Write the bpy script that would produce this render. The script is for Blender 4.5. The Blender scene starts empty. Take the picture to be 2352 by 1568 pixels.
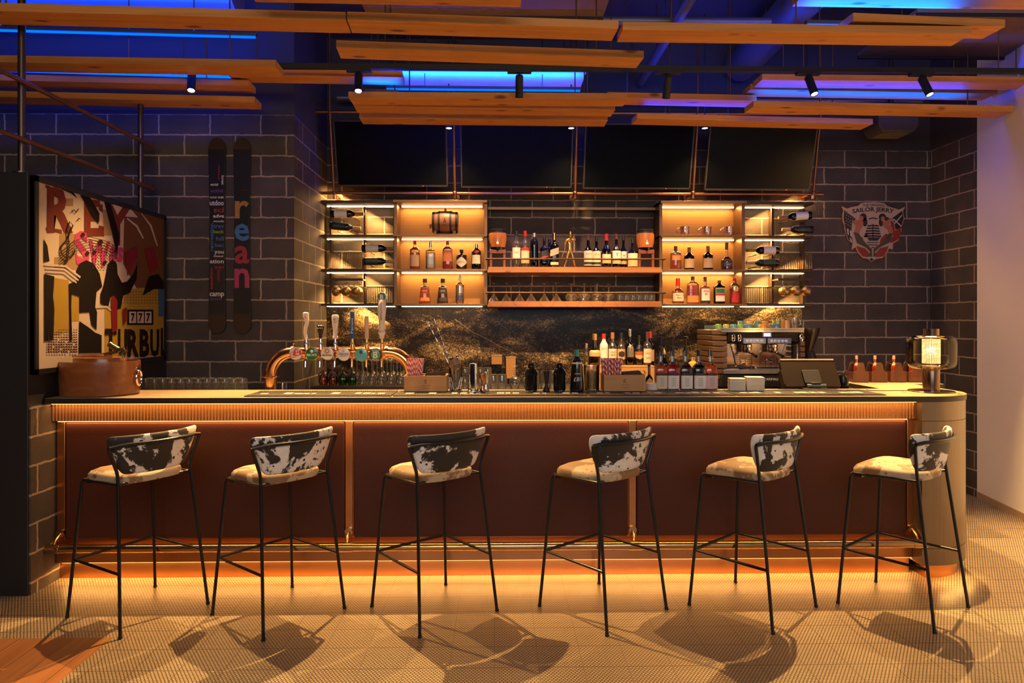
import bpy, bmesh, math, random
from mathutils import Vector, Matrix
C = bpy.context.scene.collection
SC = bpy.context.scene
R = random.Random(7)
PI = math.pi

# ---------------------------------------------------------------- camera
F, PSI, H = 1600.0, math.radians(1.1), 1.555
cs, sn = math.cos(PSI), math.sin(PSI)
cam_d = bpy.data.cameras.new('camera')
cam_d.sensor_width = 36.0
cam_d.lens = F / 2352 * 36.0
cam_d.shift_y = -49 / 2352
cam_d.clip_start = 0.05
cam = bpy.data.objects.new('camera', cam_d)
cam.location = (0, 0, H)
cam.rotation_euler = (PI / 2, 0, -PSI)
C.objects.link(cam)
SC.camera = cam
SC.view_settings.view_transform = 'Standard'
SC.view_settings.look = 'None'
SC.view_settings.exposure = 0.22
SC.view_settings.gamma = 1.0
SC.view_settings.use_curve_mapping = False

# ---------------------------------------------------------------- world
w = bpy.data.worlds.new('world')
SC.world = w
w.use_nodes = True
w.node_tree.nodes['Background'].inputs[0].default_value = (0.30, 0.30, 0.42, 1)
w.node_tree.nodes['Background'].inputs[1].default_value = 0.02

WARM = (1.0, 0.50, 0.13)
WARM2 = (1.0, 0.51, 0.125)
SPOTC = (1.0, 0.56, 0.18)
BLUE = (0.0, 0.045, 1.0)


def area(name, loc, sx, sy, power, col, rot=(0, 0, 0), spread=None, parent=None):
    l = bpy.data.lights.new(name, 'AREA')
    l.shape = 'RECTANGLE'
    l.size, l.size_y, l.energy, l.color = sx, sy, power, col
    if spread: l.spread = spread
    o = bpy.data.objects.new(name, l)
    o.location = loc
    o.rotation_euler = rot
    if parent: o.parent = parent
    C.objects.link(o)
    return o


# assumed cool daylight, an added area light unseen behind the camera, no windows built
area('assumed_daylight_fill', (0.6, -3.4, 2.75), 5.5, 1.6, 88, (0.78, 0.88, 1.0), (math.radians(78), 0, 0))
# added warm fill, unseen behind the camera, softly brightens the whole bar
area('added_warm_fill', (0.0, -2.2, 3.7), 5.0, 0.8, 85, (1.0, 0.60, 0.28), (math.radians(52), 0, 0))

# ---------------------------------------------------------------- pixel helpers (2352 x 1568 frame)
def at(px, py, y):                      # world point on the plane Y = y
    xc = (px - 1176) / F
    t = y / (cs - xc * sn)
    return Vector((t * (xc * cs + sn), y, H + t * (735 - py) / F))


def atz(px, py, z):                     # world point on the plane Z = z
    t = (z - H) * F / (735 - py)
    xc = (px - 1176) / F
    return Vector((t * (xc * cs + sn), t * (cs - xc * sn), z))


# ---------------------------------------------------------------- mesh builder
class MB:
    def __init__(s):
        s.v, s.f, s.m = [], [], []
        s.cur = 0

    def add(s, vs, fs, M=None):
        b = len(s.v)
        for p in vs:
            p = Vector(p)
            s.v.append(M @ p if M else p)
        for q in fs:
            s.f.append([b + i for i in q])
            s.m.append(s.cur)
        return s

    def box(s, x0, x1, y0, y1, z0, z1, M=None):
        vs = [(x, y, z) for z in (z0, z1) for y in (y0, y1) for x in (x0, x1)]
        return s.add(vs, [(0, 2, 3, 1), (4, 5, 7, 6), (0, 1, 5, 4), (2, 6, 7, 3), (0, 4, 6, 2), (1, 3, 7, 5)], M)

    def quad(s, a, b, c, d):
        return s.add([a, b, c, d], [(0, 1, 2, 3)])

    def lathe(s, prof, c=(0, 0, 0), n=20, sy=1.0, p=2.0, M=None, cap=True):
        vs, fs = [], []
        for r, z in prof:
            for i in range(n):
                a = 2 * PI * (i + .5) / n
                x, y = math.cos(a), math.sin(a)
                if p != 2.0:
                    k = (abs(x) ** p + abs(y) ** p) ** (-1 / p)
                    x, y = x * k, y * k
                vs.append((c[0] + r * x, c[1] + r * y * sy, c[2] + z))
        m = len(prof)
        for j in range(m - 1):
            for i in range(n):
                k = (i + 1) % n
                fs.append((j * n + i, j * n + k, (j + 1) * n + k, (j + 1) * n + i))
        if cap:
            if prof[0][0] > 1e-5: fs.append(tuple(reversed(range(n))))
            if prof[-1][0] > 1e-5: fs.append(tuple(range((m - 1) * n, m * n)))
        return s.add(vs, fs, M)

    def tube(s, pts, r, n=10, closed=False, M=None, cap=True):
        pts = [Vector(p) for p in pts]
        rs = r if isinstance(r, (list, tuple)) else [r] * len(pts)
        m = len(pts)
        vs, fs = [], []
        up = None
        for j, p in enumerate(pts):
            a = pts[(j - 1) % m] if (closed or j > 0) else p
            b = pts[(j + 1) % m] if (closed or j < m - 1) else p
            d = (b - a)
            if d.length < 1e-9: d = Vector((0, 0, 1))
            d.normalize()
            if up is None:
                up = Vector((0, 0, 1)) if abs(d.z) < .9 else Vector((1, 0, 0))
            x = d.cross(up)
            if x.length < 1e-6: x = d.orthogonal()
            x.normalize()
            y = x.cross(d).normalized()
            up = y
            for i in range(n):
                t = 2 * PI * i / n
                vs.append(p + (x * math.cos(t) + y * math.sin(t)) * rs[j])
        for j in range(m if closed else m - 1):
            q = (j + 1) % m
            for i in range(n):
                k = (i + 1) % n
                fs.append((j * n + i, q * n + i, q * n + k, j * n + k))
        if cap and not closed:
            fs.append(tuple(range(n)))
            fs.append(tuple(reversed(range((m - 1) * n, m * n))))
        return s.add(vs, fs, M)

    def prism(s, poly, d0, d1, ax='y', M=None):
        """poly of 2D points extruded between d0 and d1 along ax"""
        n = len(poly)
        def P(a, b, d):
            return {'y': (a, d, b), 'z': (a, b, d), 'x': (d, a, b)}[ax]
        vs = [P(a, b, d0) for a, b in poly] + [P(a, b, d1) for a, b in poly]
        fs = [tuple(range(n)), tuple(reversed(range(n, 2 * n)))]
        for i in range(n):
            k = (i + 1) % n
            fs.append((i, n + i, n + k, k))
        return s.add(vs, fs, M)

    def sphere(s, c, r, n=12, sx=1, sy=1, sz=1, M=None):
        m = max(6, n // 2 + 1)
        prof = [(max(1e-4, math.sin(PI * j / m)), -math.cos(PI * j / m)) for j in range(m + 1)]
        vs, fs = [], []
        for rr, z in prof:
            for i in range(n):
                a = 2 * PI * i / n
                vs.append((c[0] + r * sx * rr * math.cos(a), c[1] + r * sy * rr * math.sin(a), c[2] + r * sz * z))
        for j in range(m):
            for i in range(n):
                k = (i + 1) % n
                fs.append((j * n + i, j * n + k, (j + 1) * n + k, (j + 1) * n + i))
        return s.add(vs, fs, M)


def arc(cx, cy, r, a0, a1, n=8):
    return [(cx + r * math.cos(math.radians(a0 + (a1 - a0) * i / n)), cy + r * math.sin(math.radians(a0 + (a1 - a0) * i / n))) for i in range(n + 1)]


def rrect(x0, x1, y0, y1, r, n=5):
    return arc(x1 - r, y1 - r, r, 0, 90, n) + arc(x0 + r, y1 - r, r, 90, 180, n) + arc(x0 + r, y0 + r, r, 180, 270, n) + arc(x1 - r, y0 + r, r, 270, 360, n)


def obj(name, mb, mat, parent=None, smooth=0.6, bev=0.0, sub=0, loc=None, kind=None, fix=True):
    me = bpy.data.meshes.new(name)
    me.from_pydata([tuple(p) for p in mb.v], [], mb.f)
    if fix:
        bm = bmesh.new(); bm.from_mesh(me)
        bmesh.ops.recalc_face_normals(bm, faces=bm.faces)
        bm.to_mesh(me); bm.free()
    mats = mat if isinstance(mat, list) else [mat]
    for m in mats: me.materials.append(m)
    if len(mats) > 1:
        me.polygons.foreach_set('material_index', mb.m)
    if smooth:
        me.polygons.foreach_set('use_smooth', [True] * len(me.polygons))
        me.set_sharp_from_angle(angle=smooth)
    o = bpy.data.objects.new(name, me)
    C.objects.link(o)
    if parent: o.parent = parent
    if loc: o.location = loc
    if bev:
        b = o.modifiers.new('bevel', 'BEVEL'); b.width = bev; b.segments = 2; b.limit_method = 'ANGLE'
    if sub:
        b = o.modifiers.new('sub', 'SUBSURF'); b.levels = sub; b.render_levels = sub
    if kind: o['kind'] = kind
    return o


def thing(name, label, cat, loc=(0, 0, 0), rz=0.0, group=None):
    o = bpy.data.objects.new(name, None)
    o.empty_display_size = 0.1
    C.objects.link(o)
    o.location = loc
    o.rotation_euler = (0, 0, rz)
    return tag(o, label, cat, group)


def tag(o, label, cat, group=None):
    o['label'] = label; o['category'] = cat
    if group: o['group'] = group
    return o


def dup(root, loc, rz=None, label=None, group=None):
    r = root.copy(); C.objects.link(r); r.location = loc
    if rz is not None: r.rotation_euler = (0, 0, rz)
    if label: r['label'] = label
    if group: r['group'] = group
    for ch in list(root.children):
        c = ch.copy(); C.objects.link(c); c.parent = r
        for g in list(ch.children):
            d = g.copy(); C.objects.link(d); d.parent = c
    return r


def struct(name, mb, mat, **k):
    return obj(name, mb, mat, kind='structure', **k)


ORD = ['first', 'second', 'third', 'fourth', 'fifth', 'sixth', 'seventh', 'eighth', 'ninth', 'tenth', 'eleventh', 'twelfth', 'thirteenth', 'fourteenth', 'fifteenth',
       'sixteenth', 'seventeenth', 'eighteenth', 'nineteenth', 'twentieth', 'twenty-first', 'twenty-second', 'twenty-third', 'twenty-fourth']

_font = {}
def text_mb(mb, s, h, cx=0, cz=0, y=0.0, w=None, M=None, bend=None, rot=0.0, wrap=None, bold=0.0):
    """add flat lettering (facing -y) of cap height h centred on (cx, cz); wrap = radius of a cylinder it lies on; bend = arch radius"""
    if (s, bold) not in _font:
        cu = bpy.data.curves.new('lettering', 'FONT'); cu.body = s; cu.resolution_u = 2; cu.size = 1.0; cu.offset = bold
        o = bpy.data.objects.new('lettering', cu); C.objects.link(o)
        dg = bpy.context.evaluated_depsgraph_get()
        me = bpy.data.meshes.new_from_object(o.evaluated_get(dg))
        vs = [v.co.copy() for v in me.vertices]; fs = [tuple(p.vertices) for p in me.polygons]
        bpy.data.objects.remove(o); bpy.data.curves.remove(cu); bpy.data.meshes.remove(me)
        _font[(s, bold)] = (vs, fs)
    vs, fs = _font[(s, bold)]
    if not vs: return mb
    x0, x1 = min(v.x for v in vs), max(v.x for v in vs)
    k = h / 0.7
    kx = (w / (x1 - x0)) if w else k
    out = []
    cr, sr = math.cos(rot), math.sin(rot)
    for v in vs:
        x, z = (v.x - (x0 + x1) / 2) * kx, (v.y - 0.35) * k
        if bend:
            a = x / bend
            x, z = (bend + z) * math.sin(a), (bend + z) * math.cos(a) - bend
        x, z = x * cr - z * sr, x * sr + z * cr
        x += cx; z += cz
        if wrap:
            a = x / wrap
            out.append((wrap * math.sin(a), -wrap * math.cos(a) + y, z))
        else:
            out.append((x, y, z))
    return mb.add(out, fs, M)


# ---------------------------------------------------------------- materials
MATS = {}
def new_mat(name):
    m = bpy.data.materials.new(name); m.use_nodes = True
    nt = m.node_tree
    b = nt.nodes['Principled BSDF']
    return m, nt, b


def N(nt, t, **k):
    n = nt.nodes.new(t)
    for a, v in k.items():
        if a.startswith('i_'):
            n.inputs[int(a[2:]) if a[2:].isdigit() else a[2:].replace('_', ' ')].default_value = v
        else:
            setattr(n, a, v)
    return n


def c4(c): return (c[0], c[1], c[2], 1)


def flat(name, col, rough=0.5, metal=0.0, spec=0.5, emit=None, es=0.0, coat=0.0):
    if name in MATS: return MATS[name]
    m, nt, b = new_mat(name)
    b.inputs['Base Color'].default_value = c4(col)
    b.inputs['Roughness'].default_value = rough
    b.inputs['Metallic'].default_value = metal
    b.inputs['Specular IOR Level'].default_value = spec
    if coat: b.inputs['Coat Weight'].default_value = coat
    if emit:
        b.inputs['Emission Color'].default_value = c4(emit); b.inputs['Emission Strength'].default_value = es
    MATS[name] = m
    return m


def noisy(name, c1, c2, scale=20, rough=0.5, metal=0.0, bump=0.0, stretch=(1, 1, 1), detail=4, lo=.35, hi=.65, rv=0.0, spec=0.5, bscale=None, rotz=0):
    if name in MATS: return MATS[name]
    m, nt, b = new_mat(name)
    tc = N(nt, 'ShaderNodeTexCoord'); mp = N(nt, 'ShaderNodeMapping')
    mp.inputs['Scale'].default_value = stretch; mp.inputs['Rotation'].default_value = (0, 0, rotz)
    nt.links.new(tc.outputs['Object'], mp.inputs[0])
    n = N(nt, 'ShaderNodeTexNoise'); n.inputs['Scale'].default_value = scale; n.inputs['Detail'].default_value = detail
    nt.links.new(mp.outputs[0], n.inputs[0])
    r = N(nt, 'ShaderNodeValToRGB')
    r.color_ramp.elements[0].position = lo; r.color_ramp.elements[1].position = hi
    r.color_ramp.elements[0].color = c4(c1); r.color_ramp.elements[1].color = c4(c2)
    nt.links.new(n.outputs[0], r.inputs[0]); nt.links.new(r.outputs[0], b.inputs['Base Color'])
    b.inputs['Roughness'].default_value = rough; b.inputs['Metallic'].default_value = metal
    b.inputs['Specular IOR Level'].default_value = spec
    if rv:
        q = N(nt, 'ShaderNodeMapRange'); q.inputs[3].default_value = rough - rv; q.inputs[4].default_value = rough + rv
        nt.links.new(n.outputs[0], q.inputs[0]); nt.links.new(q.outputs[0], b.inputs['Roughness'])
    if bump:
        bp = N(nt, 'ShaderNodeBump'); bp.inputs['Strength'].default_value = bump; bp.inputs['Distance'].default_value = 0.01
        if bscale:
            n2 = N(nt, 'ShaderNodeTexNoise'); n2.inputs['Scale'].default_value = bscale
            nt.links.new(mp.outputs[0], n2.inputs[0]); nt.links.new(n2.outputs[0], bp.inputs['Height'])
        else:
            nt.links.new(n.outputs[0], bp.inputs['Height'])
        nt.links.new(bp.outputs[0], b.inputs['Normal'])
    MATS[name] = m
    return m


def glassy(name, col, gloss=0.06, ior=1.45, extra=0.0, body=None, bodyf=0.0, edge=0.0):
    """thin clear or tinted glass: what lies behind shows through the tint, the surface mirrors by fresnel"""
    if name in MATS: return MATS[name]
    m = bpy.data.materials.new(name); m.use_nodes = True
    nt = m.node_tree; nt.nodes.clear()
    out = N(nt, 'ShaderNodeOutputMaterial')
    tr = N(nt, 'ShaderNodeBsdfTransparent'); tr.inputs[0].default_value = c4(col)
    gl = N(nt, 'ShaderNodeBsdfGlossy'); gl.inputs['Roughness'].default_value = gloss
    fr = N(nt, 'ShaderNodeFresnel'); fr.inputs[0].default_value = ior
    fac = fr.outputs[0]
    if extra:
        ad = N(nt, 'ShaderNodeMath', operation='ADD'); ad.inputs[1].default_value = extra
        nt.links.new(fac, ad.inputs[0]); fac = ad.outputs[0]
    base = tr.outputs[0]
    if edge:                            # pale haze painted in at grazing angles, imitating bright glass edges
        lw = N(nt, 'ShaderNodeLayerWeight'); lw.inputs[0].default_value = .35
        pw = N(nt, 'ShaderNodeMath', operation='POWER'); pw.inputs[1].default_value = 2.2; nt.links.new(lw.outputs['Facing'], pw.inputs[0])
        mu = N(nt, 'ShaderNodeMath', operation='MULTIPLY_ADD'); mu.inputs[1].default_value = edge; mu.inputs[2].default_value = .025; nt.links.new(pw.outputs[0], mu.inputs[0])
        df0 = N(nt, 'ShaderNodeBsdfDiffuse'); df0.inputs[0].default_value = (.85, .84, .82, 1)
        tl0 = N(nt, 'ShaderNodeBsdfTranslucent'); tl0.inputs[0].default_value = (.85, .84, .82, 1)
        md = N(nt, 'ShaderNodeMixShader'); nt.links.new(df0.outputs[0], md.inputs[1]); nt.links.new(tl0.outputs[0], md.inputs[2])
        me_ = N(nt, 'ShaderNodeMixShader'); nt.links.new(mu.outputs[0], me_.inputs[0]); nt.links.new(base, me_.inputs[1]); nt.links.new(md.outputs[0], me_.inputs[2]); base = me_.outputs[0]
    if body:
        df = N(nt, 'ShaderNodeBsdfTranslucent'); df.inputs[0].default_value = c4(body)
        mx0 = N(nt, 'ShaderNodeMixShader'); mx0.inputs[0].default_value = bodyf
        nt.links.new(tr.outputs[0], mx0.inputs[1]); nt.links.new(df.outputs[0], mx0.inputs[2]); base = mx0.outputs[0]
    mx = N(nt, 'ShaderNodeMixShader')
    nt.links.new(fac, mx.inputs[0]); nt.links.new(base, mx.inputs[1]); nt.links.new(gl.outputs[0], mx.inputs[2])
    nt.links.new(mx.outputs[0], out.inputs[0])
    MATS[name] = m
    return m


def emis(name, col, s):
    if name in MATS: return MATS[name]
    m = bpy.data.materials.new(name); m.use_nodes = True
    nt = m.node_tree; nt.nodes.clear()
    out = N(nt, 'ShaderNodeOutputMaterial'); e = N(nt, 'ShaderNodeEmission')
    e.inputs[0].default_value = c4(col); e.inputs[1].default_value = s
    nt.links.new(e.outputs[0], out.inputs[0])
    MATS[name] = m
    return m


def brick_mat(name, axis):
    """painted blockwork in running bond; axis 'x' for walls facing the room, 'y' for the side walls"""
    m, nt, b = new_mat(name)
    g = N(nt, 'ShaderNodeNewGeometry'); sp = N(nt, 'ShaderNodeSeparateXYZ')
    nt.links.new(g.outputs['Position'], sp.inputs[0])
    au = N(nt, 'ShaderNodeMath', operation='ADD'); au.inputs[1].default_value = 20.13 if axis == 'x' else 20.05
    nt.links.new(sp.outputs[0 if axis == 'x' else 1], au.inputs[0])
    az = N(nt, 'ShaderNodeMath', operation='ADD'); az.inputs[1].default_value = 1.65 - 1.552 + 3.3
    nt.links.new(sp.outputs[2], az.inputs[0])
    # a little waviness of the joints
    nz = N(nt, 'ShaderNodeTexNoise'); nz.inputs['Scale'].default_value = 22; nz.inputs['Detail'].default_value = 5
    nt.links.new(g.outputs['Position'], nz.inputs[0])
    wv = N(nt, 'ShaderNodeMath', operation='MULTIPLY_ADD'); wv.inputs[1].default_value = 0.016; wv.inputs[2].default_value = -0.008
    nt.links.new(nz.outputs[0], wv.inputs[0])
    a2 = N(nt, 'ShaderNodeMath', operation='ADD'); nt.links.new(az.outputs[0], a2.inputs[0]); nt.links.new(wv.outputs[0], a2.inputs[1])
    a3 = N(nt, 'ShaderNodeMath', operation='ADD'); nt.links.new(au.outputs[0], a3.inputs[0]); nt.links.new(wv.outputs[0], a3.inputs[1])
    cb = N(nt, 'ShaderNodeCombineXYZ')
    nt.links.new(a3.outputs[0], cb.inputs[0]); nt.links.new(a2.outputs[0], cb.inputs[1])
    br = N(nt, 'ShaderNodeTexBrick')
    br.offset = 0.5; br.squash = 1.0
    br.inputs['Scale'].default_value = 1.0
    br.inputs['Brick Width'].default_value = 0.405; br.inputs['Row Height'].default_value = 0.165
    br.inputs['Mortar Size'].default_value = 0.0075; br.inputs['Mortar Smooth'].default_value = 0.35; br.inputs['Bias'].default_value = -0.2
    br.inputs['Color1'].default_value = (0.066, 0.052, 0.046, 1); br.inputs['Color2'].default_value = (0.042, 0.034, 0.031, 1)
    br.inputs['Mortar'].default_value = (0.30, 0.235, 0.18, 1)
    nt.links.new(cb.outputs[0], br.inputs[0])
    n3 = N(nt, 'ShaderNodeTexNoise'); n3.inputs['Scale'].default_value = 3.5; n3.inputs['Detail'].default_value = 6
    nt.links.new(g.outputs['Position'], n3.inputs[0])
    mr = N(nt, 'ShaderNodeMapRange'); mr.inputs[1].default_value = .3; mr.inputs[2].default_value = .7; mr.inputs[3].default_value = .75; mr.inputs[4].default_value = 1.25
    nt.links.new(n3.outputs[0], mr.inputs[0])
    ml = N(nt, 'ShaderNodeVectorMath', operation='SCALE'); nt.links.new(br.outputs[0], ml.inputs[0]); nt.links.new(mr.outputs[0], ml.inputs['Scale'])
    nt.links.new(ml.outputs[0], b.inputs['Base Color'])
    b.inputs['Roughness'].default_value = 0.7; b.inputs['Specular IOR Level'].default_value = 0.35
    n4 = N(nt, 'ShaderNodeTexNoise'); n4.inputs['Scale'].default_value = 90; n4.inputs['Detail'].default_value = 4
    nt.links.new(g.outputs['Position'], n4.inputs[0])
    hm = N(nt, 'ShaderNodeMath', operation='MULTIPLY_ADD'); hm.inputs[1].default_value = 0.5
    nt.links.new(br.outputs['Fac'], hm.inputs[0]); nt.links.new(n4.outputs[0], hm.inputs[2])
    bp = N(nt, 'ShaderNodeBump'); bp.inputs['Strength'].default_value = 0.55; bp.inputs['Distance'].default_value = 0.006
    nt.links.new(hm.outputs[0], bp.inputs['Height']); nt.links.new(bp.outputs[0], b.inputs['Normal'])
    return m


def math_chain(nt, op, a, b=None, c=None):
    n = N(nt, 'ShaderNodeMath', operation=op)
    for i, x in enumerate((a, b, c)):
        if x is None: continue
        if isinstance(x, (int, float)): n.inputs[i].default_value = x
        else: nt.links.new(x, n.inputs[i])
    return n.outputs[0]


def tile_mat():
    """floor tiles printed like a woven cord mat: rows of short pale stitches, offset row by row, on dark brown"""
    m, nt, b = new_mat('woven_floor_tile')
    g = N(nt, 'ShaderNodeNewGeometry'); sp = N(nt, 'ShaderNodeSeparateXYZ'); nt.links.new(g.outputs['Position'], sp.inputs[0])
    X = math_chain(nt, 'ADD', sp.outputs[0], 40.0); Y = math_chain(nt, 'ADD', sp.outputs[1], 40.05)
    px, py = 0.0167, 0.0125
    row = math_chain(nt, 'FLOOR', math_chain(nt, 'DIVIDE', Y, py))
    odd = math_chain(nt, 'MODULO', row, 2.0)
    u = math_chain(nt, 'FRACT', math_chain(nt, 'ADD', math_chain(nt, 'DIVIDE', X, px), math_chain(nt, 'MULTIPLY', odd, .5)))
    v = math_chain(nt, 'FRACT', math_chain(nt, 'DIVIDE', Y, py))
    du = math_chain(nt, 'DIVIDE', math_chain(nt, 'SUBTRACT', u, .5), .42); dv = math_chain(nt, 'DIVIDE', math_chain(nt, 'SUBTRACT', v, .5), .40)
    d = math_chain(nt, 'ADD', math_chain(nt, 'MULTIPLY', du, du), math_chain(nt, 'MULTIPLY', dv, dv))
    mr = N(nt, 'ShaderNodeMapRange'); mr.interpolation_type = 'SMOOTHSTEP'
    mr.inputs[1].default_value = 1.15; mr.inputs[2].default_value = .55; mr.inputs[3].default_value = 0; mr.inputs[4].default_value = 1
    nt.links.new(d, mr.inputs[0])
    n = N(nt, 'ShaderNodeTexNoise'); n.inputs['Scale'].default_value = 2.2; n.inputs['Detail'].default_value = 5; nt.links.new(g.outputs['Position'], n.inputs[0])
    pale = N(nt, 'ShaderNodeMix', data_type='RGBA'); pale.inputs[6].default_value = (.42, .34, .23, 1); pale.inputs[7].default_value = (.54, .44, .30, 1)
    nt.links.new(n.outputs[0], pale.inputs[0])
    mx = N(nt, 'ShaderNodeMix', data_type='RGBA'); mx.inputs[6].default_value = (.070, .043, .026, 1)
    nt.links.new(mr.outputs[0], mx.inputs[0]); nt.links.new(pale.outputs[2], mx.inputs[7])
    # 20 cm tile joints
    jx = math_chain(nt, 'ABSOLUTE', math_chain(nt, 'SUBTRACT', math_chain(nt, 'FRACT', math_chain(nt, 'DIVIDE', math_chain(nt, 'ADD', X, .02), .2)), .5))
    jy = math_chain(nt, 'ABSOLUTE', math_chain(nt, 'SUBTRACT', math_chain(nt, 'FRACT', math_chain(nt, 'DIVIDE', math_chain(nt, 'ADD', Y, .03), .2)), .5))
    j = math_chain(nt, 'GREATER_THAN', math_chain(nt, 'MAXIMUM', jx, jy), .4915)
    mj = N(nt, 'ShaderNodeMix', data_type='RGBA'); mj.inputs[7].default_value = (.13, .10, .075, 1)
    nt.links.new(j, mj.inputs[0]); nt.links.new(mx.outputs[2], mj.inputs[6]); nt.links.new(mj.outputs[2], b.inputs['Base Color'])
    b.inputs['Roughness'].default_value = .34; b.inputs['Specular IOR Level'].default_value = .42
    bp = N(nt, 'ShaderNodeBump'); bp.inputs['Strength'].default_value = .25; bp.inputs['Distance'].default_value = .002
    nt.links.new(math_chain(nt, 'SUBTRACT', mr.outputs[0], j), bp.inputs['Height']); nt.links.new(bp.outputs[0], b.inputs['Normal'])
    return m


def wood(name, c1, c2, c3=None, rough=.45, ax='x', scale=1.0, knots=True, spec=.4):
    """pine or oak grain running along ax, with darker knots"""
    if name in MATS: return MATS[name]
    m, nt, b = new_mat(name)
    tc = N(nt, 'ShaderNodeTexCoord'); oi = N(nt, 'ShaderNodeObjectInfo')
    av = N(nt, 'ShaderNodeVectorMath', operation='ADD')
    sc = N(nt, 'ShaderNodeVectorMath', operation='SCALE'); sc.inputs[0].default_value = (13, 7, 5)
    nt.links.new(oi.outputs['Random'], sc.inputs['Scale'])
    nt.links.new(tc.outputs['Object'], av.inputs[0]); nt.links.new(sc.outputs[0], av.inputs[1])
    mp = N(nt, 'ShaderNodeMapping'); k = {'x': (1.2, 26, 26), 'y': (26, 1.2, 26), 'z': (26, 26, 1.2)}[ax]
    mp.inputs['Scale'].default_value = tuple(q * scale for q in k)
    nt.links.new(av.outputs[0], mp.inputs[0])
    n = N(nt, 'ShaderNodeTexNoise'); n.inputs['Scale'].default_value = 1.0; n.inputs['Detail'].default_value = 6; n.inputs['Distortion'].default_value = .8
    nt.links.new(mp.outputs[0], n.inputs[0])
    r = N(nt, 'ShaderNodeValToRGB'); r.color_ramp.elements[0].position = .3; r.color_ramp.elements[1].position = .7
    r.color_ramp.elements[0].color = c4(c1); r.color_ramp.elements[1].color = c4(c2)
    nt.links.new(n.outputs[0], r.inputs[0]); col = r.outputs[0]
    if knots:
        m2 = N(nt, 'ShaderNodeMapping'); k2 = {'x': (3.0, 8, 8), 'y': (8, 3.0, 8), 'z': (8, 8, 3.0)}[ax]
        m2.inputs['Scale'].default_value = tuple(q * scale for q in k2); nt.links.new(av.outputs[0], m2.inputs[0])
        vo = N(nt, 'ShaderNodeTexVoronoi'); vo.inputs['Scale'].default_value = 1.0; vo.inputs['Randomness'].default_value = 1.0
        nt.links.new(m2.outputs[0], vo.inputs[0])
        mr = N(nt, 'ShaderNodeMapRange'); mr.interpolation_type = 'SMOOTHSTEP'
        mr.inputs[1].default_value = .07; mr.inputs[2].default_value = .19; mr.inputs[3].default_value = .85; mr.inputs[4].default_value = 0
        nt.links.new(vo.outputs[0], mr.inputs[0])
        mx = N(nt, 'ShaderNodeMix', data_type='RGBA'); mx.inputs[7].default_value = c4(c3 or [q * .3 for q in c1])
        nt.links.new(mr.outputs[0], mx.inputs[0]); nt.links.new(col, mx.inputs[6]); col = mx.outputs[2]
    nt.links.new(col, b.inputs['Base Color'])
    b.inputs['Roughness'].default_value = rough; b.inputs['Specular IOR Level'].default_value = spec
    MATS[name] = m
    return m


def cowhide(name, dark, light, scale, cut):
    m, nt, b = new_mat(name)
    tc = N(nt, 'ShaderNodeTexCoord'); oi = N(nt, 'ShaderNodeObjectInfo')
    sc = N(nt, 'ShaderNodeVectorMath', operation='SCALE'); sc.inputs[0].default_value = (31, 17, 23); nt.links.new(oi.outputs['Random'], sc.inputs['Scale'])
    av = N(nt, 'ShaderNodeVectorMath', operation='ADD'); nt.links.new(tc.outputs['Object'], av.inputs[0]); nt.links.new(sc.outputs[0], av.inputs[1])
    n = N(nt, 'ShaderNodeTexNoise'); n.inputs['Scale'].default_value = scale; n.inputs['Detail'].default_value = 7; n.inputs['Roughness'].default_value = .62; n.inputs['Distortion'].default_value = .5
    nt.links.new(av.outputs[0], n.inputs[0])
    vo = N(nt, 'ShaderNodeTexVoronoi'); vo.inputs['Scale'].default_value = 24; nt.links.new(av.outputs[0], vo.inputs[0])
    n2 = N(nt, 'ShaderNodeTexNoise'); n2.inputs['Scale'].default_value = 5; nt.links.new(av.outputs[0], n2.inputs[0])
    big = N(nt, 'ShaderNodeMapRange'); big.inputs[1].default_value = cut - .012; big.inputs[2].default_value = cut + .012; nt.links.new(n.outputs[0], big.inputs[0])
    dd = math_chain(nt, 'ADD', vo.outputs[0], math_chain(nt, 'MULTIPLY', n2.outputs[0], .5))
    sp = N(nt, 'ShaderNodeMapRange'); sp.inputs[1].default_value = .40; sp.inputs[2].default_value = .47; nt.links.new(dd, sp.inputs[0])
    f = math_chain(nt, 'MULTIPLY', big.outputs[0], sp.outputs[0])
    fur = N(nt, 'ShaderNodeTexNoise'); fur.inputs['Scale'].default_value = 60; fur.inputs['Detail'].default_value = 6; nt.links.new(av.outputs[0], fur.inputs[0])
    lv = N(nt, 'ShaderNodeMix', data_type='RGBA'); lv.inputs[6].default_value = c4([q * .72 for q in light]); lv.inputs[7].default_value = c4(light)
    nt.links.new(fur.outputs[0], lv.inputs[0])
    mx = N(nt, 'ShaderNodeMix', data_type='RGBA'); mx.inputs[6].default_value = c4(dark); nt.links.new(f, mx.inputs[0]); nt.links.new(lv.outputs[2], mx.inputs[7])
    nt.links.new(mx.outputs[2], b.inputs['Base Color'])
    b.inputs['Roughness'].default_value = .62; b.inputs['Sheen Weight'].default_value = .1
    return m


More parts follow.
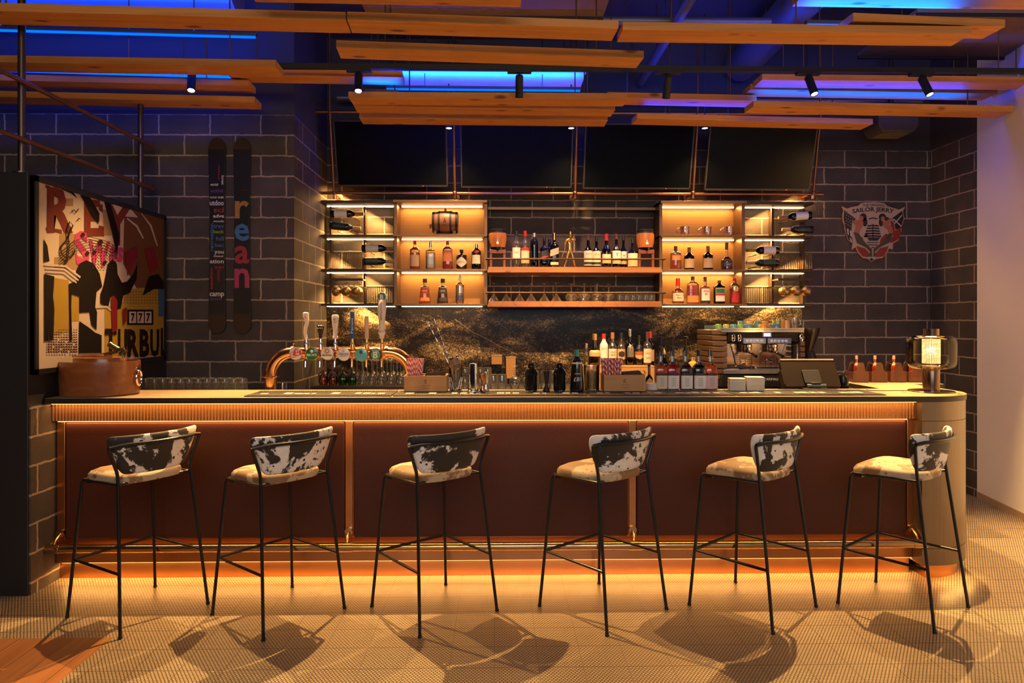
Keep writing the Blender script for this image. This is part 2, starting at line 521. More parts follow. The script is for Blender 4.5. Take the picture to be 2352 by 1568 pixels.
brickx, bricky = brick_mat('blockwork_facing', 'x'), brick_mat('blockwork_side', 'y')
tile = tile_mat()
oak = wood('oak_floor_board', (.20, .09, .032), (.34, .165, .065), rough=.4, ax='y', knots=False)
pine = wood('knotty_pine', (.50, .20, .045), (.66, .30, .08), (.10, .03, .008), rough=.5)
shelfpine = wood('oiled_pine', (.27, .105, .028), (.38, .16, .048), (.14, .05, .018), rough=.4, scale=1.5)
dark_paint = flat('dark_plaster', (.030, .028, .032), .8)
black = flat('black_lacquer', (.012, .012, .013), .35)
matte_black = flat('matt_black', (.010, .010, .011), .6)
copper = noisy('brushed_copper', (.62, .28, .115), (.66, .31, .135), 2, .28, 1.0)
bronze = noisy('brushed_bronze', (.20, .165, .135), (.23, .19, .155), 3, .36, .9, stretch=(50, 50, 1))
dark_bronze = flat('dark_bronze', (.16, .085, .045), .42, .85)
steel = flat('polished_steel', (.68, .68, .70), .14, 1.0)
chrome = flat('chrome', (.80, .80, .82), .06, 1.0)
leather = noisy('brown_leather', (.055, .0115, .0045), (.070, .0155, .006), 260, .52, 0, bump=.12, spec=.35)
brass = flat('brushed_brass', (.58, .38, .20), .24, 1.0)
white_paint = flat('white_plaster', (.84, .80, .78), .8)
top_mat = noisy('pale_laminate_top', (.34, .25, .15), (.42, .31, .19), 30, .30, spec=.5)
blk_edge = flat('black_edge_band', (.016, .014, .013), .45)
clear = glassy('clear_glass', (.95, .95, .93), .12, 1.5, .06, edge=.6)
# ================================================================ room shell
def wall2(name, face, x0, x1, y0, y1, ztop=3.2, zc=4.25, mat=None):
    m = MB(); m.box(x0, x1, y0, y1, 0, ztop); m.cur = 1; m.box(x0, x1, y0, y1, ztop, zc)
    return struct(name, m, [mat, dark_paint], smooth=0)


m = MB(); m.box(-1.89, 6, -4, 7.2, -.1, 0); m.box(-6, -1.89, 3.45, 7.2, -.1, 0); struct('floor', m, tile, smooth=0)
m = MB(); m.box(-6, -1.89, -4, 3.45, -.1, 0)
oak2 = wood('oak_plank_floor', (.23, .085, .028), (.36, .15, .055), rough=.38, ax='y', knots=False)
nt = oak2.node_tree; b = nt.nodes['Principled BSDF']; old = b.inputs['Base Color'].links[0].from_socket
g = N(nt, 'ShaderNodeNewGeometry'); sp = N(nt, 'ShaderNodeSeparateXYZ'); nt.links.new(g.outputs['Position'], sp.inputs[0])
q = math_chain(nt, 'ABSOLUTE', math_chain(nt, 'SUBTRACT', math_chain(nt, 'FRACT', math_chain(nt, 'DIVIDE', math_chain(nt, 'ADD', sp.outputs[0], 20.02), .13)), .5))
jj = math_chain(nt, 'GREATER_THAN', q, .488)
mx = N(nt, 'ShaderNodeMix', data_type='RGBA'); mx.inputs[7].default_value = (.05, .02, .008, 1)
nt.links.new(jj, mx.inputs[0]); nt.links.new(old, mx.inputs[6]); nt.links.new(mx.outputs[2], b.inputs['Base Color'])
struct('floor_oak', m, oak2, smooth=0)
m = MB(); m.box(-6, 6, -4, 7.2, 4.25, 4.35); struct('ceiling', m, dark_paint, smooth=0)
wall2('wall_left', 'x', -6, -1.64, 5.62, 5.74, mat=brickx)
wall2('wall_recess', 'y', -1.76, -1.64, 5.74, 6.82, mat=bricky)
wall2('wall_back', 'x', -1.64, 4.32, 6.70, 6.82, mat=brickx)
wall2('wall_right', 'y', 4.20, 4.32, 6.03, 6.82, mat=bricky)
m = MB(); m.prism([(4.195, 6.03), (4.06, 5.2), (3.95, 2.0), (3.95, -1), (4.3, -1), (4.4, 6.03)], 0, 4.25, 'z'); struct('wall_entrance', m, white_paint, smooth=0)
m = MB(); m.prism([(4.190, 6.029), (4.053, 5.2), (3.943, 2.0), (3.943, 1.0), (3.96, 1.0), (4.06, 5.2), (4.2, 6.029)], 0, .055, 'z'); struct('baseboard_entrance', m, flat('oak_trim', (.40, .28, .17), .5), smooth=0)
m = MB(); m.box(-2.84, -2.655, 3.98, 5.62, 0, 2.39); struct('wall_partition', m, flat('dark_panel', (.014, .013, .014), .55), smooth=0, bev=.004)
m = MB(); m.box(-2.655, -2.645, 3.99, 4.26, 0, 1.066); struct('wall_pier', m, bricky, smooth=0)

# ================================================================ bar counter
FX0, FX1 = -2.644, 2.53
bar = thing('bar_counter', 'long copper and brown leather bar front with rounded bronze end', 'bar counter', (0, 4.2, 0))
def bp(name, mb, mat, **k):                      # bar parts are written in world coordinates
    return obj(name, mb, mat, parent=k.pop('parent', bar), loc=(0, -4.2, 0), **k)


m = MB(); m.box(FX0, FX1, 4.30, 4.48, 0, 1.066); bp('carcass', m, dark_bronze)
fascia = noisy('streaked_copper', (.62, .27, .10), (.70, .33, .14), 3, .25, .84, stretch=(1, 60, 60))
nt = fascia.node_tree; b = nt.nodes['Principled BSDF']
g = N(nt, 'ShaderNodeNewGeometry'); sp = N(nt, 'ShaderNodeSeparateXYZ'); nt.links.new(g.outputs['Position'], sp.inputs[0])
rb = math_chain(nt, 'SINE', math_chain(nt, 'MULTIPLY', sp.outputs[0], 2 * PI / .019))  # ribs shaped in to imitate LED light streaks on smooth copper
bpn = N(nt, 'ShaderNodeBump'); bpn.inputs['Strength'].default_value = .95; bpn.inputs['Distance'].default_value = .0022
nt.links.new(rb, bpn.inputs['Height']); nt.links.new(bpn.outputs[0], b.inputs['Normal'])
m = MB(); m.box(FX0, at(2098, 940, 4.17).x, 4.17, 4.30, .957, 1.062); bp('fascia', m, fascia, bev=.002)
m = MB(); m.box(at(2098, 940, 4.17).x, FX1, 4.172, 4.30, .957, 1.062); bp('fascia_end', m, copper, bev=.002)
m = MB(); m.box(FX0, FX1, 4.225, 4.30, .25, .957); bp('backing', m, copper)
for a, b_ in ((150, 791), (812, 1443), (1463, 2082)):
    xa, xb = at(a, 1100, 4.195).x, at(b_, 1100, 4.195).x
    m = MB(); m.prism(rrect(xa, xb, .25, .948, .012), 4.195, 4.226, 'y')
    bp('leather_panel', m, leather, bev=.008)
for a, b_ in ((131, 149), (793, 810), (1445, 1461), (2084, 2104)):
    xa, xb = at(a, 1100, 4.205).x, at(b_, 1100, 4.205).x
    m = MB(); m.box(xa, xb, 4.205, 4.24, .25, .955); bp('pilaster', m, copper, bev=.002)
m = MB(); m.box(FX0, FX1, 4.21, 4.30, .105, .25); bp('lower_rail', m, copper, bev=.003)
m = MB(); m.box(FX0, FX1, 4.25, 4.32, 0, .105); bp('kick_board', m, copper)
# LED strips that the bar carries, each an opal profile with its own light
led = emis('led_opal_amber', (1.0, .52, .15), 3.0)
def strip(parent, name, x0, x1, y, z, wd, power, col=WARM, vis=led, off=(0, -4.2, 0), rot=(0, 0, 0)):
    m = MB(); m.box(x0, x1, y - wd / 2, y + wd / 2, z, z + .004); obj(name, m, vis, parent=parent, loc=off)
    area(name + '_light', ((x0 + x1) / 2 + off[0], y + off[1], z - .002 + off[2]), x1 - x0, wd, power, col, rot, parent=parent)


strip(bar, 'upper_led_strip', FX0 + .02, FX1 - .02, 4.145, 1.061, .012, 9)
strip(bar, 'panel_led_strip', FX0 + .03, at(2082, 960, 4.19).x, 4.186, .9515, .008, 5)
strip(bar, 'kick_led_strip', FX0 + .03, FX1, 4.228, .1005, .012, 17, WARM2)

# rounded bronze end block
def dshape(inset=0.0, y1=5.5):
    e = inset
    return [(2.53 + e, 4.115 + e), (2.62, 4.115 + e)] + [(2.62 + (.33 - e) * math.sin(t), 4.445 - (.33 - e) * math.cos(t)) for t in [PI / 2 * i / 16 for i in range(1, 17)]] + [(2.95 - e, y1), (2.53 + e, y1)]
m = MB(); m.prism(dshape(), .192, .949, 'z'); bp('end_column', m, bronze)
m = MB(); m.prism(dshape(), .953, 1.066, 'z'); bp('column_collar', m, bronze)
m = MB(); m.prism(dshape(), .088, .188, 'z'); bp('column_foot', m, bronze)
m = MB(); m.prism(dshape(.004), .18, .96, 'z'); bp('column_core', m, dark_bronze)
m = MB(); m.prism(dshape(.045), 0, .09, 'z'); bp('column_plinth', m, copper)
area('plinth_light', (2.73, -.10, .086), .35, .02, 0.9, WARM2, (0, 0, .5), parent=bar)

# foot rail
fr = thing('foot_rail', 'long brushed brass foot rail on brackets along the bar front', 'foot rail', (0, 4.125, .217))
m = MB(); m.tube([(FX0 + .02, 0, 0), (FX1 - .02, 0, 0)], .0245, 18); obj('rail_tube', m, brass, fr)
for px in (140, 801.5, 1453, 2094):
    x = at(px, 1250, 4.2).x
    m = MB(); m.tube([(x - .04, 0, 0), (x + .04, 0, 0)], .028, 18); m.tube([(x, 0, .012), (x, .03, .045), (x, .078, .07)], .010, 10)
    m.tube([(x, .066, .07), (x, .079, .07)], .024, 16)
    obj('bracket', m, brass, fr)

# counter top
ct = thing('countertop', 'long pale bar top with black edge and rounded end', 'countertop', (0, 4.3, 1.067))
outl = [(FX0, 4.11), (2.62, 4.11)] + [(2.62 + .335 * math.sin(t), 4.445 - .335 * math.cos(t)) for t in [PI / 2 * i / 18 for i in range(1, 19)]] + [(2.955, 4.9), (3.17, 4.9), (3.17, 5.5), (2.54, 5.5), (2.54, 4.585), (FX0, 4.585)]
m = MB(); m.prism(outl, 1.067, 1.0985, 'z'); obj('slab', m, blk_edge, ct, loc=(0, -4.3, -1.067), fix=True)
ins = [(x - (.003 if 2.9 < x < 3 else 0), y + (.003 if y < 4.2 else 0)) for x, y in outl]
m = MB(); m.prism(ins, 1.0985, 1.10, 'z'); obj('top_surface', m, top_mat, ct, loc=(0, -4.3, -1.067))

# benches behind the bar
sb = thing('service_bench', 'dark steel work bench behind the long bar top', 'work bench', (0, 4.9, 0))
m = MB(); m.box(FX0, 2.5, -.28, .25, .97, 1.0); obj('bench_top', m, flat('bench_steel', (.22, .2, .18), .3, .9), sb)
m = MB(); m.box(FX0, 2.5, -.27, .23, .0, .97); obj('body', m, matte_black, sb)
kb = thing('back_counter', 'dark stone back counter under the shelves', 'counter', (0, 6.3, 0))
stone = noisy('dark_stone_top', (.05, .045, .04), (.10, .09, .08), 60, .2)
m = MB(); m.box(-1.635, 3.1, -.37, .372, .915, .95); obj('stone_top', m, stone, kb, bev=.004)
m = MB(); m.box(-1.635, 3.1, -.33, .39, 0, .915); obj('body', m, matte_black, kb)

# granite splashback between back counter and shelves
def granite():
    m, nt, b = new_mat('gold_granite')
    g = N(nt, 'ShaderNodeNewGeometry')
    mp = N(nt, 'ShaderNodeMapping'); mp.inputs['Rotation'].default_value = (0, .35, 0); mp.inputs['Scale'].default_value = (1.1, 1, 2.6); nt.links.new(g.outputs['Position'], mp.inputs[0])
    n1 = N(nt, 'ShaderNodeTexNoise'); n1.inputs['Scale'].default_value = 1.7; n1.inputs['Detail'].default_value = 8; n1.inputs['Roughness'].default_value = .7; n1.inputs['Distortion'].default_value = .6; nt.links.new(mp.outputs[0], n1.inputs[0])
    n2 = N(nt, 'ShaderNodeTexNoise'); n2.inputs['Scale'].default_value = 85; n2.inputs['Detail'].default_value = 5; n2.inputs['Roughness'].default_value = .8; nt.links.new(g.outputs['Position'], n2.inputs[0])
    s = math_chain(nt, 'ADD', math_chain(nt, 'MULTIPLY', n1.outputs[0], .80), math_chain(nt, 'MULTIPLY', n2.outputs[0], .70))
    r = N(nt, 'ShaderNodeValToRGB'); e = r.color_ramp.elements
    e[0].position = .72; e[0].color = (.012, .010, .010, 1); e[1].position = .96; e[1].color = (.62, .50, .30, 1)
    x = e.new(.80); x.color = (.07, .048, .03, 1); x = e.new(.87); x.color = (.28, .19, .09, 1)
    nt.links.new(s, r.inputs[0]); nt.links.new(r.outputs[0], b.inputs['Base Color'])
    b.inputs['Roughness'].default_value = .25; b.inputs['Specular IOR Level'].default_value = .2
    return m
m = MB(); m.box(-1.635, 2.93, 6.6755, 6.698, .951, 1.69); sbk = obj('granite_splashback', m, granite(), smooth=0); tag(sbk, 'gold and black speckled granite splashback under the shelves', 'splashback')
vp = [(1046, 733), (1066, 748), (1088, 764), (1104, 771), (1132, 786), (1158, 800), (1188, 814)]
m = MB(); m.tube([at(px, py, 6.675) for px, py in vp], .0016, 6); obj('stone_vein', m, flat('vein_white', (.42, .38, .33), .4), sbk)

# ================================================================ bar stools
hide_back = cowhide('cowhide_black_white', (.016, .013, .012), (.82, .81, .80), 6.0, .505)
hide_seat = cowhide('cowhide_warm_lit', (.20, .115, .05), (.50, .40, .27), 3.4, .49)  # cream and brown tone has the warm light on the seats painted in
blk_steel = flat('black_steel_tube', (.014, .016, .019), .30, .3)
st = thing('bar_stool', '', 'bar stool')
m = MB()
def seat_ring(k, z):
    out = []
    for i in range(40):
        a = 2 * PI * i / 40; x, y = math.cos(a), math.sin(a)
        q = (abs(x) ** 3.4 + abs(y) ** 3.4) ** (-1 / 3.4); x, y = x * q * k, y * q * k
        wd = .198 + .006 * y
        out.append((x * wd, y * .192 + .028, z - .035 * max(0, y - .55) ** 1.3 * 1.6))
    return out
rings = [(.90, .722), (.985, .724), (1.0, .738), (.99, .754), (.93, .768), (.75, .778), (.4, .782), (.05, .783)]
vs = [p for k, z in rings for p in seat_ring(k, z)]
fs = [tuple(reversed(range(40)))] + [(j * 40 + i, j * 40 + (i + 1) % 40, (j + 1) * 40 + (i + 1) % 40, (j + 1) * 40 + i) for j in range(len(rings) - 1) for i in range(40)] + [tuple(range((len(rings) - 1) * 40, len(rings) * 40))]
m.add(vs, fs); obj('seat', m, hide_seat, st, smooth=1.2)
# backrest: curved padded shell, wider at the top, its wings turning forward
def back_pt(u, v, o):
    wd = .178 + .085 * v
    ang = u * 1.0
    x = wd * math.sin(ang) / math.sin(1.0)
    y = -.176 - .03 * v + (1 - math.cos(ang)) * (.14 + .06 * v)
    nx, ny = math.sin(ang) * .8, -math.cos(ang)
    return (x + nx * o, y + ny * o, .772 + .205 * v)
m = MB(); NU, NS = 26, 16
vs, fs = [], []
for i in range(NU + 1):
    u = -1 + 2 * i / NU
    e = (1 - max(0, (abs(u) - .80) / .20) ** 2.2) if abs(u) < 1 else 0.0
    e = max(e, .02)
    for j in range(NS):
        a = 2 * PI * j / NS
        ca, sa = math.cos(a), math.sin(a)
        v = .5 + .5 * (abs(ca) ** .45) * (1 if ca >= 0 else -1) * (e ** .35 if ca < 0 else e ** .2)
        o = .019 * (abs(sa) ** .7) * (1 if sa >= 0 else -1) * e ** .5
        vs.append(back_pt(u, v, o))
for i in range(NU):
    for j in range(NS):
        k = (j + 1) % NS
        fs.append((i * NS + j, i * NS + k, (i + 1) * NS + k, (i + 1) * NS + j))
fs += [tuple(range(NS)), tuple(reversed(range(NU * NS, NU * NS + NS)))]
m.add(vs, fs); obj('backrest', m, hide_back, st, smooth=1.5, sub=1)
for sx in (-1, 1):
    m = MB(); m.tube([(sx * .243, .24, .0), (sx * .193, .192, .695), (sx * .190, .188, .712), (sx * .184, .180, .720)], [.0085] * 4, 10)
    l = obj('leg', m, blk_steel, st); m = MB(); m.tube([(sx * .243, .24, .0), (sx * .2425, .2395, .012)], .0105, 10); obj('foot_cap', m, black, l)
    m = MB(); m.tube([(sx * .243, -.24, 0), (sx * .200, -.148, .735), (sx * .199, -.143, .77), (sx * .204, -.143, .795), (sx * .248, -.153, .912), (sx * .250, -.156, .925)], .0085, 10)
    l = obj('leg', m, blk_steel, st); m = MB(); m.tube([(sx * .243, -.24, .0), (sx * .2425, -.2395, .012)], .0105, 10); obj('foot_cap', m, black, l)
pts = [back_pt(u, .79, .031) for u in [-.98 + 1.96 * i / 20 for i in range(21)]]
pts = [(-.250, -.156, .925)] + pts[3:-3] + [(.250, -.156, .925)]
m = MB(); m.tube(pts, .0095, 10); obj('back_rail', m, blk_steel, st)
m = MB(); m.tube([(-.200, -.146, .730), (-.190, .175, .718), (-.175, .190, .716), (.175, .190, .716), (.190, .175, .718), (.200, -.146, .730)], .0075, 10)
m.tube([(-.199, -.13, .727), (.199, -.13, .727)], .0075, 10); m.box(-.18, .18, .14, .18, .70, .718)
obj('seat_frame', m, blk_steel, st)
m = MB(); m.tube([(-.2255, -.203, .30), (-.222, .205, .302), (-.218, .216, .302), (-.205, .2215, .302)], .0075, 10)
m.tube([(.2255, -.203, .30), (.222, .205, .302), (.218, .216, .302), (.205, .2215, .302)], .0075, 10)
m.box(-.212, .212, .212, .234, .298, .306)
obj('footrest', m, blk_steel, st)
st_lab = ['cowhide bar stool at the end of the bar beside the dark partition', 'cowhide bar stool second from the dark partition', 'cowhide bar stool third from the dark partition, left of the bar centre',
          'cowhide bar stool right of the bar centre, third from the bronze column', 'cowhide bar stool next to the one standing by the bronze column', 'cowhide bar stool in front of the rounded bronze column']
for i, (x, y, a) in enumerate([(-1.924, 3.768, 58.5), (-1.171, 3.741, 50.5), (-.348, 3.761, 39), (.563, 3.759, 40.4), (1.381, 3.764, 41.5), (2.203, 3.758, 39)]):
    r = st if i == 0 else dup(st, (0, 0, 0))
    r.location = (x, y, 0); r.rotation_euler = (0, 0, math.radians(a)); r['label'] = st_lab[i]; r['group'] = 'bar stools along the bar'

# ================================================================ hanging pine boards
ZB, BW, BT = 3.20, .18, .045
FOOT = []                                # (corner, direction, length, width, z) of every plank
def clear_at(p, z):
    for a, u, L, wd, zz in FOOT:
        if zz <= z + .001: continue
        q = p - a; s_, t_ = q.x * u.x + q.y * u.y, -q.x * u.y + q.y * u.x
        if -.03 < s_ < L + .03 and -.03 < t_ < wd + .03: return False
    return True
def spots(a, u, L, off, z, want, other=()):
    out = []
    for h in want:
        for k in range(60):
            hh = h + (k + 1) // 2 * .0125 * (1 if k % 2 else -1)
            if .02 < hh < .98 and clear_at(a + u * (hh * L) + Vector((-u.y, u.x, 0)) * off, z): out.append(hh); break
    return out
def board(l, r_, label, z=ZB, hang=(.15, .85), bt=BT):
    a, b_ = atz(l[0], l[1], z), atz(r_[0], r_[1], z)
    d = (b_ - a); L = d.length; ang = math.atan2(d.y, d.x)
    t = thing('wooden_plank', label, 'ceiling plank', a, ang, 'knotty pine planks hung under the ceiling')
    m = MB(); m.box(0, L, 0, BW, 0, bt); obj('board', m, pine, t, smooth=0, bev=.002)
    for h in spots(a, d.normalized(), L, BW / 2, z, hang):
        m = MB(); m.tube([(L * h, BW / 2, bt), (L * h, BW / 2, 4.25 - z)], .005, 8); m.tube([(L * h, BW / 2, bt), (L * h, BW / 2, bt + .012)], .014, 10)
        obj('hanger_rod', m, dark_bronze, t)
    return t
BOARDS = [
    ((-160, 21), (794, 46), 'long topmost pine plank over the artwork, ending at the middle group'),
    ((797, 45), (1421, 65), 'pine plank with a big oval knot in the top middle row'),
    ((1430, 68), (2232, 78), 'long pine plank top right, just under the blue-lit one'),
    ((772, 109), (1479, 133), 'knotty pine plank over the track lights in the middle, second row down'),
    ((560, -33), (1200, -20), 'pine plank cut off by the top edge of the picture'),
    ((-160, 140), (633, 153), 'pine plank over the artwork, first below the topmost one'),
    ((-160, 181), (571, 197), 'pine plank just behind the first black spotlight'),
    ((-160, 219), (585, 235), 'lowest of the pine planks over the artwork'),
    ((800, 224), (1441, 227.5), 'pine plank behind the centre spotlight, topmost of the three over the TVs'),
    ((812, 243), (1413, 253), 'middle one of the three close pine planks over the TVs'),
    ((825, 271), (1396, 277), 'lowest of the three close pine planks over the TVs'),
    ((1731, 244), (2329, 256), 'lower pine plank between the last two spotlights and the sailor sign'),
    ((1463, 272), (2005, 285), 'pine plank right above the rightmost TV'),
]
ALLB = [(l, r_, lb, 3.285 if 'behind the first black' in lb else ZB) for l, r_, lb in BOARDS]
ALLB += [((1960, 47), (2309, 62), 'pine plank end sticking out behind the top right plank', 3.262),
         ((1850, -17), (2480, -8), 'blue-lit pine plank in the top right corner', 3.44),
         ((520, 170), (924, 177), 'pine plank with a blue-lit end beside the second spotlight', 3.34),
         ((1395, 224), (1738, 231), 'pine plank with blue underside behind the fourth spotlight', 3.32),
         ((1750, 183), (2460, 190), 'bright blue-lit pine plank running towards the white wall', 3.38),
         ((1724, 205), (2292, 215), 'shorter blue-lit pine plank behind the two spotlights by the white wall', 3.38)]
BATS = [
    (lambda: batten((-150, 64), (590, 84), 3.55, 'blue LED batten over the artwork, behind the topmost plank', 40, wd=.006), (-150, 64), (590, 84), 3.55),
    (lambda: batten((-150, 155), (560, 176), 3.42, 'bright blue LED batten between two planks by the first spotlight', 32), (-150, 155), (560, 176), 3.42),
    (lambda: batten((885, 203), (1335, 207), 3.49, 'blue LED batten over the middle of the bar behind the track', 45, wd=.008, down=.02), (885, 203), (1335, 207), 3.49),
    (lambda: batten((1740, 243), (2215, 252), 3.268, 'blue LED batten lying above the lower plank by the white wall', 22), (1740, 243), (2290, 254), 3.268),
    (lambda: batten((1850, 56), (2180, 62), 3.325, 'blue LED batten lying behind the top right plank', 40), (1850, 56), (2180, 62), 3.325),
    (lambda: batten((1480, 268), (1720, 273), 3.262, 'blue LED batten over the fourth TV', 14), (1480, 268), (1720, 273), 3.262),
    (lambda: batten((838, 212), (915, 214), 3.262, 'short blue LED batten by the second spotlight', 5), (838, 212), (915, 214), 3.262),
]
for f_, l, r_, z in BATS:
    a, b_ = atz(l[0], l[1], z), atz(r_[0], r_[1], z); u = (b_ - a).normalized(); FOOT.append((a - Vector((-u.y, u.x, 0)) * .02, u, (b_ - a).length, .04, z))
for l, r_, lb, z in ALLB:
    a, b_ = atz(l[0], l[1], z), atz(r_[0], r_[1], z); FOOT.append((a, (b_ - a).normalized(), (b_ - a).length, BW, z))
for l, r_, lb, z in ALLB: board(l, r_, lb, z)

# ================================================================ track and spotlights
YT = 4.95
ZT = 3.33
tr = thing('lighting_track', 'long black ceiling track carrying six black spotlights', 'lighting track', (0, YT, ZT))
m = MB(); m.box(-3.2, 4.1, -.02, .02, 0, .035); obj('track_rail', m, matte_black, tr)
for x in (-2.6, -.9, .8, 2.3, 3.6):
    m = MB(); m.tube([(x, 0, .035), (x, 0, 4.25 - ZT)], .004, 6); obj('suspension_wire', m, dark_bronze, tr)
spot_lab = ['black spotlight over the artwork, first on the track', 'second black spotlight, by the end of a blue-lit plank', 'black spotlight at the middle of the track',
            'fourth black spotlight, alone over the bar', 'tilted black spotlight, fifth along the track', 'last black spotlight on the track near the white wall']
lens = emis('spot_lens', (1.0, .86, .62), 14.0)
tilts = [(.0, -.12), (0, -.06), (0, 0), (0, 0), (.0, -.15), (0, -.20)]
for i, px in enumerate((441, 824, 1193, 1535, 1856, 2116)):
    x = at(px, 215, YT).x
    t = thing('track_spotlight', spot_lab[i], 'spotlight', (x, YT, ZT), 0, 'spotlights on the ceiling track')
    m = MB(); m.box(-.085, .085, -.022, .022, -.02, 0); obj('track_adapter', m, matte_black, t)
    m = MB(); m.tube([(-.0, 0, -.02), (-.0, 0, -.05)], .008, 8); obj('swivel_stem', m, matte_black, t)
    tx = tilts[i][1]
    tl = math.radians((-20, -22, 24, 26, -21, -21)[i])
    M = Matrix.Translation((0, 0, -.03)) @ Matrix.Rotation(tx, 4, 'Y') @ Matrix.Rotation(tl, 4, 'X')
    m = MB(); m.lathe([(.022, -.152), (.028, -.158), (.028, -.01), (.02, 0), (.001, .001)], n=20, M=M); m.lathe([(.028, -.158), (.0245, -.158), (.023, -.15)], n=20, M=M, cap=False)
    obj('lamp_body', m, matte_black, t)
    m = MB(); m.lathe([(.022, -.153), (.001, -.1535)], n=20, M=M, cap=False); obj('lens', m, lens, t)
    l = bpy.data.lights.new('spot_beam', 'SPOT'); l.energy = (390, 680, 310, 300, 680, 700)[i]; l.color = SPOTC; l.spot_size = math.radians(72); l.spot_blend = .55; l.shadow_soft_size = .012
    o = bpy.data.objects.new('spot_beam', l); C.objects.link(o); o.parent = t
    p = M @ Vector((0, 0, -.168)); o.location = p
    o.rotation_euler = (tl, tx, 0)

# ================================================================ blue LED battens among the planks
blue_tube = emis('blue_led_tube', (.0, .035, 1.0), 6.0)
def batten(l, r_, z, label, power, wd=.014, down=.10):
    a, b_ = atz(l[0], l[1], z), atz(r_[0], r_[1], z)
    d = b_ - a; L = d.length; ang = math.atan2(d.y, d.x)
    t = thing('blue_led_batten', label, 'LED batten', a, ang, 'blue LED battens above the planks')
    m = MB(); m.box(0, L, -.02, .02, .0, .02); obj('housing', m, flat('batten_housing', (.05, .05, .06), .5), t)
    m = MB(); m.box(.01, L - .01, -wd, wd, -.012, 0); obj('diffuser', m, blue_tube, t)
    for h in spots(a, d.normalized(), L, 0, z, (.2, .8)):
        m = MB(); m.tube([(L * h, 0, .02), (L * h, 0, 4.25 - z)], .004, 6); obj('hanger_wire', m, dark_bronze, t)
    area('batten_light', (L / 2, 0, -.014), L, .034, power * down, BLUE, parent=t)
    area('batten_uplight', (L / 2, 0, .024), L, .034, power * .75, BLUE, (PI, 0, 0), parent=t)
    return t
for f_, a, b_, z in BATS: f_()
# ================================================================ bottles and glasses: shared builders
SC.cycles.transparent_max_bounces = 24
SC.cycles.max_bounces = 8
cap_black = flat('cap_black', (.015, .014, .014), .35)
cap_red = flat('cap_red', (.45, .02, .015), .35)
cap_gold = flat('cap_gold', (.75, .48, .18), .25, .9)
cap_silver = flat('cap_silver', (.6, .58, .56), .25, .9)
cap_wood = flat('cap_wood', (.30, .13, .05), .5)
cap_brown = flat('cap_brown', (.10, .035, .02), .4)
paper = flat('label_cream', (.66, .56, .42), .6)
paper_w = flat('label_white', (.74, .70, .66), .6)
paper_t = flat('label_tan', (.50, .33, .17), .6)
paper_r = flat('label_red', (.50, .025, .02), .5)
paper_k = flat('label_black', (.02, .02, .022), .5)
paper_b = flat('label_navy', (.03, .05, .14), .5)
paper_g = flat('label_green', (.03, .16, .06), .5)
paper_o = flat('label_orange', (.65, .22, .06), .5)
ink = flat('ink_dark', (.03, .025, .022), .6)
ink_w = flat('ink_white', (.75, .73, .70), .6)
ink_r = flat('ink_red', (.50, .03, .03), .6)
ink_gold = flat('ink_gold', (.62, .42, .15), .4, .5)
L_clear = glassy('liquid_clear', (.90, .90, .86), .05, 1.33)
L_amber = glassy('liquid_amber', (.80, .30, .045), .05, 1.33, body=(.95, .36, .06), bodyf=.45)
L_whisky = glassy('liquid_whisky', (.42, .11, .02), .05, 1.33, body=(.35, .08, .015), bodyf=.2)
L_dark = glassy('liquid_dark', (.06, .018, .010), .05, 1.33)
L_red = glassy('liquid_red', (.80, .07, .025), .05, 1.33, body=(1.0, .08, .04), bodyf=.55)
L_orange = glassy('liquid_orange', (.95, .38, .10), .05, 1.33, body=(1.0, .40, .08), bodyf=.6)
L_pink = glassy('liquid_pink', (.95, .30, .16), .05, 1.33, body=(.9, .22, .1), bodyf=.35)
L_gold = glassy('liquid_gold', (.95, .72, .30), .05, 1.33, body=(.9, .6, .2), bodyf=.2)
L_blue = glassy('liquid_blue', (.02, .05, .32), .05, 1.33)
G_clear = clear
G_green = glassy('glass_green', (.06, .30, .07), .04, 1.5, .03)
G_dark = glassy('glass_dark', (.05, .045, .035), .04, 1.5, .03)
G_brown = glassy('glass_brown', (.16, .05, .015), .04, 1.5, .03)
G_frost = flat('glass_frosted', (.72, .68, .64), .35, 0, .5)
G_black = flat('glass_black', (.012, .011, .012), .12, 0, .6)


def bprof(Rr, Hh, zs=.60, zn=.76, rn=.32, rb=.95, bulge=1.0, taper=1.0):
    out = [(Rr * rb * .97, 0), (Rr * rb, Hh * .012), (Rr * (rb if taper == 1 else rb), Hh * .03)]
    for i in range(5):
        z = .05 + (zs - .05) * i / 4
        k = (taper + (1 - taper) * (1 - i / 4)) if taper < 1 else 1.0
        out.append((Rr * k * bulge, Hh * z))
    r1 = out[-1][0]
    for i in range(1, 8):
        t = i / 7
        s = t * t * (3 - 2 * t)
        out.append((r1 + (Rr * rn - r1) * s, Hh * (zs + (zn - zs) * t)))
    out.append((Rr * rn, Hh * .985)); out.append((Rr * rn * .98, Hh * .99))
    return out


def ringpt(a, r, p, sy):
    x, y = math.cos(a), math.sin(a)
    if p != 2.0:
        k = (abs(x) ** p + abs(y) ** p) ** (-1 / p); x, y = x * k, y * k
    return r * x, r * y * sy


def r_at(prof, z):
    for (r0, z0), (r1, z1) in zip(prof, prof[1:]):
        if z0 <= z <= z1 and z1 > z0: return r0 + (r1 - r0) * (z - z0) / (z1 - z0)
    return prof[-1][0]


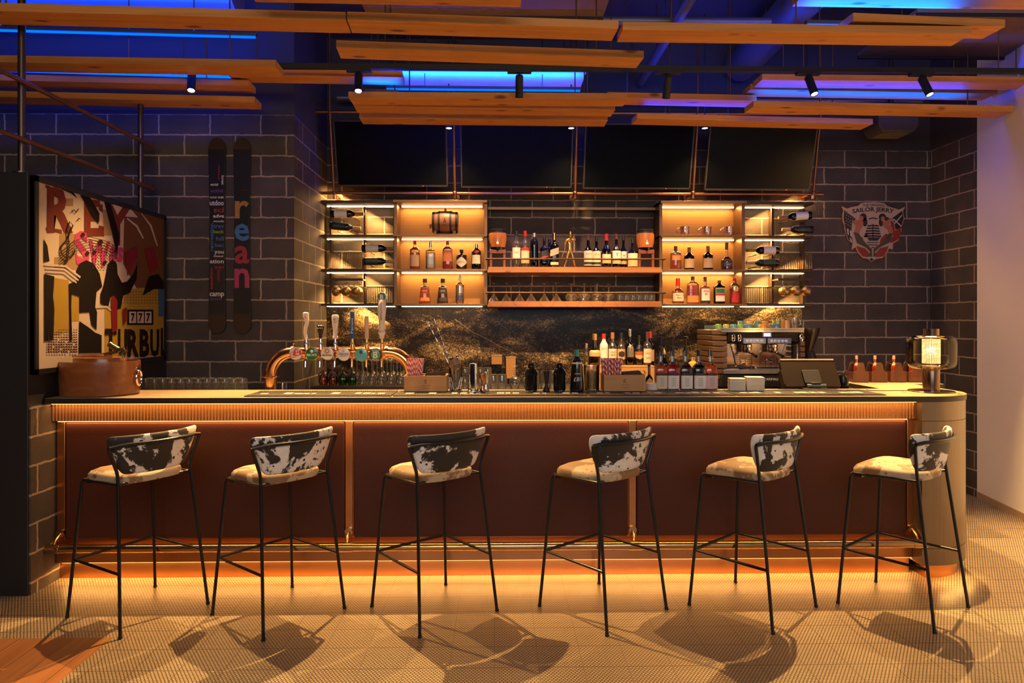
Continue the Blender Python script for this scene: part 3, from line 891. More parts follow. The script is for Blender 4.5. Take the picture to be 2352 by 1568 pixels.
def label_mb(prof, Hh, z0, z1, cov, p, sy, shape=None, k=1.02, slant=0.0):
    m = MB(); n = 14; rows = 7
    vs, fs = [], []
    for j in range(rows + 1):
        zz = z0 + (z1 - z0) * j / rows
        for i in range(n + 1):
            u = -1 + 2 * i / n
            cc = cov
            if shape == 'diamond': cc = cov * max(.03, 1 - abs(2 * j / rows - 1))
            if shape == 'arch' and j > rows * .6: cc = cov * math.sqrt(max(.01, 1 - ((j / rows - .6) / .42) ** 2))
            if shape == 'oval': cc = cov * math.sqrt(max(.004, 1 - (2 * j / rows - 1) ** 2))
            z = zz + slant * u
            a = -PI / 2 + u * cc * PI / 2
            x, y = ringpt(a, r_at(prof, z * Hh) * k + .0004, p, sy)
            vs.append((x, y, z * Hh))
    for j in range(rows):
        for i in range(n):
            a = j * (n + 1) + i
            fs.append((a, a + 1, a + n + 2, a + n + 1))
    return m.add(vs, fs)


def bottle(label, loc, Rr, Hh, glass=None, liquid=None, fill=.6, cap=cap_black, capz=.90, capk=1.12, labels=(), texts=(), p=2.0, sy=1.0, rz=0.0, group=None, name='bottle', captop=1.0, **pk):
    t = thing(name, label, 'bottle', loc, rz, group)
    pr = bprof(Rr, Hh, **pk)
    m = MB(); m.lathe(pr, n=20, p=p, sy=sy); obj('glass', m, glass or G_clear, t, smooth=.9)
    if liquid:
        lp = [(r * .93, z + .004) for r, z in pr if z < fill * Hh] + [(r_at(pr, fill * Hh) * .93, fill * Hh)]
        m = MB(); m.lathe(lp, n=20, p=p, sy=sy); obj('liquid', m, liquid, t, smooth=.9)
    rn = pk.get('rn', .32) * Rr
    m = MB(); m.lathe([(rn * capk, capz * Hh), (rn * capk, (captop - .006) * Hh), (rn * capk * .9, captop * Hh)], n=16); obj('cap', m, cap, t, smooth=.6)
    for iq, q in enumerate(labels):
        lm = label_mb(pr, Hh, q[0], q[1], q[2], p, sy, *(q[4:5] or (None,)), k=1.02 + .012 * iq, **(dict(slant=q[5]) if len(q) > 5 else {}))
        lo = obj('label', lm, q[3], t, smooth=.9, fix=False)
    for s, zc, hh, mat, wd in texts:
        r = r_at(pr, zc * Hh) * (1.03 + .012 * len(labels)) + (.0006 if p == 2 else .0022)
        tm = MB()
        if p == 2.0: text_mb(tm, s, hh * Hh, 0, zc * Hh, w=wd * 2 * Rr, wrap=r)
        else: text_mb(tm, s, hh * Hh, 0, zc * Hh, y=-r * sy - .001, w=wd * 2 * Rr)
        obj('lettering', tm, mat, t, smooth=0, fix=False)
    return t


def pb(label, px, wpx, ytop, zb, y, **k):
    """bottle placed by its centre column, width and top row in the photograph, on a shelf of height zb at depth y"""
    p0 = at(px, ytop, y)
    s = (p0.x * sn + p0.y * cs) / F
    return bottle(label, (p0.x, y, zb), wpx * s / 2, p0.z - zb, **k)


# ================================================================ back bar shelving
shelf_metal = flat('shelf_bronze', (.20, .11, .055), .38, .75)
shelf_dark = flat('shelf_dark_steel', (.05, .03, .02), .42, .6)
led_s = emis('led_opal_shelf', (1.0, .66, .30), 14.0)
def perf_mat():
    m, nt, b = new_mat('perforated_brass')
    g = N(nt, 'ShaderNodeNewGeometry'); sp = N(nt, 'ShaderNodeSeparateXYZ'); nt.links.new(g.outputs['Position'], sp.inputs[0])
    q = .0105
    X = math_chain(nt, 'DIVIDE', math_chain(nt, 'ADD', sp.outputs[0], 10), q); Z = math_chain(nt, 'DIVIDE', math_chain(nt, 'ADD', sp.outputs[2], 10), q * .87)
    row = math_chain(nt, 'MODULO', math_chain(nt, 'FLOOR', Z), 2.0)
    u = math_chain(nt, 'SUBTRACT', math_chain(nt, 'FRACT', math_chain(nt, 'ADD', X, math_chain(nt, 'MULTIPLY', row, .5))), .5)
    v = math_chain(nt, 'SUBTRACT', math_chain(nt, 'FRACT', Z), .5)
    d = math_chain(nt, 'ADD', math_chain(nt, 'MULTIPLY', u, u), math_chain(nt, 'MULTIPLY', v, v))
    f = math_chain(nt, 'LESS_THAN', d, .085)
    mx = N(nt, 'ShaderNodeMix', data_type='RGBA'); mx.inputs[6].default_value = (.44, .225, .070, 1); mx.inputs[7].default_value = (.15, .065, .018, 1)
    nt.links.new(f, mx.inputs[0]); nt.links.new(mx.outputs[2], b.inputs['Base Color'])
    b.inputs['Roughness'].default_value = .5; b.inputs['Metallic'].default_value = .25
    return m
perf = perf_mat()
ZS = [(2.631, 2.655), (2.320, 2.340), (2.003, 2.023), (1.687, 1.707)]      # underside, top of the four boards


def shelf_unit(label, x0, x1, yf, backed, mat, posts, ledp):
    t = thing('shelf_unit', label, 'shelf unit', ((x0 + x1) / 2, 6.69, 1.687), 0, 'wall-hung shelf units of the back bar')
    off = (-(x0 + x1) / 2, -6.69, -1.687)
    for i, (za, zb) in enumerate(ZS):
        m = MB(); m.box(x0, x1, yf, 6.667 if backed else 6.672, za, zb); obj('shelf_board', m, mat, t, loc=off, bev=.002)
        m = MB(); m.box(x0 + (.05 if backed else .012), x1 - (.05 if backed else .012), 6.60, 6.625, za - .0065, za - .0005)
        obj('led_strip', m, led_s, t, loc=off)
        area('shelf_light', ((x0 + x1) / 2 + off[0], 6.613 + off[1], za - .0085 + off[2]), x1 - x0 - .1, .02, ledp * (x1 - x0) * (.8 if i == 3 else 1), WARM2, (math.radians(-8) if backed else math.radians(10), 0 if backed else math.radians(32 if x0 < 0 else -28), 0), parent=t)
    for a, b_ in posts:
        m = MB(); m.box(a, b_, 6.60 if not backed else 6.44, 6.672, 1.69, 2.655); obj('upright', m, mat, t, loc=off, bev=.001)
    if backed:
        m = MB(); m.box(x0 + .01, x1 - .01, 6.668, 6.674, 1.69, 2.655); obj('back_panel', m, perf, t, loc=off)
    return t


LX0, LX1 = -.965, -.105
RX0, RX1 = 1.492, 2.292
shelf_unit('brass-backed shelf unit with the small whisky barrel and gin bottles', LX0, LX1, 6.38, True, shelf_metal, ((LX0, LX0 + .028), (LX1 - .028, LX1)), 3.4)
shelf_unit('brass-backed shelf unit with three metal mugs and bourbon bottles', RX0, RX1, 6.38, True, shelf_metal, ((RX0, RX0 + .028), (RX1 - .03, RX1)), 3.4)
WLX0, WRX1 = -1.63, 2.93
shelf_unit('open wine shelf unit against the corner of the recess', WLX0, LX0 - .004, 6.42, False, shelf_dark, ((-1.595, -1.575), (-1.275, -1.255), (LX0 - .03, LX0 - .004)), 22.0)
shelf_unit('open wine shelf unit at the end beside the sailor sign', RX1 + .004, WRX1, 6.42, False, shelf_dark, ((RX1 + .004, RX1 + .03), (2.605, 2.63), (2.905, 2.925)), 18.0)

# wooden middle shelves
MX0, MX1 = -.102, 1.489
def mid_shelf(label, z0, z1, railz, marks):
    t = thing('wooden_shelf', label, 'shelf', ((MX0 + MX1) / 2, 6.5, z0), 0, 'wooden shelves between the lit units')
    off = (-(MX0 + MX1) / 2, -6.5, -z0)
    m = MB(); m.box(MX0, MX1, 6.30, 6.67, z0, z1); obj('board', m, shelfpine, t, loc=off, bev=.002)
    m = MB(); m.tube([(MX0 - .01, 6.285, railz), (MX1 + .02, 6.285, railz)], .008, 8)
    m.tube([(MX0 - .01, 6.285, railz), (MX0 - .01, 6.375, railz)], .008, 8); m.tube([(MX1 + .02, 6.285, railz), (MX1 + .02, 6.375, railz)], .008, 8)
    for x in (MX0 + .004, MX1 - .004): m.tube([(x, 6.292, z1 - .02), (x, 6.285, railz)], .005, 8)
    obj('bottle_rail', m, shelf_dark, t, loc=off)
    if marks:
        m = MB()
        for k in range(11):
            x = MX0 + .02 + k * .115; s = .018 * (1 if k % 2 else -1)
            m.prism([(x - s - .0015, z0 + .002), (x - s + .0015, z0 + .002), (x + s + .0015, z1 - .002), (x + s - .0015, z1 - .002)], 6.2992, 6.302, 'y')
        obj('carved_mark', m, flat('carved_line', (.10, .04, .015), .7), t, loc=off)
    return t
mid_shelf('upper wooden shelf carrying the whiskies and the golden figurine', 1.986, 2.037, 2.108, False)
mid_shelf('lower wooden shelf carrying the upturned glasses', 1.675, 1.726, 1.803, True)
fb = thing('shelf_tie_bar', 'thin bronze bar tying the two lit shelf units together', 'bar', (.69, 6.6, 2.60))
m = MB(); m.box(MX0 - .69, MX1 - .69, -.015, .015, 0, .024); obj('tie_bar', m, shelf_metal, fb)
fb.name = 'shelf_tie_bar'

# ================================================================ bottles on the lit shelves
YB = 6.47
z1, z2, z3 = 2.3406, 2.0236, 1.7076
pb('gin bottle with red cap, red seal and orange gin, first in the gin row', 953, 23, 553, z2, YB, liquid=L_orange, fill=.58, cap=cap_red, capz=.87, labels=((.10, .50, .62, paper_t), (.66, .74, .32, paper_r, 'oval')), p=2.6, zs=.68, zn=.82, rn=.28)
pb('clear square gin bottle with grey cap beside the red-capped gin', 989, 22, 554, z2, YB, liquid=L_clear, fill=.6, cap=cap_silver, capz=.80, labels=((.06, .46, .6, glassy('etched_label', (.75, .72, .66), .4, 1.4, .15)),), p=5, zs=.68, zn=.72, rn=.30, capk=1.05)
pb('pink gin bottle with red cap and orange label in the gin row', 1028, 23, 553, z2, YB, liquid=L_pink, fill=.5, cap=cap_red, capz=.86, labels=((.28, .66, .55, paper_o),), texts=(('GORDON\'S', .58, .05, ink_r, .7),), p=3.5, zs=.70, zn=.84, rn=.28)
pb('short black apothecary gin bottle with a diamond label', 1060, 24, 573, z2, YB, glass=G_black, cap=cap_black, capz=.88, capk=1.25, labels=((.10, .62, 1.0, paper, 'diamond'),), texts=(("HENDRICK'S", .36, .05, ink, .62),), zs=.72, zn=.80, rn=.30)
pb('green gin bottle with red seal and pale label', 1094, 22, 560, z2, YB, glass=G_green, liquid=glassy('liquid_green', (.25, .6, .2), .05, 1.33), cap=cap_silver, capz=.84, labels=((.22, .56, .62, paper),(.63, .75, .38, paper_r, 'oval')), zs=.70, zn=.84, rn=.34)
pb('tapered tequila bottle with amber tequila and red label', 976, 26, 640, z3, YB, liquid=L_orange, fill=.62, cap=cap_brown, capz=.84, capk=1.5, labels=((.10, .24, .55, paper_o), (.42, .60, .5, paper_r)), texts=(('1800', .51, .075, ink_w, .45),), p=4, taper=.70, zs=.66, zn=.74, rn=.26)
pb('tapered tequila bottle with dark tequila and black label', 1017, 26, 640, z3, YB, liquid=L_whisky, fill=.62, cap=cap_black, capz=.84, capk=1.5, labels=((.10, .24, .55, paper_k), (.40, .60, .5, paper_k)), texts=(('1800', .51, .075, ink_gold, .45),), p=4, taper=.70, zs=.66, zn=.74, rn=.26)
pb('tall slim tequila bottle with arched silver label', 1056, 19, 630, z3, YB, liquid=L_gold, fill=.66, cap=cap_silver, capz=.80, labels=((.12, .28, .9, paper_b), (.36, .62, .55, cap_silver, 'arch')), zs=.64, zn=.76, rn=.30)
pb('wheat bourbon bottle with dark cap, first of the lit bourbon row', 1552, 24, 565, z2, YB, liquid=L_amber, fill=.66, cap=cap_brown, capz=.80, labels=((.40, .60, .55, paper_o),), p=2.6, zs=.70, zn=.80, rn=.30)
pb('dark bourbon bottle with tan label and wooden cap', 1583, 23, 568, z2, YB, glass=G_brown, cap=cap_wood, capz=.78, labels=((.08, .48, .85, paper_t),), zs=.60, zn=.78, rn=.32, liquid=L_dark, fill=.6)
pb('dark bourbon bottle with tan label and orange cap beside the cognac', 1626, 23, 565, z2, YB, glass=G_brown, cap=cap_wood, capz=.76, labels=((.08, .48, .85, paper_t),), zs=.60, zn=.76, rn=.32, liquid=L_dark, fill=.6)
pb('round cognac bottle with a long thin neck', 1669, 26, 557, z2, YB, liquid=L_whisky, fill=.46, cap=cap_brown, capz=.74, capk=1.2, labels=((.12, .26, .5, paper_b),), texts=(("VSOP", .19, .05, ink_gold, .4),), zs=.32, zn=.54, rn=.24, rb=.85)
pb('bourbon bottle dipped in red wax with a cream label', 1557, 25, 639, z3, YB, liquid=L_amber, fill=.6, cap=cap_red, capz=.70, capk=1.25, labels=((.10, .42, .8, paper),), texts=(("Maker's", .34, .075, ink, .62), ('Mark', .23, .075, ink, .42)), p=3, zs=.46, zn=.66, rn=.32)
pb('wide flask-shaped bourbon bottle with orange label at its foot', 1591, 27, 635, z3, YB, liquid=L_amber, fill=.68, cap=cap_brown, capz=.86, labels=((.05, .30, .7, paper_o),), texts=(('BULLEIT', .50, .06, ink, .5), ('BOURBON', .41, .05, ink, .5)), p=3.5, sy=.6, zs=.72, zn=.86, rn=.28)
pb('square bourbon bottle with white label and dark cap', 1619, 20, 636, z3, YB, liquid=L_amber, fill=.62, cap=cap_brown, capz=.82, labels=((.12, .56, .6, paper_w), (.04, .12, .6, paper_k)), texts=(('JIM BEAM', .47, .05, ink, .62), ('B', .36, .08, ink_r, .25)), p=4.5, zs=.60, zn=.70, rn=.36)
pb('dark green square liqueur bottle with a stag-green label', 1652, 25, 644, z3, YB, glass=G_dark, cap=cap_brown, capz=.88, labels=((.10, .68, .5, paper), (.14, .34, .44, paper_w), (.35, .43, .52, paper_r), (.45, .64, .44, paper_g)), p=4, sy=.7, zs=.72, zn=.86, rn=.26, capk=1.2)
pb('red liqueur bottle with a round gold seal at the end of the lowest shelf', 1687, 22, 639, z3, YB, liquid=L_red, fill=.6, cap=cap_red, capz=.90, labels=((.04, .46, .62, paper_r), (.48, .70, .55, cap_gold, 'oval')), zs=.70, zn=.84, rn=.34, p=2.4)

# middle shelf spirits
YM, zm = 6.44, 2.0376
pb('clear vodka bottle with tall white label, first beside the small cask', 1186, 19, 531, zm, YM, liquid=L_clear, fill=.6, cap=cap_black, capz=.88, labels=((.26, .55, .75, paper_w),), texts=(('Ketel', .42, .055, ink, .45), ), zs=.66, zn=.78, rn=.36)
pb('clear vodka bottle with red cap and red-banded label', 1206, 19, 530, zm, YM, liquid=L_clear, fill=.6, cap=cap_red, capz=.84, labels=((.26, .46, .75, paper), (.46, .54, .75, paper_r), (.12, .22, .75, paper_t)), zs=.62, zn=.78, rn=.36)
pb('tall blue vodka bottle standing in a clear tube', 1227, 18, 535, zm, YM, glass=glassy('glass_cobalt', (.05, .10, .45), .04, 1.5, .05), liquid=L_blue, fill=.7, cap=cap_silver, capz=.88, zs=.76, zn=.86, rn=.42)
sq = dict(p=4.5, zs=.62, zn=.74, rn=.34)
pb('square whisky bottle with a slanted dark label, first before the golden figurine', 1250, 19, 545, zm, YM, liquid=L_dark, fill=.6, glass=G_brown, cap=cap_black, capz=.88, labels=((.38, .56, .6, paper_k, None, .04), (.32, .37, .6, paper_r, None, .04)), **sq)
pb('square whisky bottle half hidden behind the slanted black label', 1262, 19, 549, zm, 6.58, liquid=L_dark, fill=.6, glass=G_brown, cap=cap_black, capz=.88, labels=((.38, .52, .6, paper_k, None, .04),), **sq)
pb('square whisky bottle with gold cap and slanted cream label', 1273, 20, 535, zm, YM, liquid=L_dark, fill=.6, glass=G_brown, cap=cap_gold, capz=.80, labels=((.36, .54, .6, paper, None, .045), (.08, .16, .5, paper)), **sq)
wh = dict(zs=.48, zn=.68, rn=.34, glass=G_brown, liquid=L_dark, fill=.55)
pb('malt whisky bottle with cream label, nearest the golden figurine', 1351, 20, 540, zm, YM, cap=cap_brown, capz=.84, labels=((.07, .52, .85, paper), (.10, .18, .8, paper_k)), texts=(('BENRIACH', .42, .035, ink, .6),), **wh)
pb('malt whisky bottle with cream label, second from the golden figurine', 1370, 19, 542, zm, YM, cap=cap_black, capz=.84, labels=((.07, .52, .85, paper), (.10, .18, .8, paper_k)), texts=(('BENRIACH', .42, .035, ink, .6),), **wh)
pb('whisky bottle with red neck foil and low cream label', 1393, 20, 537, zm, YM, cap=cap_red, capz=.80, labels=((.26, .40, .85, paper), (.13, .24, .85, paper_t)), zs=.50, zn=.72, rn=.38, glass=G_brown, liquid=L_whisky, fill=.6)
pb('whisky bottle with a stag drawing on a square label', 1416, 19, 537, zm, YM, cap=cap_brown, capz=.84, labels=((.28, .50, .85, paper_w), (.12, .22, .85, paper_t)), texts=(('Y', .39, .12, ink, .4),), **wh)
pb('slimmer whisky bottle squeezed beside the stag label', 1432, 16, 539, zm, YM + .05, cap=cap_black, capz=.84, labels=((.28, .50, .85, paper_w), (.12, .22, .85, paper_t)), texts=(('v', .39, .10, ink, .4),), **wh)
pb('shorter whisky bottle with wide two-part label by the far cask', 1453, 23, 549, zm, YM, cap=cap_black, capz=.86, labels=((.30, .50, .85, paper), (.05, .27, .85, paper_t)), zs=.50, zn=.68, rn=.28, glass=G_brown, liquid=L_dark, fill=.55)

# small wooden dispenser casks on stands
cask_wood = wood('cask_wood', (.36, .12, .035), (.46, .17, .05), rough=.3, ax='z', knots=False)
cask_stand = wood('cask_stand_wood', (.12, .032, .012), (.17, .05, .018), rough=.35, ax='z', knots=False)
def dispenser(label, px):
    p = at(px, 600, 6.46)
    t = thing('dispenser_cask', label, 'cask', (p.x, 6.46, zm), 0, 'dispenser casks on the wooden shelf')
    m = MB(); m.lathe([(.070, .19), (.079, .23), (.083, .27), (.081, .31), (.077, .325)], n=24); obj('cask_body', m, cask_wood, t)
    m = MB()
    m.lathe([(.0785, .322), (.0775, .338), (.074, .341)], n=24, cap=False); m.lathe([(.076, .345), (.074, .358), (.06, .36), (.001, .361)], n=24); obj('lid', m, cap_black, t)
    m = MB(); m.lathe([(.062, .165), (.066, .192)], n=20); m.tube([(0, -.06, .177), (0, -.082, .177)], .008, 8); m.tube([(0, -.08, .182), (0, -.08, .155)], .006, 8); obj('tap', m, G_dark, t)
    m = MB(); m.lathe([(.013, 0), (.001, .001)], n=12, M=Matrix.Translation((0, -.0825, .225)) @ Matrix.Rotation(PI / 2, 4, 'X')); m.box(-.004, .004, -.0835, -.083, .24, .255); obj('emblem', m, ink_w, t)
    for x in (-.062, .062):
        m = MB(); m.box(x - .012, x + .012, -.05, .05, 0, .17); obj('leg', m, cask_stand, t, bev=.003)
    m = MB(); m.box(-.074, .074, -.055, .055, .13, .166); obj('stand_top', m, cask_stand, t, bev=.003)
dispenser('little orange cask on a stand at the gin-shelf end of the wooden shelf', 1143)
dispenser('little orange cask on a stand at the bourbon-shelf end of the wooden shelf', 1482)

# barrel
p = at(1023, 530, 6.5)
bt = thing('whisky_barrel', 'small dark whisky barrel lying on a cradle in the top lit shelf', 'barrel', (p.x, 6.50, z1))
M = Matrix.Translation((0, 0, .125)) @ Matrix.Rotation(PI / 2, 4, 'Y')
brl = wood('barrel_oak', (.22, .09, .03), (.34, .15, .05), rough=.4, ax='x', knots=False)
m = MB(); m.lathe([(.082, -.118), (.093, -.118), (.104, -.05), (.107, 0), (.104, .05), (.093, .118), (.082, .118), (.082, .112), (.001, .112)], n=28, M=M); obj('staves', m, brl, bt)
m = MB()
for a, ra, b_, rb_ in ((-.118, .0945, -.095, .0985), (.095, .0985, .118, .0945), (-.062, .1035, -.045, .1055), (.045, .1055, .062, .1035)): m.lathe([(ra + .0015, a), (rb_ + .0015, b_)], n=28, M=M, cap=False)
obj('hoops', m, matte_black, bt)
m = MB(); m.lathe([(.012, .10), (.012, .118), (.010, .128), (.001, .13)], c=(0, 0, .125), n=12); obj('bung', m, cap_wood, bt)
m = MB(); m.tube([(-.11, -.02, .09), (-.145, -.02, .09)], .007, 8); m.tube([(-.138, -.02, .105), (-.138, -.02, .065)], .009, 8); obj('tap', m, cap_wood, bt)
m = MB(); m.box(-.10, -.075, -.07, .07, 0, .04); m.box(.075, .10, -.07, .07, 0, .04); m.box(-.1, .1, -.02, .02, .0, .02); obj('cradle', m, cap_brown, bt)
m = MB(); text_mb(m, 'J W', .012, 0, .09, y=-.108); m.tube([(-.01, -.108, .112), (.004, -.108, .135), (.0, -.108, .15)], .003, 6); m.tube([(.004, -.108, .135), (.013, -.108, .112)], .003, 6); obj('branded_mark', m, ink, bt)

# copper mugs on the top lit shelf
mugm = noisy('hammered_copper', (.72, .48, .38), (.80, .60, .52), 50, .16, 1.0, bump=.5)
def mug_parts(t, M=None, r=.043, hh=.084, mat=mugm):
    m = MB(); m.lathe([(.001, .002), (r * .92, .002), (r * .96, .006), (r, hh), (r * .95, hh), (r * .92, .008), (.001, .007)], n=22, M=M); obj('body', m, mat, t)
    m = MB(); m.tube([(-r * .98, 0, hh * .86)] + [(-r - .036 * math.sin(a), 0, hh * .5 + hh * .36 * math.cos(a)) for a in [PI * i / 8 for i in range(9)]] + [(-r * .98, 0, hh * .14)], .004, 8, M=M); obj('handle', m, mat, t)
for i, (px, lb) in enumerate(((1573, 'hammered copper mug nearest the end of the wooden shelf on the top lit shelf'), (1623, 'middle one of the three hammered copper mugs'), (1674, 'hammered copper mug nearest the wine rack on the top lit shelf'))):
    p = at(px, 530, 6.46)
    t = thing('copper_mug', lb, 'mug', (p.x, 6.46, z1), 0, 'copper mugs on the top lit shelf'); mug_parts(t)

# wine bottles lying on pegs
def wine(label, px0, px1, py, lefty, dark, tilt, y=6.51):
    a, b_ = at(px0, py, y), at(px1, py, y)
    L = b_.x - a.x
    t = thing('wine_bottle', label, 'wine bottle', ((a.x + b_.x) / 2, y, a.z), 0, 'wine bottles lying on pegs')
    Hh, Rr = L, .0365
    pr = bprof(Rr, Hh, zs=.58, zn=.74, rn=.40)
    sgn = -1 if lefty else 1
    M = Matrix.Rotation(tilt, 4, 'Y') @ Matrix.Rotation(sgn * PI / 2, 4, 'Y') @ Matrix.Translation((0, 0, -Hh / 2)) @ Matrix.Rotation(PI / 2 if lefty else -PI / 2, 4, 'Z')
    m = MB(); m.lathe(pr, n=20, M=M); obj('glass', m, G_black if dark else G_brown, t, smooth=.9)
    if not dark:
        m = MB(); m.lathe([(r * .93, z + .003) for r, z in pr if z < Hh * .9], n=16, M=M); obj('wine', m, L_whisky, t, smooth=.9)
    m = MB(); m.lathe([(Rr * .44, Hh * .74), (Rr * .44, Hh * .995), (Rr * .40, Hh)], n=16, M=M); obj('capsule', m, cap_wood if not dark else flat('capsule_tan', (.5, .32, .16), .4), t)
    lm = label_mb(pr, Hh, .12, .50, 1.0, 2.0, 1.0); lm.v = [M @ Matrix.Rotation(-PI / 2 if lefty else PI / 2, 4, 'Z') @ v for v in lm.v]
    obj('label', lm, paper_w if not dark else flat('label_ink_green', (.02, .035, .025), .4), t, smooth=.9, fix=False)
    for zz in (.28 * L - L / 2, .75 * L - L / 2):
        zz *= sgn
        m = MB(); m.tube([(zz, .0, -.0432), (zz, 6.672 - y, -.0432)], .0062, 8); m.tube([(zz, -.03, -.0432), (zz, .06, -.0432)], .0062, 8)
        obj('peg', m, dark_bronze, t)
wine('upper wine bottle with cream label in the corner wine rack', 760, 836, 491, False, False, 0)
wine('tilted dark wine bottle under the topmost one in the corner wine rack', 758, 829, 521, False, True, .10)
wine('wine bottle with cream label above the dark one, beside the gin shelf', 832, 908, 570, False, False, 0)
wine('dark wine bottle with tan neck below a cream-labelled one, beside the gin shelf', 833, 906, 600, False, True, 0)
wine('upper wine bottle with white label beside the sailor sign, neck pointing to the mugs', 1788, 1863, 497, True, False, -.08)
wine('dark wine bottle with gold neck below the topmost beside the sailor sign', 1796, 1866, 527, True, True, 0)
wine('upper brown wine bottle lying beside the cognac bottle', 1716, 1788, 575, True, False, 0)
wine('lower dark wine bottle lying beside the cognac bottle', 1714, 1788, 603, True, True, 0)

# wire baskets
def basket(label, px0, px1, zb, hh, y0=6.43, y1=6.58):
    a, b_ = at(px0, 600, y0).x, at(px1, 600, y0).x
    t = thing('wire_basket', label, 'basket', ((a + b_) / 2, y0, zb), 0, 'wire baskets on the wine shelves')
    W = (b_ - a) / 2; D = y1 - y0
    m = MB()
    for z in (.004, hh): m.tube([(-W, 0, z), (W, 0, z), (W, D, z), (-W, D, z)], .003, 6, closed=True)
    obj('rim', m, shelf_dark, t)
    m = MB()
    n = max(6, int(2 * W / .019))
    for i in range(n + 1):
        x = -W + 2 * W * i / n
        for y in (0, D): m.tube([(x, y, .004), (x, y, hh)], .0018, 5)
    for i in range(1, 7):
        for x in (-W, W): m.tube([(x, D * i / 7, .004), (x, D * i / 7, hh)], .0018, 5)
    m.box(-W, W, 0, D, .0, .004)
    obj('grille', m, shelf_dark, t)
basket('wire basket on the middle board of the corner wine rack', 755, 832, z2, .155)
basket('wire basket on the bottom board beside the tequila shelf', 836, 902, z3, .155)
basket('wire basket on the middle board beside the sailor sign', 1792, 1866, z2, .155)
basket('wire basket on the bottom board beside the red liqueur bottle', 1714, 1788, z3, .155)

# hanging mugs
hmug = noisy('dark_brass', (.34, .20, .07), (.42, .26, .10), 20, .38, .85)
def hang_bar(label, px0, px1):
    a, b_ = at(px0, 642, 6.46), at(px1, 642, 6.46)
    t = thing('hook_rail', label, 'hook rail', ((a.x + b_.x) / 2, 6.46, a.z), 0, 'hook rails of the wine shelves')
    W = (b_.x - a.x) / 2
    m = MB(); m.box(-W, W, -.012, .012, -.01, .012); obj('rail_bar', m, shelf_dark, t)
    for x in (-W + .012, W - .012):
        m = MB(); m.box(x - .008, x + .008, .012, 6.672 - 6.46, -.006, .008); obj('bracket', m, shelf_dark, t)
    for i in range(3):
        x = (-.66 + .66 * i) * W
        m = MB(); m.tube([(x, 0, -.01), (x, 0, -.022), (x, .008, -.03), (x, .016, -.022)], .0022, 6); obj('hook', m, shelf_dark, t)
    return a, b_
def hang_mugs(pxs, lbs):
    for px, lb, tw in zip(pxs, lbs, (.25, 0, -.25)):
        p = at(px, 669, 6.465)
        t = thing('hanging_mug', lb, 'mug', (p.x, 6.468, p.z), tw, 'brass mugs hanging from hooks')
        # lying on its side below the hook, mouth turned away, handle up
        M = Matrix.Rotation(-PI / 2, 4, 'X') @ Matrix.Translation((0, 0, -.045))
        m = MB(); m.lathe([(.001, -.008), (.018, -.006), (.031, .002), (.042, .018), (.0455, .04), (.042, .088), (.039, .088), (.041, .04), (.03, .008), (.001, .006)], n=22, M=M); obj('body', m, hmug, t)
        m = MB(); m.tube([(-.024, .0, .044), (-.030, 0, .066), (-.014, 0, .079), (.014, 0, .079), (.030, 0, .066), (.024, 0, .044)], .003, 8); obj('handle', m, shelf_dark, t)
hang_bar('short hook rail with three mugs in the corner wine rack', 757, 834)
hang_mugs((772, 795, 819), ('brass mug hanging nearest the recess corner', 'middle brass mug hanging in the corner wine rack', 'brass mug hanging beside the wire basket in the corner wine rack'))
hang_bar('short hook rail with three mugs beside the sailor sign', 1786, 1868)
hang_mugs((1803, 1828, 1853), ('brass mug hanging beside the wire basket under the sailor-sign wine rack', 'middle brass mug hanging near the sailor sign', 'brass mug hanging at the outer end near the sailor sign'))

# glasses on the lower wooden shelf
def glass_proto(name, prof, n=20):
    m = MB(); m.lathe(prof, n=n, cap=False)
    return obj(name, m, clear, smooth=.9, fix=False)
zg = 1.7266
mart = [(.054, 0), (.051, .004), (.006, .070), (.0045, .078), (.0045, .158), (.012, .166), (.034, .172), (.001, .1735)]
coupe = [(.036, 0), (.044, .010), (.058, .035), (.056, .052), (.035, .075), (.012, .088), (.006, .096), (.006, .150), (.014, .160), (.034, .166), (.001, .168)]
tumb = [(.032, 0), (.0335, .003), (.030, .088), (.028, .092), (.001, .092)]
pm = None
def row(name, prof, cat, pxs, y, z, lab, group, n=20, mat=None):
    proto = None
    for i, px in enumerate(pxs):
        x = at(px, 690, y).x
        if proto is None:
            o = proto = glass_proto(name, prof, n)
            if mat: o.data.materials[0] = mat
        else: o = proto.copy(); C.objects.link(o)
        o.location = (x, y, z); tag(o, lab.format(ORD[i]), cat, group)
row('martini_glass', mart, 'glass', (1134, 1163, 1193, 1220, 1250, 1278), 6.42, zg, 'upturned martini glass, {} from the gin shelf end', 'upturned martini glasses')
row('coupe_glass', coupe, 'glass', (1312, 1342, 1371, 1398), 6.42, zg, 'upturned coupe glass, {} after the martini glasses', 'upturned coupe glasses')
row('coupe_glass', coupe, 'glass', (1327, 1357, 1386), 6.56, zg, 'upturned coupe glass in the rear row, {} after the martini glasses', 'upturned coupe glasses')
row('tumbler', tumb, 'glass', [1423 + 14.8 * i for i in range(6)], 6.38, zg, 'upturned tumbler in the front row, {} after the coupes', 'upturned tumblers')
row('tumbler', tumb, 'glass', [1416 + 14.8 * i for i in range(6)], 6.46, zg, 'upturned tumbler in the middle row, {} after the coupes', 'upturned tumblers')
row('tumbler', tumb, 'glass', [1423 + 14.3 * i for i in range(6)], 6.54, zg, 'upturned tumbler in the rear row, {} after the coupes', 'upturned tumblers')

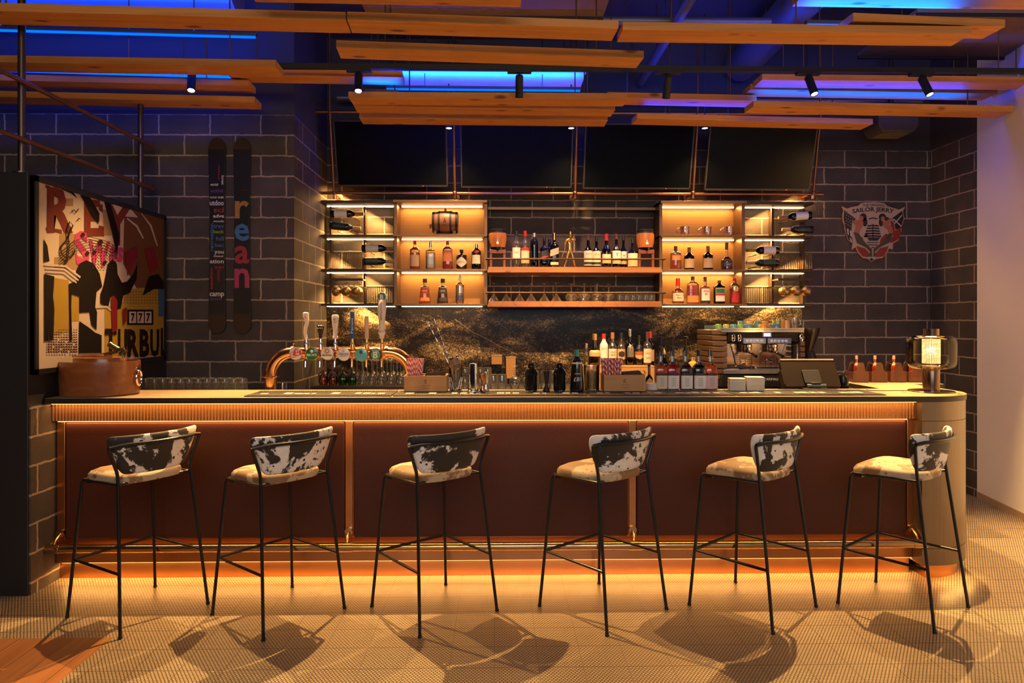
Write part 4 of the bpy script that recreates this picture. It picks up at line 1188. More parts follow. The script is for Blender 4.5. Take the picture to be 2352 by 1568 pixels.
# ---------------------------------------------------------------- skinned figures
def skin(name, joints, bones, mat, parent=None, sub=2):
    me = bpy.data.meshes.new(name)
    keys = list(joints)
    me.from_pydata([joints[k][0] for k in keys], [(keys.index(a), keys.index(b)) for a, b in bones], [])
    o = bpy.data.objects.new(name, me); C.objects.link(o)
    if parent: o.parent = parent
    o.modifiers.new('skin', 'SKIN').use_smooth_shade = True
    lay = me.skin_vertices[0] if me.skin_vertices else None
    if lay is None:
        bm = bmesh.new(); bm.from_mesh(me); bm.verts.layers.skin.verify(); bm.to_mesh(me); bm.free(); lay = me.skin_vertices[0]
    for i, k in enumerate(keys):
        r = joints[k][1]
        lay.data[i].radius = r if isinstance(r, tuple) else (r, r)
        lay.data[i].use_root = (i == 0)
    s = o.modifiers.new('sub', 'SUBSURF'); s.levels = sub; s.render_levels = sub
    me.materials.append(mat)
    return o
gold = flat('gilded', (.85, .52, .12), .25, 1.0)
p = at(1309, 613, 6.42)
fg = thing('golden_figurine', 'golden figurine of a striding man in a tall hat among the whiskies', 'figurine', (p.x, 6.42, zm))
J = {'pelvis': ((0, 0, .170), .020), 'waist': ((-.002, 0, .200), .019), 'chest': ((-.004, 0, .245), .024), 'neck': ((-.001, 0, .272), .009), 'head': ((.002, -.004, .290), .014), 'crown': ((.003, -.004, .305), .011),
     'ls': ((-.030, -.002, .258), .010), 'le': ((-.046, -.012, .215), .008), 'lh': ((-.050, -.026, .180), .006), 'lc': ((-.052, -.032, .165), .006),
     'rs': ((.024, 0, .260), .010), 're': ((.052, -.012, .254), .008), 'rh': ((.022, -.026, .288), .006),
     'lp': ((-.012, 0, .150), .015), 'lk': ((-.030, -.010, .085), .010), 'la': ((-.052, -.004, .016), .007), 'lt': ((-.050, -.028, .006), .006),
     'rp': ((.012, 0, .150), .015), 'rk': ((.030, -.002, .085), .010), 'ra': ((.046, .006, .018), .007), 'rt': ((.056, -.018, .006), .006)}
skin('body', J, [('pelvis', 'waist'), ('waist', 'chest'), ('chest', 'neck'), ('neck', 'head'), ('head', 'crown'), ('chest', 'ls'), ('ls', 'le'), ('le', 'lh'), ('lh', 'lc'), ('chest', 'rs'), ('rs', 're'), ('re', 'rh'),
                 ('pelvis', 'lp'), ('lp', 'lk'), ('lk', 'la'), ('la', 'lt'), ('pelvis', 'rp'), ('rp', 'rk'), ('rk', 'ra'), ('ra', 'rt')], gold, fg)
m = MB(); m.lathe([(.022, .304), (.022, .307), (.013, .308), (.0145, .333), (.001, .334)], c=(.003, -.004, 0), n=16); obj('hat', m, gold, fg)
m = MB(); m.lathe([(.021, .150), (.026, .175), (.022, .205), (.027, .245), (.014, .265)], c=(-.002, 0, 0), n=14, sy=.75, cap=False); m.prism([(-.026, .16), (-.012, .20), (-.006, .20), (-.016, .145), (-.03, .13)], .012, .02, 'y'); obj('tailcoat', m, gold, fg)
m = MB(); m.tube([(-.048, -.03, .175), (-.070, -.035, .12), (-.078, -.036, .09)], .002, 6); obj('cane', m, gold, fg)

# ================================================================ TVs on a copper pipe frame
TY0, TY1 = 6.43, 6.24      # depth at bottom and top edge (screens lean forward)
tvf = thing('pipe_frame', 'dark copper pipe frame carrying the four TVs', 'pipe frame', (.7, 6.5, 2.72))
off = (-.7, -6.5, -2.72)
pipe = flat('aged_copper_pipe', (.32, .14, .07), .32, .9)
def pj(px, py, y): return at(px, py, y)
m = MB(); m.tube([pj(738, 443, 6.46), pj(1890, 446, 6.46)], .014, 12); obj('lower_pipe', m, pipe, tvf, loc=off)
m = MB(); m.tube([pj(722, 257, 6.26), pj(1890, 262, 6.26)], .014, 12); obj('upper_pipe', m, pipe, tvf, loc=off)
for a, b_ in ((757, 767), (1041, 1045), (1325, 1321), (1603, 1592), (1885, 1868)):
    m = MB(); lo = pj(b_, 443, 6.44); m.tube([pj(a, 257 + (a - 757) * .0045, 6.24), lo], .012, 12); m.tube([lo, lo + Vector((0, 0, -.055))], .012, 10); m.sphere(lo, .022, 10)
    obj('upright_pipe', m, pipe, tvf, loc=off)
    m = MB(); m.tube([lo, (lo.x, 6.70, lo.z)], .010, 10); m.tube([(lo.x, 6.68, lo.z), (lo.x, 6.70, lo.z)], .03, 14); obj('wall_mount', m, pipe, tvf, loc=off)
    up = pj(a, 257 + (a - 757) * .0045, 6.24)
    m = MB(); m.tube([up, (up.x, 6.24, 4.25)], .010, 8); obj('drop_rod', m, pipe, tvf, loc=off)
screen = flat('tv_screen', (.003, .004, .006), .10, 0, .16)
bez = flat('tv_bezel', (.06, .05, .042), .35, .5)
for i, (a0, a1, b0, b1, yb) in enumerate(((770, 1027, 775, 1029, 428), (1057, 1313, 1059, 1313, 431), (1340, 1597, 1339, 1585, 434), (1630, 1883, 1618, 1860, 437))):
    bl, br_ = at(b0, yb, TY0), at(b1, yb, TY0)
    cx = (bl.x + br_.x) / 2; W = (br_.x - bl.x) / 2; hh = .585
    tl = math.atan2(TY0 - TY1, .60)
    t = thing('tv', ['black TV nearest the recess corner', 'second black TV from the recess corner', 'third black TV from the recess corner', 'black TV nearest the sailor sign'][i], 'TV', (cx, TY0, bl.z), 0, 'four black TVs over the back bar')
    M = Matrix.Rotation(tl, 4, 'X')
    m = MB(); m.box(-W, W, .004, .035, 0, hh, M=M); m.box(-W * .5, W * .5, .035, .06, .1, hh - .1, M=M); obj('housing', m, matte_black, t, bev=.003)
    m = MB(); m.box(-W + .012, W - .012, .0005, .005, .016, hh - .012, M=M); obj('screen', m, screen, t)
    m = MB()
    m.box(-W, W, 0, .006, 0, .016, M=M); m.box(-W, W, 0, .006, hh - .012, hh, M=M); m.box(-W, -W + .012, 0, .006, 0, hh, M=M); m.box(W - .012, W, 0, .006, 0, hh, M=M)
    obj('bezel', m, bez, t)
    m = MB(); m.sphere((W * .55, -.001, .007), .004, 8, M=M); obj('standby_light', m, emis('standby_red', (1, .05, .02), 3.0), t)
    m = MB(); m.box(-.05, .05, .06, .10, .2, .32, M=M); q = M @ Vector((0, .08, .26)); m.tube([q, (0, 6.70 - TY0, q.z)], .02, 10); obj('wall_arm', m, matte_black, t)
# small downlights clipped to the frame
for i, px in enumerate((1031, 1312, 1619)):
    p = at(px, 295, 6.10)
    t = thing('downlight', ['small downlight in front of the gap after the first TV', 'small downlight in front of the gap after the second TV', 'small downlight in front of the gap after the third TV'][i], 'downlight', p, 0, 'small downlights before the TV gaps')
    m = MB(); m.lathe([(.0245, .004), (.028, 0), (.028, .09), (.001, .092)], n=18, cap=False); obj('can', m, matte_black, t)
    m = MB(); m.lathe([(.0245, .003), (.001, .001)], n=18, cap=False); obj('lens', m, lens, t)
    m = MB(); m.tube([(0, 0, .09), (0, 0, 4.25 - p.z)], .006, 8); obj('stem', m, matte_black, t)
    l = bpy.data.lights.new('downlight_beam', 'SPOT'); l.energy = 95; l.color = SPOTC; l.spot_size = math.radians(112); l.spot_blend = .8; l.shadow_soft_size = .02
    o = bpy.data.objects.new('downlight_beam', l); C.objects.link(o); o.parent = t; o.location = (0, 0, -.012)
# ================================================================ wall art, skis, sign, posts
AX = -2.632
def aX(px, py, x=AX):
    xc = (px - 1176) / F
    t = x / (xc * cs + sn)
    return Vector((x, t * (cs - xc * sn), H + t * (735 - py) / F))
def az(zx, zy, x=AX): return aX(80 + zx / 3.41, 400 + zy / 3.41, x)

c0, c1 = az(52, 40), az(1045, 1420)
art = thing('framed_artwork', 'large black-framed street-art print on the dark partition', 'artwork', (AX - .02, 4.77, 1.255))
off = (-(AX - .02), -4.77, -1.255)
ya, yb, za, zb_ = 4.0, 5.555, 1.245, 2.375
m = MB(); m.box(AX - .022, AX - .002, ya, yb, za, zb_); obj('backing', m, matte_black, art, loc=off)
m = MB()
for q in ((ya, ya + .03, za, zb_), (yb - .03, yb, za, zb_), (ya, yb, za, za + .03), (ya, yb, zb_ - .03, zb_)): m.box(AX - .022, AX + .007, *q)
obj('frame', m, flat('frame_black', (.008, .008, .009), .4), art, loc=off)
m = MB(); m.box(AX - .002, AX, ya + .03, yb - .03, za + .03, zb_ - .03); obj('print', m, flat('print_cream', (.44, .345, .265), .55), art, loc=off)
lay = [0]
def inkm(n, c): return flat('print_' + n, tuple(q * .62 for q in c), .7, 0, .12)
def clipz(zx, zy):
    p = az(zx, zy); p.y = min(max(p.y, ya + .031), yb - .031); p.z = min(max(p.z, za + .031), zb_ - .031); return p
def apoly(name, mat, polys, texts=(), dots=()):
    """flat printed shapes, given in rows and columns of the print as the photo shows it"""
    lay[0] += 1; dx = .00008 * lay[0]
    m = MB()
    for pl in polys:
        lay[0] += 1; dx = .00008 * lay[0]
        m.add([clipz(*q) + Vector((dx, 0, 0)) for q in pl], [tuple(range(len(pl)))])
        if name in ('print_field', 'print_silhouette', 'print_accent', 'print_line'):
            obj(name, m, mat, art, smooth=0, loc=off, fix=False); m = MB()
    for s, h, cx, cy, wd, rot in texts:
        lay[0] += 1; dx = .00008 * lay[0]
        tm = MB(); text_mb(tm, s, h, 0, 0, w=wd, rot=rot, bold=.04)
        b = len(m.v)
        m.add([clipz(cx + v.x, cy - v.z) + Vector((dx, 0, 0)) for v in tm.v], tm.f)
        obj(name, m, mat, art, smooth=0, loc=off, fix=False); m = MB()
    lay[0] += 1; dx = .00008 * lay[0]
    for cx, cy, r in dots:
        n = 8
        m.add([clipz(cx + r * math.cos(2 * PI * i / n), cy + r * math.sin(2 * PI * i / n)) + Vector((dx, 0, 0)) for i in range(n)], [tuple(range(n))])
    return obj(name, m, mat, art, smooth=0, loc=off, fix=False) if m.v else None
apoly('print_field', inkm('tan', (.42, .26, .13)), [[(150, 650), (420, 640), (420, 760), (150, 740)], [(175, 185), (300, 190), (300, 250), (175, 250)], [(190, 455), (330, 470), (330, 720), (190, 640)], [(530, 270), (600, 300), (600, 480), (540, 480)]])
apoly('print_field', inkm('brown', (.16, .065, .02)), [[(700, 330), (1030, 320), (1030, 900), (800, 900), (690, 700)], [(760, 280), (1030, 320), (1030, 480), (880, 430)]])
apoly('print_field', inkm('ochre', (.46, .29, .04)), [[(150, 810), (265, 830), (265, 1230), (150, 1260)], [(285, 950), (345, 970), (345, 1150), (285, 1150)], [(700, 900), (1030, 880), (1030, 1420), (545, 1420), (545, 1050), (690, 1000)]])
apoly('print_letter', inkm('red', (.20, .035, .02)), [[(80, 80), (120, 95), (120, 120), (80, 105)], [(85, 415), (210, 435), (210, 465), (85, 440)], [(385, 190), (420, 200), (420, 480), (385, 475)], [(500, 230), (530, 240), (530, 300), (500, 280)], [(500, 400), (540, 410), (540, 490), (500, 480)]],
      [('R', 330, 195, 275, 205, 0), ('E', 270, 450, 335, 120, 0), ('Y', 300, 645, 390, 190, 0)])
apoly('print_letter', inkm('pink', (.62, .07, .20)), [], [('S', 250, 365, 580, 110, .1), ('W', 190, 500, 620, 170, -.05), ('ss', 150, 640, 600, 110, -.1)])
apoly('print_silhouette', inkm('black', (.010, .005, .004)), [
    [(66, 505), (95, 560), (112, 680), (66, 690)],
    [(70, 780), (150, 800), (140, 960), (150, 1060), (140, 1300), (70, 1310)],
    [(320, 760), (345, 700), (400, 672), (460, 700), (505, 780), (525, 880), (480, 920), (470, 1040), (485, 1080), (480, 1220), (440, 1180), (425, 1080), (345, 1085), (345, 960), (285, 940), (280, 1030), (290, 1300), (270, 1310), (262, 860), (330, 830)],
    [(550, 800), (570, 700), (605, 665), (640, 700), (645, 780), (680, 850), (720, 840), (770, 780), (800, 700), (795, 820), (740, 930), (690, 950), (670, 1050), (640, 1060), (620, 960), (590, 960), (570, 1050), (510, 1010), (510, 940), (535, 870)],
    [(345, 1150), (420, 1200), (470, 1240), (520, 1260), (520, 1400), (340, 1400)],
    [(350, 160), (430, 175), (500, 300), (495, 390), (440, 330), (390, 230)],
    [(540, 210), (590, 230), (660, 480), (640, 640), (600, 450)],
    [(840, 950), (890, 800), (960, 780), (1010, 840), (1015, 900), (930, 900)],
    [(720, 1060), (925, 1060), (925, 1180), (720, 1180)], [(190, 85), (300, 120), (330, 190), (280, 150)]])
apoly('print_line', inkm('cream_line', (.66, .54, .42)), [
    [(70, 700), (235, 710), (355, 800), (350, 815), (235, 728), (70, 716)], [(80, 728), (230, 738), (340, 825), (335, 838), (228, 752), (80, 744)], [(85, 755), (225, 765), (325, 845), (320, 855), (222, 780), (85, 770)],
    [(470, 1035), (560, 1030), (598, 1062), (590, 1072), (556, 1044), (470, 1048)], [(735, 1075), (790, 1075), (790, 1165), (735, 1165)], [(798, 1075), (850, 1075), (850, 1165), (798, 1165)], [(858, 1075), (910, 1075), (910, 1165), (858, 1165)],
    [(720, 340), (800, 400), (850, 500), (840, 505), (790, 415), (715, 350)], [(830, 290), (910, 400), (960, 560), (950, 562), (900, 410), (822, 296)]])
apoly('print_letter', inkm('dark', (.016, .006, .004)), [], [('7', 60, 763, 1120, 30, 0), ('7', 60, 824, 1120, 30, 0), ('7', 60, 884, 1120, 30, 0), ('T', 190, 590, 1310, 90, 0), ('U', 195, 682, 1315, 70, 0), ('R', 200, 765, 1320, 90, 0), ('B', 200, 855, 1320, 75, 0), ('U', 200, 935, 1320, 70, 0), ('L', 200, 1005, 1310, 45, 0)])
dots = [(100 + 20 * i, 1200 + 19 * j, 4 + .45 * min(j, 8)) for i in range(12) for j in range(1, 11) if (i * 7 + j) % 11]
dots += [(700 + 22 * i, 920 + 22 * j, 4) for i in range(14) for j in range(5)] + [(450 + 22 * i, 560 + 25 * j, 5) for i in range(9) for j in range(8)]
apoly('print_dot', inkm('dot', (.06, .02, .02)), [], dots=dots)
apoly('print_accent', inkm('blue', (.05, .13, .30)), [[(965, 900), (1020, 900), (1025, 1110), (965, 1115)]])
apoly('print_accent', inkm('maroon', (.22, .015, .02)), [[(590, 960), (615, 950), (640, 990), (640, 1220), (600, 1240)], [(680, 1060), (715, 1040), (712, 1150), (685, 1180)], [(700, 620), (790, 560), (800, 640), (720, 800)], [(850, 580), (930, 570), (960, 720), (900, 780)]])
def ribbon(pts, wd):
    out = []
    for s in (1, -1):
        q = pts if s == 1 else pts[::-1]
        for i, (x, y) in enumerate(q):
            a = q[max(i - 1, 0)]; b_ = q[min(i + 1, len(q) - 1)]
            dx, dy = b_[0] - a[0], b_[1] - a[1]; L = math.hypot(dx, dy) or 1
            out.append((x - dy / L * wd, y + dx / L * wd))
    return out
cl = [(250 + 55 * math.cos(a) , 590 + 65 * math.sin(a)) for a in [PI * 2 * i / 20 for i in range(17)]]
apoly('print_stave', inkm('stave', (.03, .012, .01)), [ribbon([(185, 620 + 22 * k), (300, 520 + 22 * k), (420, 490 + 22 * k), (540, 520 + 22 * k), (640, 570 + 22 * k)], 2.2) for k in range(5)] + [ribbon(cl, 5), ribbon([(245, 690), (260, 560), (245, 430), (265, 370), (290, 400), (250, 500), (200, 570)], 5)] +
      [ribbon([(278, 290), (300, 280), (315, 300), (335, 270)], 4), ribbon([(325, 360), (338, 345), (348, 350)], 4)], dots=[(370, 472, 16), (405, 617, 16), (460, 608, 16), (540, 690, 15), (507, 530, 20), (625, 605, 14), (230, 690, 14)])

# steel posts and rails on the partition
stp = flat('post_steel', (.10, .075, .07), .35, .8)
pf = thing('post_and_rail', 'slim steel posts with two rails standing on the dark partition', 'railing', (-2.73, 4.8, 2.39))
off = (2.73, -4.8, -2.39)
for px in (50, 323):
    q = aX(px, 300, -2.73)
    m = MB(); m.tube([(-2.73, q.y, 2.392), (-2.73, q.y, 4.25 if px < 100 else 3.198)], .020, 14); m.tube([(-2.73, q.y, 2.392), (-2.73, q.y, 2.402)], .045, 14); obj('post', m, stp, pf, loc=off)
for z in (2.91, 2.58):
    m = MB(); m.tube([(-2.70, 3.84, z), (-2.70, 5.50, z)], .014, 12); obj('rail', m, flat('rail_rust', (.20, .085, .045), .45, .6), pf, loc=off)

# skis
def ski(label, pxc, words):
    y = 5.60
    p0, p1 = at(pxc, 317, y), at(pxc, 766, y)
    L = p0.z - p1.z; t = thing('ski', label, 'ski', (p0.x, y, p1.z), 0, 'skis on the block wall')
    def half(v):
        w_ = .060 + .012 * (2 * abs(v - .5)) ** 2
        if v > .94: w_ *= math.sqrt(max(0, 1 - ((v - .94) / .06) ** 2))
        if v < .05: w_ *= math.sqrt(max(0, 1 - ((.05 - v) / .05) ** 2))
        return w_
    vsn = [0, .006, .015, .03, .05] + [.05 + .89 * i / 18 for i in range(1, 19)] + [.955, .97, .985, .994, 1.0]
    poly = [(half(v), v * L) for v in vsn] + [(-half(v), v * L) for v in reversed(vsn)]
    m = MB(); m.prism(poly, 0, -.012, 'y'); obj('ski_body', m, flat('ski_black', (.012, .012, .014), .3), t, bev=.002)
    m = MB(); m.prism([(half(v) * .97, v * L) for v in vsn if v > .91] + [(-half(v) * .97, v * L) for v in reversed(vsn) if v > .91], -.0125, -.0135, 'y'); obj('tip_patch', m, flat('ski_tip_brown', (.032, .016, .008), .35), t); m = MB()
    m.prism([(half(v) * .97, v * L) for v in vsn if v < .1] + [(-half(v) * .97, v * L) for v in reversed(vsn) if v < .1], -.0125, -.0135, 'y'); obj('tip_patch', m, flat('ski_tip_brown', (.032, .016, .008), .35), t)
    m = MB(); m.box(-.02, .02, 0, .018, L * .3, L * .34); m.box(-.02, .02, 0, .018, L * .68, L * .72); obj('wall_bracket', m, black, t)
    for wtxt, yy, hpx, col, wd, rot, dx in words:
        z = (766 - yy) / 449 * L
        m = MB(); text_mb(m, wtxt, hpx * .0034, dx, z, y=-.0136, w=wd, rot=rot, bold=.02)
        obj('lettering', m, flat('ski_ink_' + col, {'w': (.62, .58, .55), 'r': (.28, .015, .03), 'p': (.12, .045, .22), 'b': (.035, .14, .32), 'g': (.20, .29, .03), 'o': (.34, .15, .03), 'k': (.36, .03, .10)}[col], .5), t, smooth=0, fix=False)
W1 = [('ental', 424, 6, 'w', .06, 0, -.02), ('forest', 414, 6, 'w', .075, -PI / 2, .048), ('activi', 438, 9, 'p', .10, 0, 0), ('cout met', 453, 6, 'w', .11, 0, 0), ('utdoo', 466, 12, 'w', .11, 0, 0), ('sci', 482, 12, 'r', .08, 0, .015), ('adve', 496, 8, 'w', .085, 0, .014), ('woodc', 508, 5, 'w', .085, 0, .014),
      ('trav', 519, 9, 'b', .085, 0, .014), ('back', 532, 8, 'g', .085, 0, .014), ('hil', 548, 9, 'b', .06, 0, .024), ('bac', 563, 8, 'b', .07, 0, .02), ('you', 578, 9, 'w', .075, 0, .018), ('mour', 588, 5, 'w', .08, 0, .016), ('ation', 600, 9, 'w', .11, 0, 0), ('equ', 613, 7, 'r', .07, 0, .02),
      ('expedition', 640, 7, 'r', .17, PI / 2, -.044), ('climbing', 632, 5, 'r', .09, PI / 2, .01), ('camp', 674, 12, 'w', .115, 0, 0), ('formal', 686, 6, 'p', .09, 0, -.01), ('recreation', 545, 8, 'b', .22, PI / 2, -.042), ('development', 396, 4, 'r', .12, PI / 2, .014)]
W2 = [('r', 472, 58, 'o', .112, 0, 0), ('e', 524, 56, 'b', .118, 0, 0), ('a', 575, 58, 'r', .118, 0, 0), ('n', 628, 64, 'k', .118, 0, 0), ('-', 437, 3, 'r', .05, 0, .02)]
ski('black ski covered in small coloured words', 499.5, W1)
ski('black ski with four big orange, blue and red letters', 557, W2)

# sailor sign
def sg(zx, zy): return at(1910 + zx / 9.225, 450 + zy / 9.225, 6.69)
o0 = sg(880, 800)
sign = thing('wall_sign', 'shield-shaped painted metal sign with two figures and a ship on the block wall', 'sign', (o0.x, 6.69, o0.z))
def sp_(name, mat, polys, d0, d1, texts=()):
    m = MB()
    for pl in polys: m.prism([(sg(*q).x - o0.x, sg(*q).z - o0.z) for q in pl], -d0, -d1, 'y')
    for s, h, cx, cy, wd, bend in texts:
        q = sg(cx, cy); k = 6.8 / 1600 / 9.225
        text_mb(m, s, h * k, q.x - o0.x, q.z - o0.z, y=-d1, w=wd * k, bend=bend * k, bold=.03)
    return obj(name, m, mat, sign, smooth=0, fix=not texts)
outl_s = [(205, 220), (310, 270), (400, 240), (560, 210), (620, 155), (860, 135), (1100, 155), (1170, 220), (1350, 270), (1420, 290), (1545, 230), (1500, 330), (1525, 480), (1490, 600), (1455, 680), (1475, 740), (1420, 860), (1410, 940), (1290, 1010), (1280, 1140), (1210, 1110), (1160, 1210), (1060, 1320), (930, 1335), (830, 1405), (750, 1335), (650, 1320), (560, 1230), (490, 1090), (410, 1140), (430, 1010), (330, 930), (290, 800), (255, 700), (270, 640), (225, 540), (215, 400), (240, 310)]
sp_('plate', flat('sign_edge_tan', (.42, .24, .14), .35), [outl_s], .0, .012)
cx_, cy_ = 870, 760
inn = [(cx_ + (x - cx_) * .965, cy_ + (y - cy_) * .965) for x, y in outl_s]
sp_('ground', flat('sign_cream', (.40, .30, .23), .35), [inn], .012, .0128)
skn = flat('sign_skin', (.34, .12, .05), .4); sblk = flat('sign_black', (.018, .013, .012), .35); sred = flat('sign_red', (.22, .02, .015), .35); sgrn = flat('sign_green', (.05, .055, .025), .35)
sp_('flag', sblk, [[(255, 300), (500, 490), (420, 580), (400, 760), (440, 1000), (340, 920), (290, 760), (270, 620), (240, 480)], [(1270, 470), (1480, 320), (1510, 480), (1450, 680), (1340, 720), (1310, 560)]], .0128, .0134)
stars = []
for i in range(4):
    for j in range(5):
        x, y = 290 + 45 * i + 14 * (j % 2), 350 + 60 * j + 25 * i
        if x < 470 - (j - 2) * 20: stars.append([(x + (14 if k % 2 == 0 else 6) * math.sin(PI * k / 5), y - (14 if k % 2 == 0 else 6) * math.cos(PI * k / 5)) for k in range(10)])
sp_('flag_star', flat('sign_white', (.5, .45, .4), .4), stars + [[(310, 690), (345, 700), (350, 840), (320, 800)], [(370, 730), (400, 740), (420, 880), (385, 850)], [(365, 880), (395, 900), (430, 980), (390, 960)], [(1300, 480), (1470, 640), (1460, 660), (1290, 500)], [(1480, 420), (1320, 600), (1310, 580), (1470, 400)]], .0134, .0138)
sp_('drapery', sred, [[(1230, 520), (1300, 560), (1330, 740), (1440, 680), (1460, 760), (1400, 920), (1270, 990), (1180, 980), (1290, 840), (1240, 640)], [(500, 900), (640, 880), (700, 1060), (560, 1010)], [(1030, 900), (1130, 800), (1250, 830), (1180, 960), (1040, 1040), (1000, 1000)], [(500, 1060), (700, 1110), (790, 1220), (760, 1300), (640, 1280), (560, 1180)], [(1190, 1060), (1000, 1110), (920, 1210), (940, 1300), (1080, 1280), (1150, 1180)]], .0128, .0140)
sp_('tail', sgrn, [[(450, 770), (560, 790), (640, 920), (740, 1040), (840, 1120), (850, 1290), (740, 1290), (800, 1190), (720, 1100), (520, 1000)], [(1290, 790), (1190, 800), (1090, 960), (960, 1050), (870, 1120), (870, 1290), (950, 1290), (900, 1190), (990, 1100), (1210, 990)]], .0128, .0144)
def blob(cx, cy, rx, ry, rot=0): return [(cx + rx * math.cos(a) * math.cos(rot) - ry * math.sin(a) * math.sin(rot), cy + rx * math.cos(a) * math.sin(rot) + ry * math.sin(a) * math.cos(rot)) for a in [2 * PI * i / 16 for i in range(16)]]
sp_('hair', sblk, [blob(655, 450, 75, 80), blob(690, 560, 55, 90), blob(1060, 450, 75, 75), blob(1030, 560, 45, 90), blob(1150, 490, 60, 40)], .0128, .0146)
sp_('figure', skn, [blob(1070, 490, 45, 55), [(1060, 570), (1130, 530), (1250, 470), (1270, 490), (1200, 600), (1260, 660), (1290, 780), (1200, 800), (1170, 720), (1080, 650)]], .0128, .0150)
sp_('figure', skn, [blob(615, 480, 45, 55), [(420, 520), (560, 510), (650, 540), (660, 620), (600, 720), (570, 790), (460, 770), (500, 640), (440, 570)]], .0128, .0150)
ship = [[(750 - 18 * j, 620 + 55 * j), (860, 612 + 55 * j), (980 + 12 * j, 620 + 55 * j), (985 + 14 * j, 655 + 55 * j), (860, 645 + 55 * j), (740 - 18 * j, 655 + 55 * j)] for j in range(5)]
sp_('ship', sblk, ship + [[(740, 880), (1020, 880), (960, 950), (780, 950)], [(662, 860), (740, 790), (745, 880)], [(852, 590), (868, 590), (868, 890), (852, 890)], [(720, 980), (1000, 985), (960, 1000), (740, 1000)], [(740, 1030), (980, 1030), (940, 1050), (760, 1050)], [(820, 1080), (900, 1080), (860, 1110)], [(760, 480), (860, 455), (970, 480), (940, 500), (860, 480), (790, 500)], [(830, 1310), (880, 1350), (835, 1390), (785, 1345)]], .0128, .0140)
sp_('lettering', sblk, [], 0, .0136, [('SAILOR JERRY', 88, 865, 285, 890, 2200), ('THE ORIGINAL', 44, 880, 195, 480, 2200)])

# boxy unit up on the wall, right of the TVs
q = at(2046, 300, 6.40)
pu = thing('wall_unit', 'dark rounded boxy unit mounted high above the sailor sign', 'wall unit', (q.x, 6.40, 3.27))
m = MB(); m.prism([(-.19, .06), (-.15, 0), (.14, 0), (.18, .05), (.19, .22), (-.19, .22)], -.14, .14, 'y'); obj('case', m, flat('unit_case', (.07, .06, .05), .5), pu, bev=.01)
m = MB(); m.box(-.13, .12, -.10, .10, -.004, .0); obj('grille', m, flat('unit_grille', (.16, .13, .08), .6), pu)
m = MB(); m.tube([(0, .0, .22), (0, 0, 4.25 - 3.27)], .02, 12); obj('bracket', m, matte_black, pu)

# ceiling panels, pipes and trays between the planks
def cpanel(label, x0, x1, y0, y1, z, mat, name='ceiling_panel'):
    t = thing(name, label, 'ceiling panel', ((x0 + x1) / 2, (y0 + y1) / 2, z), 0, 'panels hung under the ceiling')
    W, D = (x1 - x0) / 2, (y1 - y0) / 2
    m = MB(); m.box(-W, W, -D, D, 0, .03); obj('panel_board', m, mat, t, bev=.003)
    m = MB(); m.box(-W, W, -D, -D + .02, -.02, 0); m.box(-W, W, D - .02, D, -.02, 0); obj('edge_frame', m, matte_black, t)
    for sx in (-1, 1):
        m = MB(); m.tube([(sx * W * .8, 0, .03), (sx * W * .8, 0, 4.25 - z)], .006, 8); obj('hanger_rod', m, dark_bronze, t)
brownp = flat('ribbed_brown_panel', (.20, .12, .05), .6)
cpanel('brown ribbed panel above the planks at the top centre', -.93, .74, 3.6, 4.93, 3.70, brownp)
cpanel('olive brown panel above the planks in the top right corner', 2.92, 4.2, 4.80, 5.62, 3.70, brownp)
cpanel('white panel glowing blue above the centre spotlight', -.95, .73, 5.72, 6.2, 3.62, flat('white_panel', (.7, .7, .72), .5))
def pipe(label, pts, r, mat, name='ceiling_pipe'):
    c = Vector(pts[0]); t = thing(name, label, 'pipe', c, 0, 'pipes under the ceiling')
    m = MB(); m.tube([Vector(p) - c for p in pts], r, 14); obj('pipe_run', m, mat, t)
    m = MB()
    for a, b_ in zip(pts, pts[1:]):
        for f_ in (.2, .5, .8):
            q = Vector(a).lerp(Vector(b_), f_) - c
            m2 = MB(); m2.tube([q + Vector((0, 0, r)), Vector((q.x, q.y, 4.25 - c.z))], .005, 6); obj('hanger_rod', m2, dark_bronze, t)
    return t
gal = flat('galvanised', (.16, .16, .18), .45, .6)
pipe('big round duct crossing above the artwork', [(-5.5, 5.1, 3.95), (-1.9, 5.1, 3.95)], .16, gal)
pipe('steel pipe running under the ceiling above the middle', [(-1.4, 5.35, 3.86), (2.1, 5.35, 3.86)], .035, gal)
pipe('steel pipe running front to back above the fourth spotlight', [(1.35, 3.2, 3.82), (1.35, 6.6, 3.82)], .04, gal)
pipe('thin conduit along the back wall above the TVs', [(-1.5, 6.5, 3.62), (4.0, 6.5, 3.62)], .02, gal)
pipe('wide square-looking duct above the top right plank', [(2.3, 3.4, 3.98), (2.3, 6.6, 3.98)], .15, gal)

# ================================================================ beer tower
TY = 4.72
k = 4.70 / F
tx = lambda px: at(px, 809, TY).x
tzz = lambda py: at(780, py, TY).z
bt = thing('beer_tower', 'copper pipe beer tower with six taps and round badges', 'beer tower', (tx(782), TY, 1.0))
off = (-tx(782), -TY, -1.0)
pr_, zc = 13.3 * k, tzz(809)
cop = noisy('polished_copper', (.80, .40, .16), (.85, .45, .20), 3, .17, 1.0)
path = [(tx(622), TY, 1.0), (tx(622), TY, zc - .15)]
path += [(tx(622) + .15 - .15 * math.cos(a), TY, zc - .15 + .15 * math.sin(a)) for a in [PI / 2 * i / 10 for i in range(1, 11)]]
path += [(tx(943) - .15 + .15 * math.sin(a), TY, zc - .15 + .15 * math.cos(a)) for a in [PI / 2 * i / 10 for i in range(0, 11)]] + [(tx(943), TY, 1.0)]
m = MB(); m.tube(path, pr_, 24); obj('tower_pipe', m, cop, bt, loc=off)
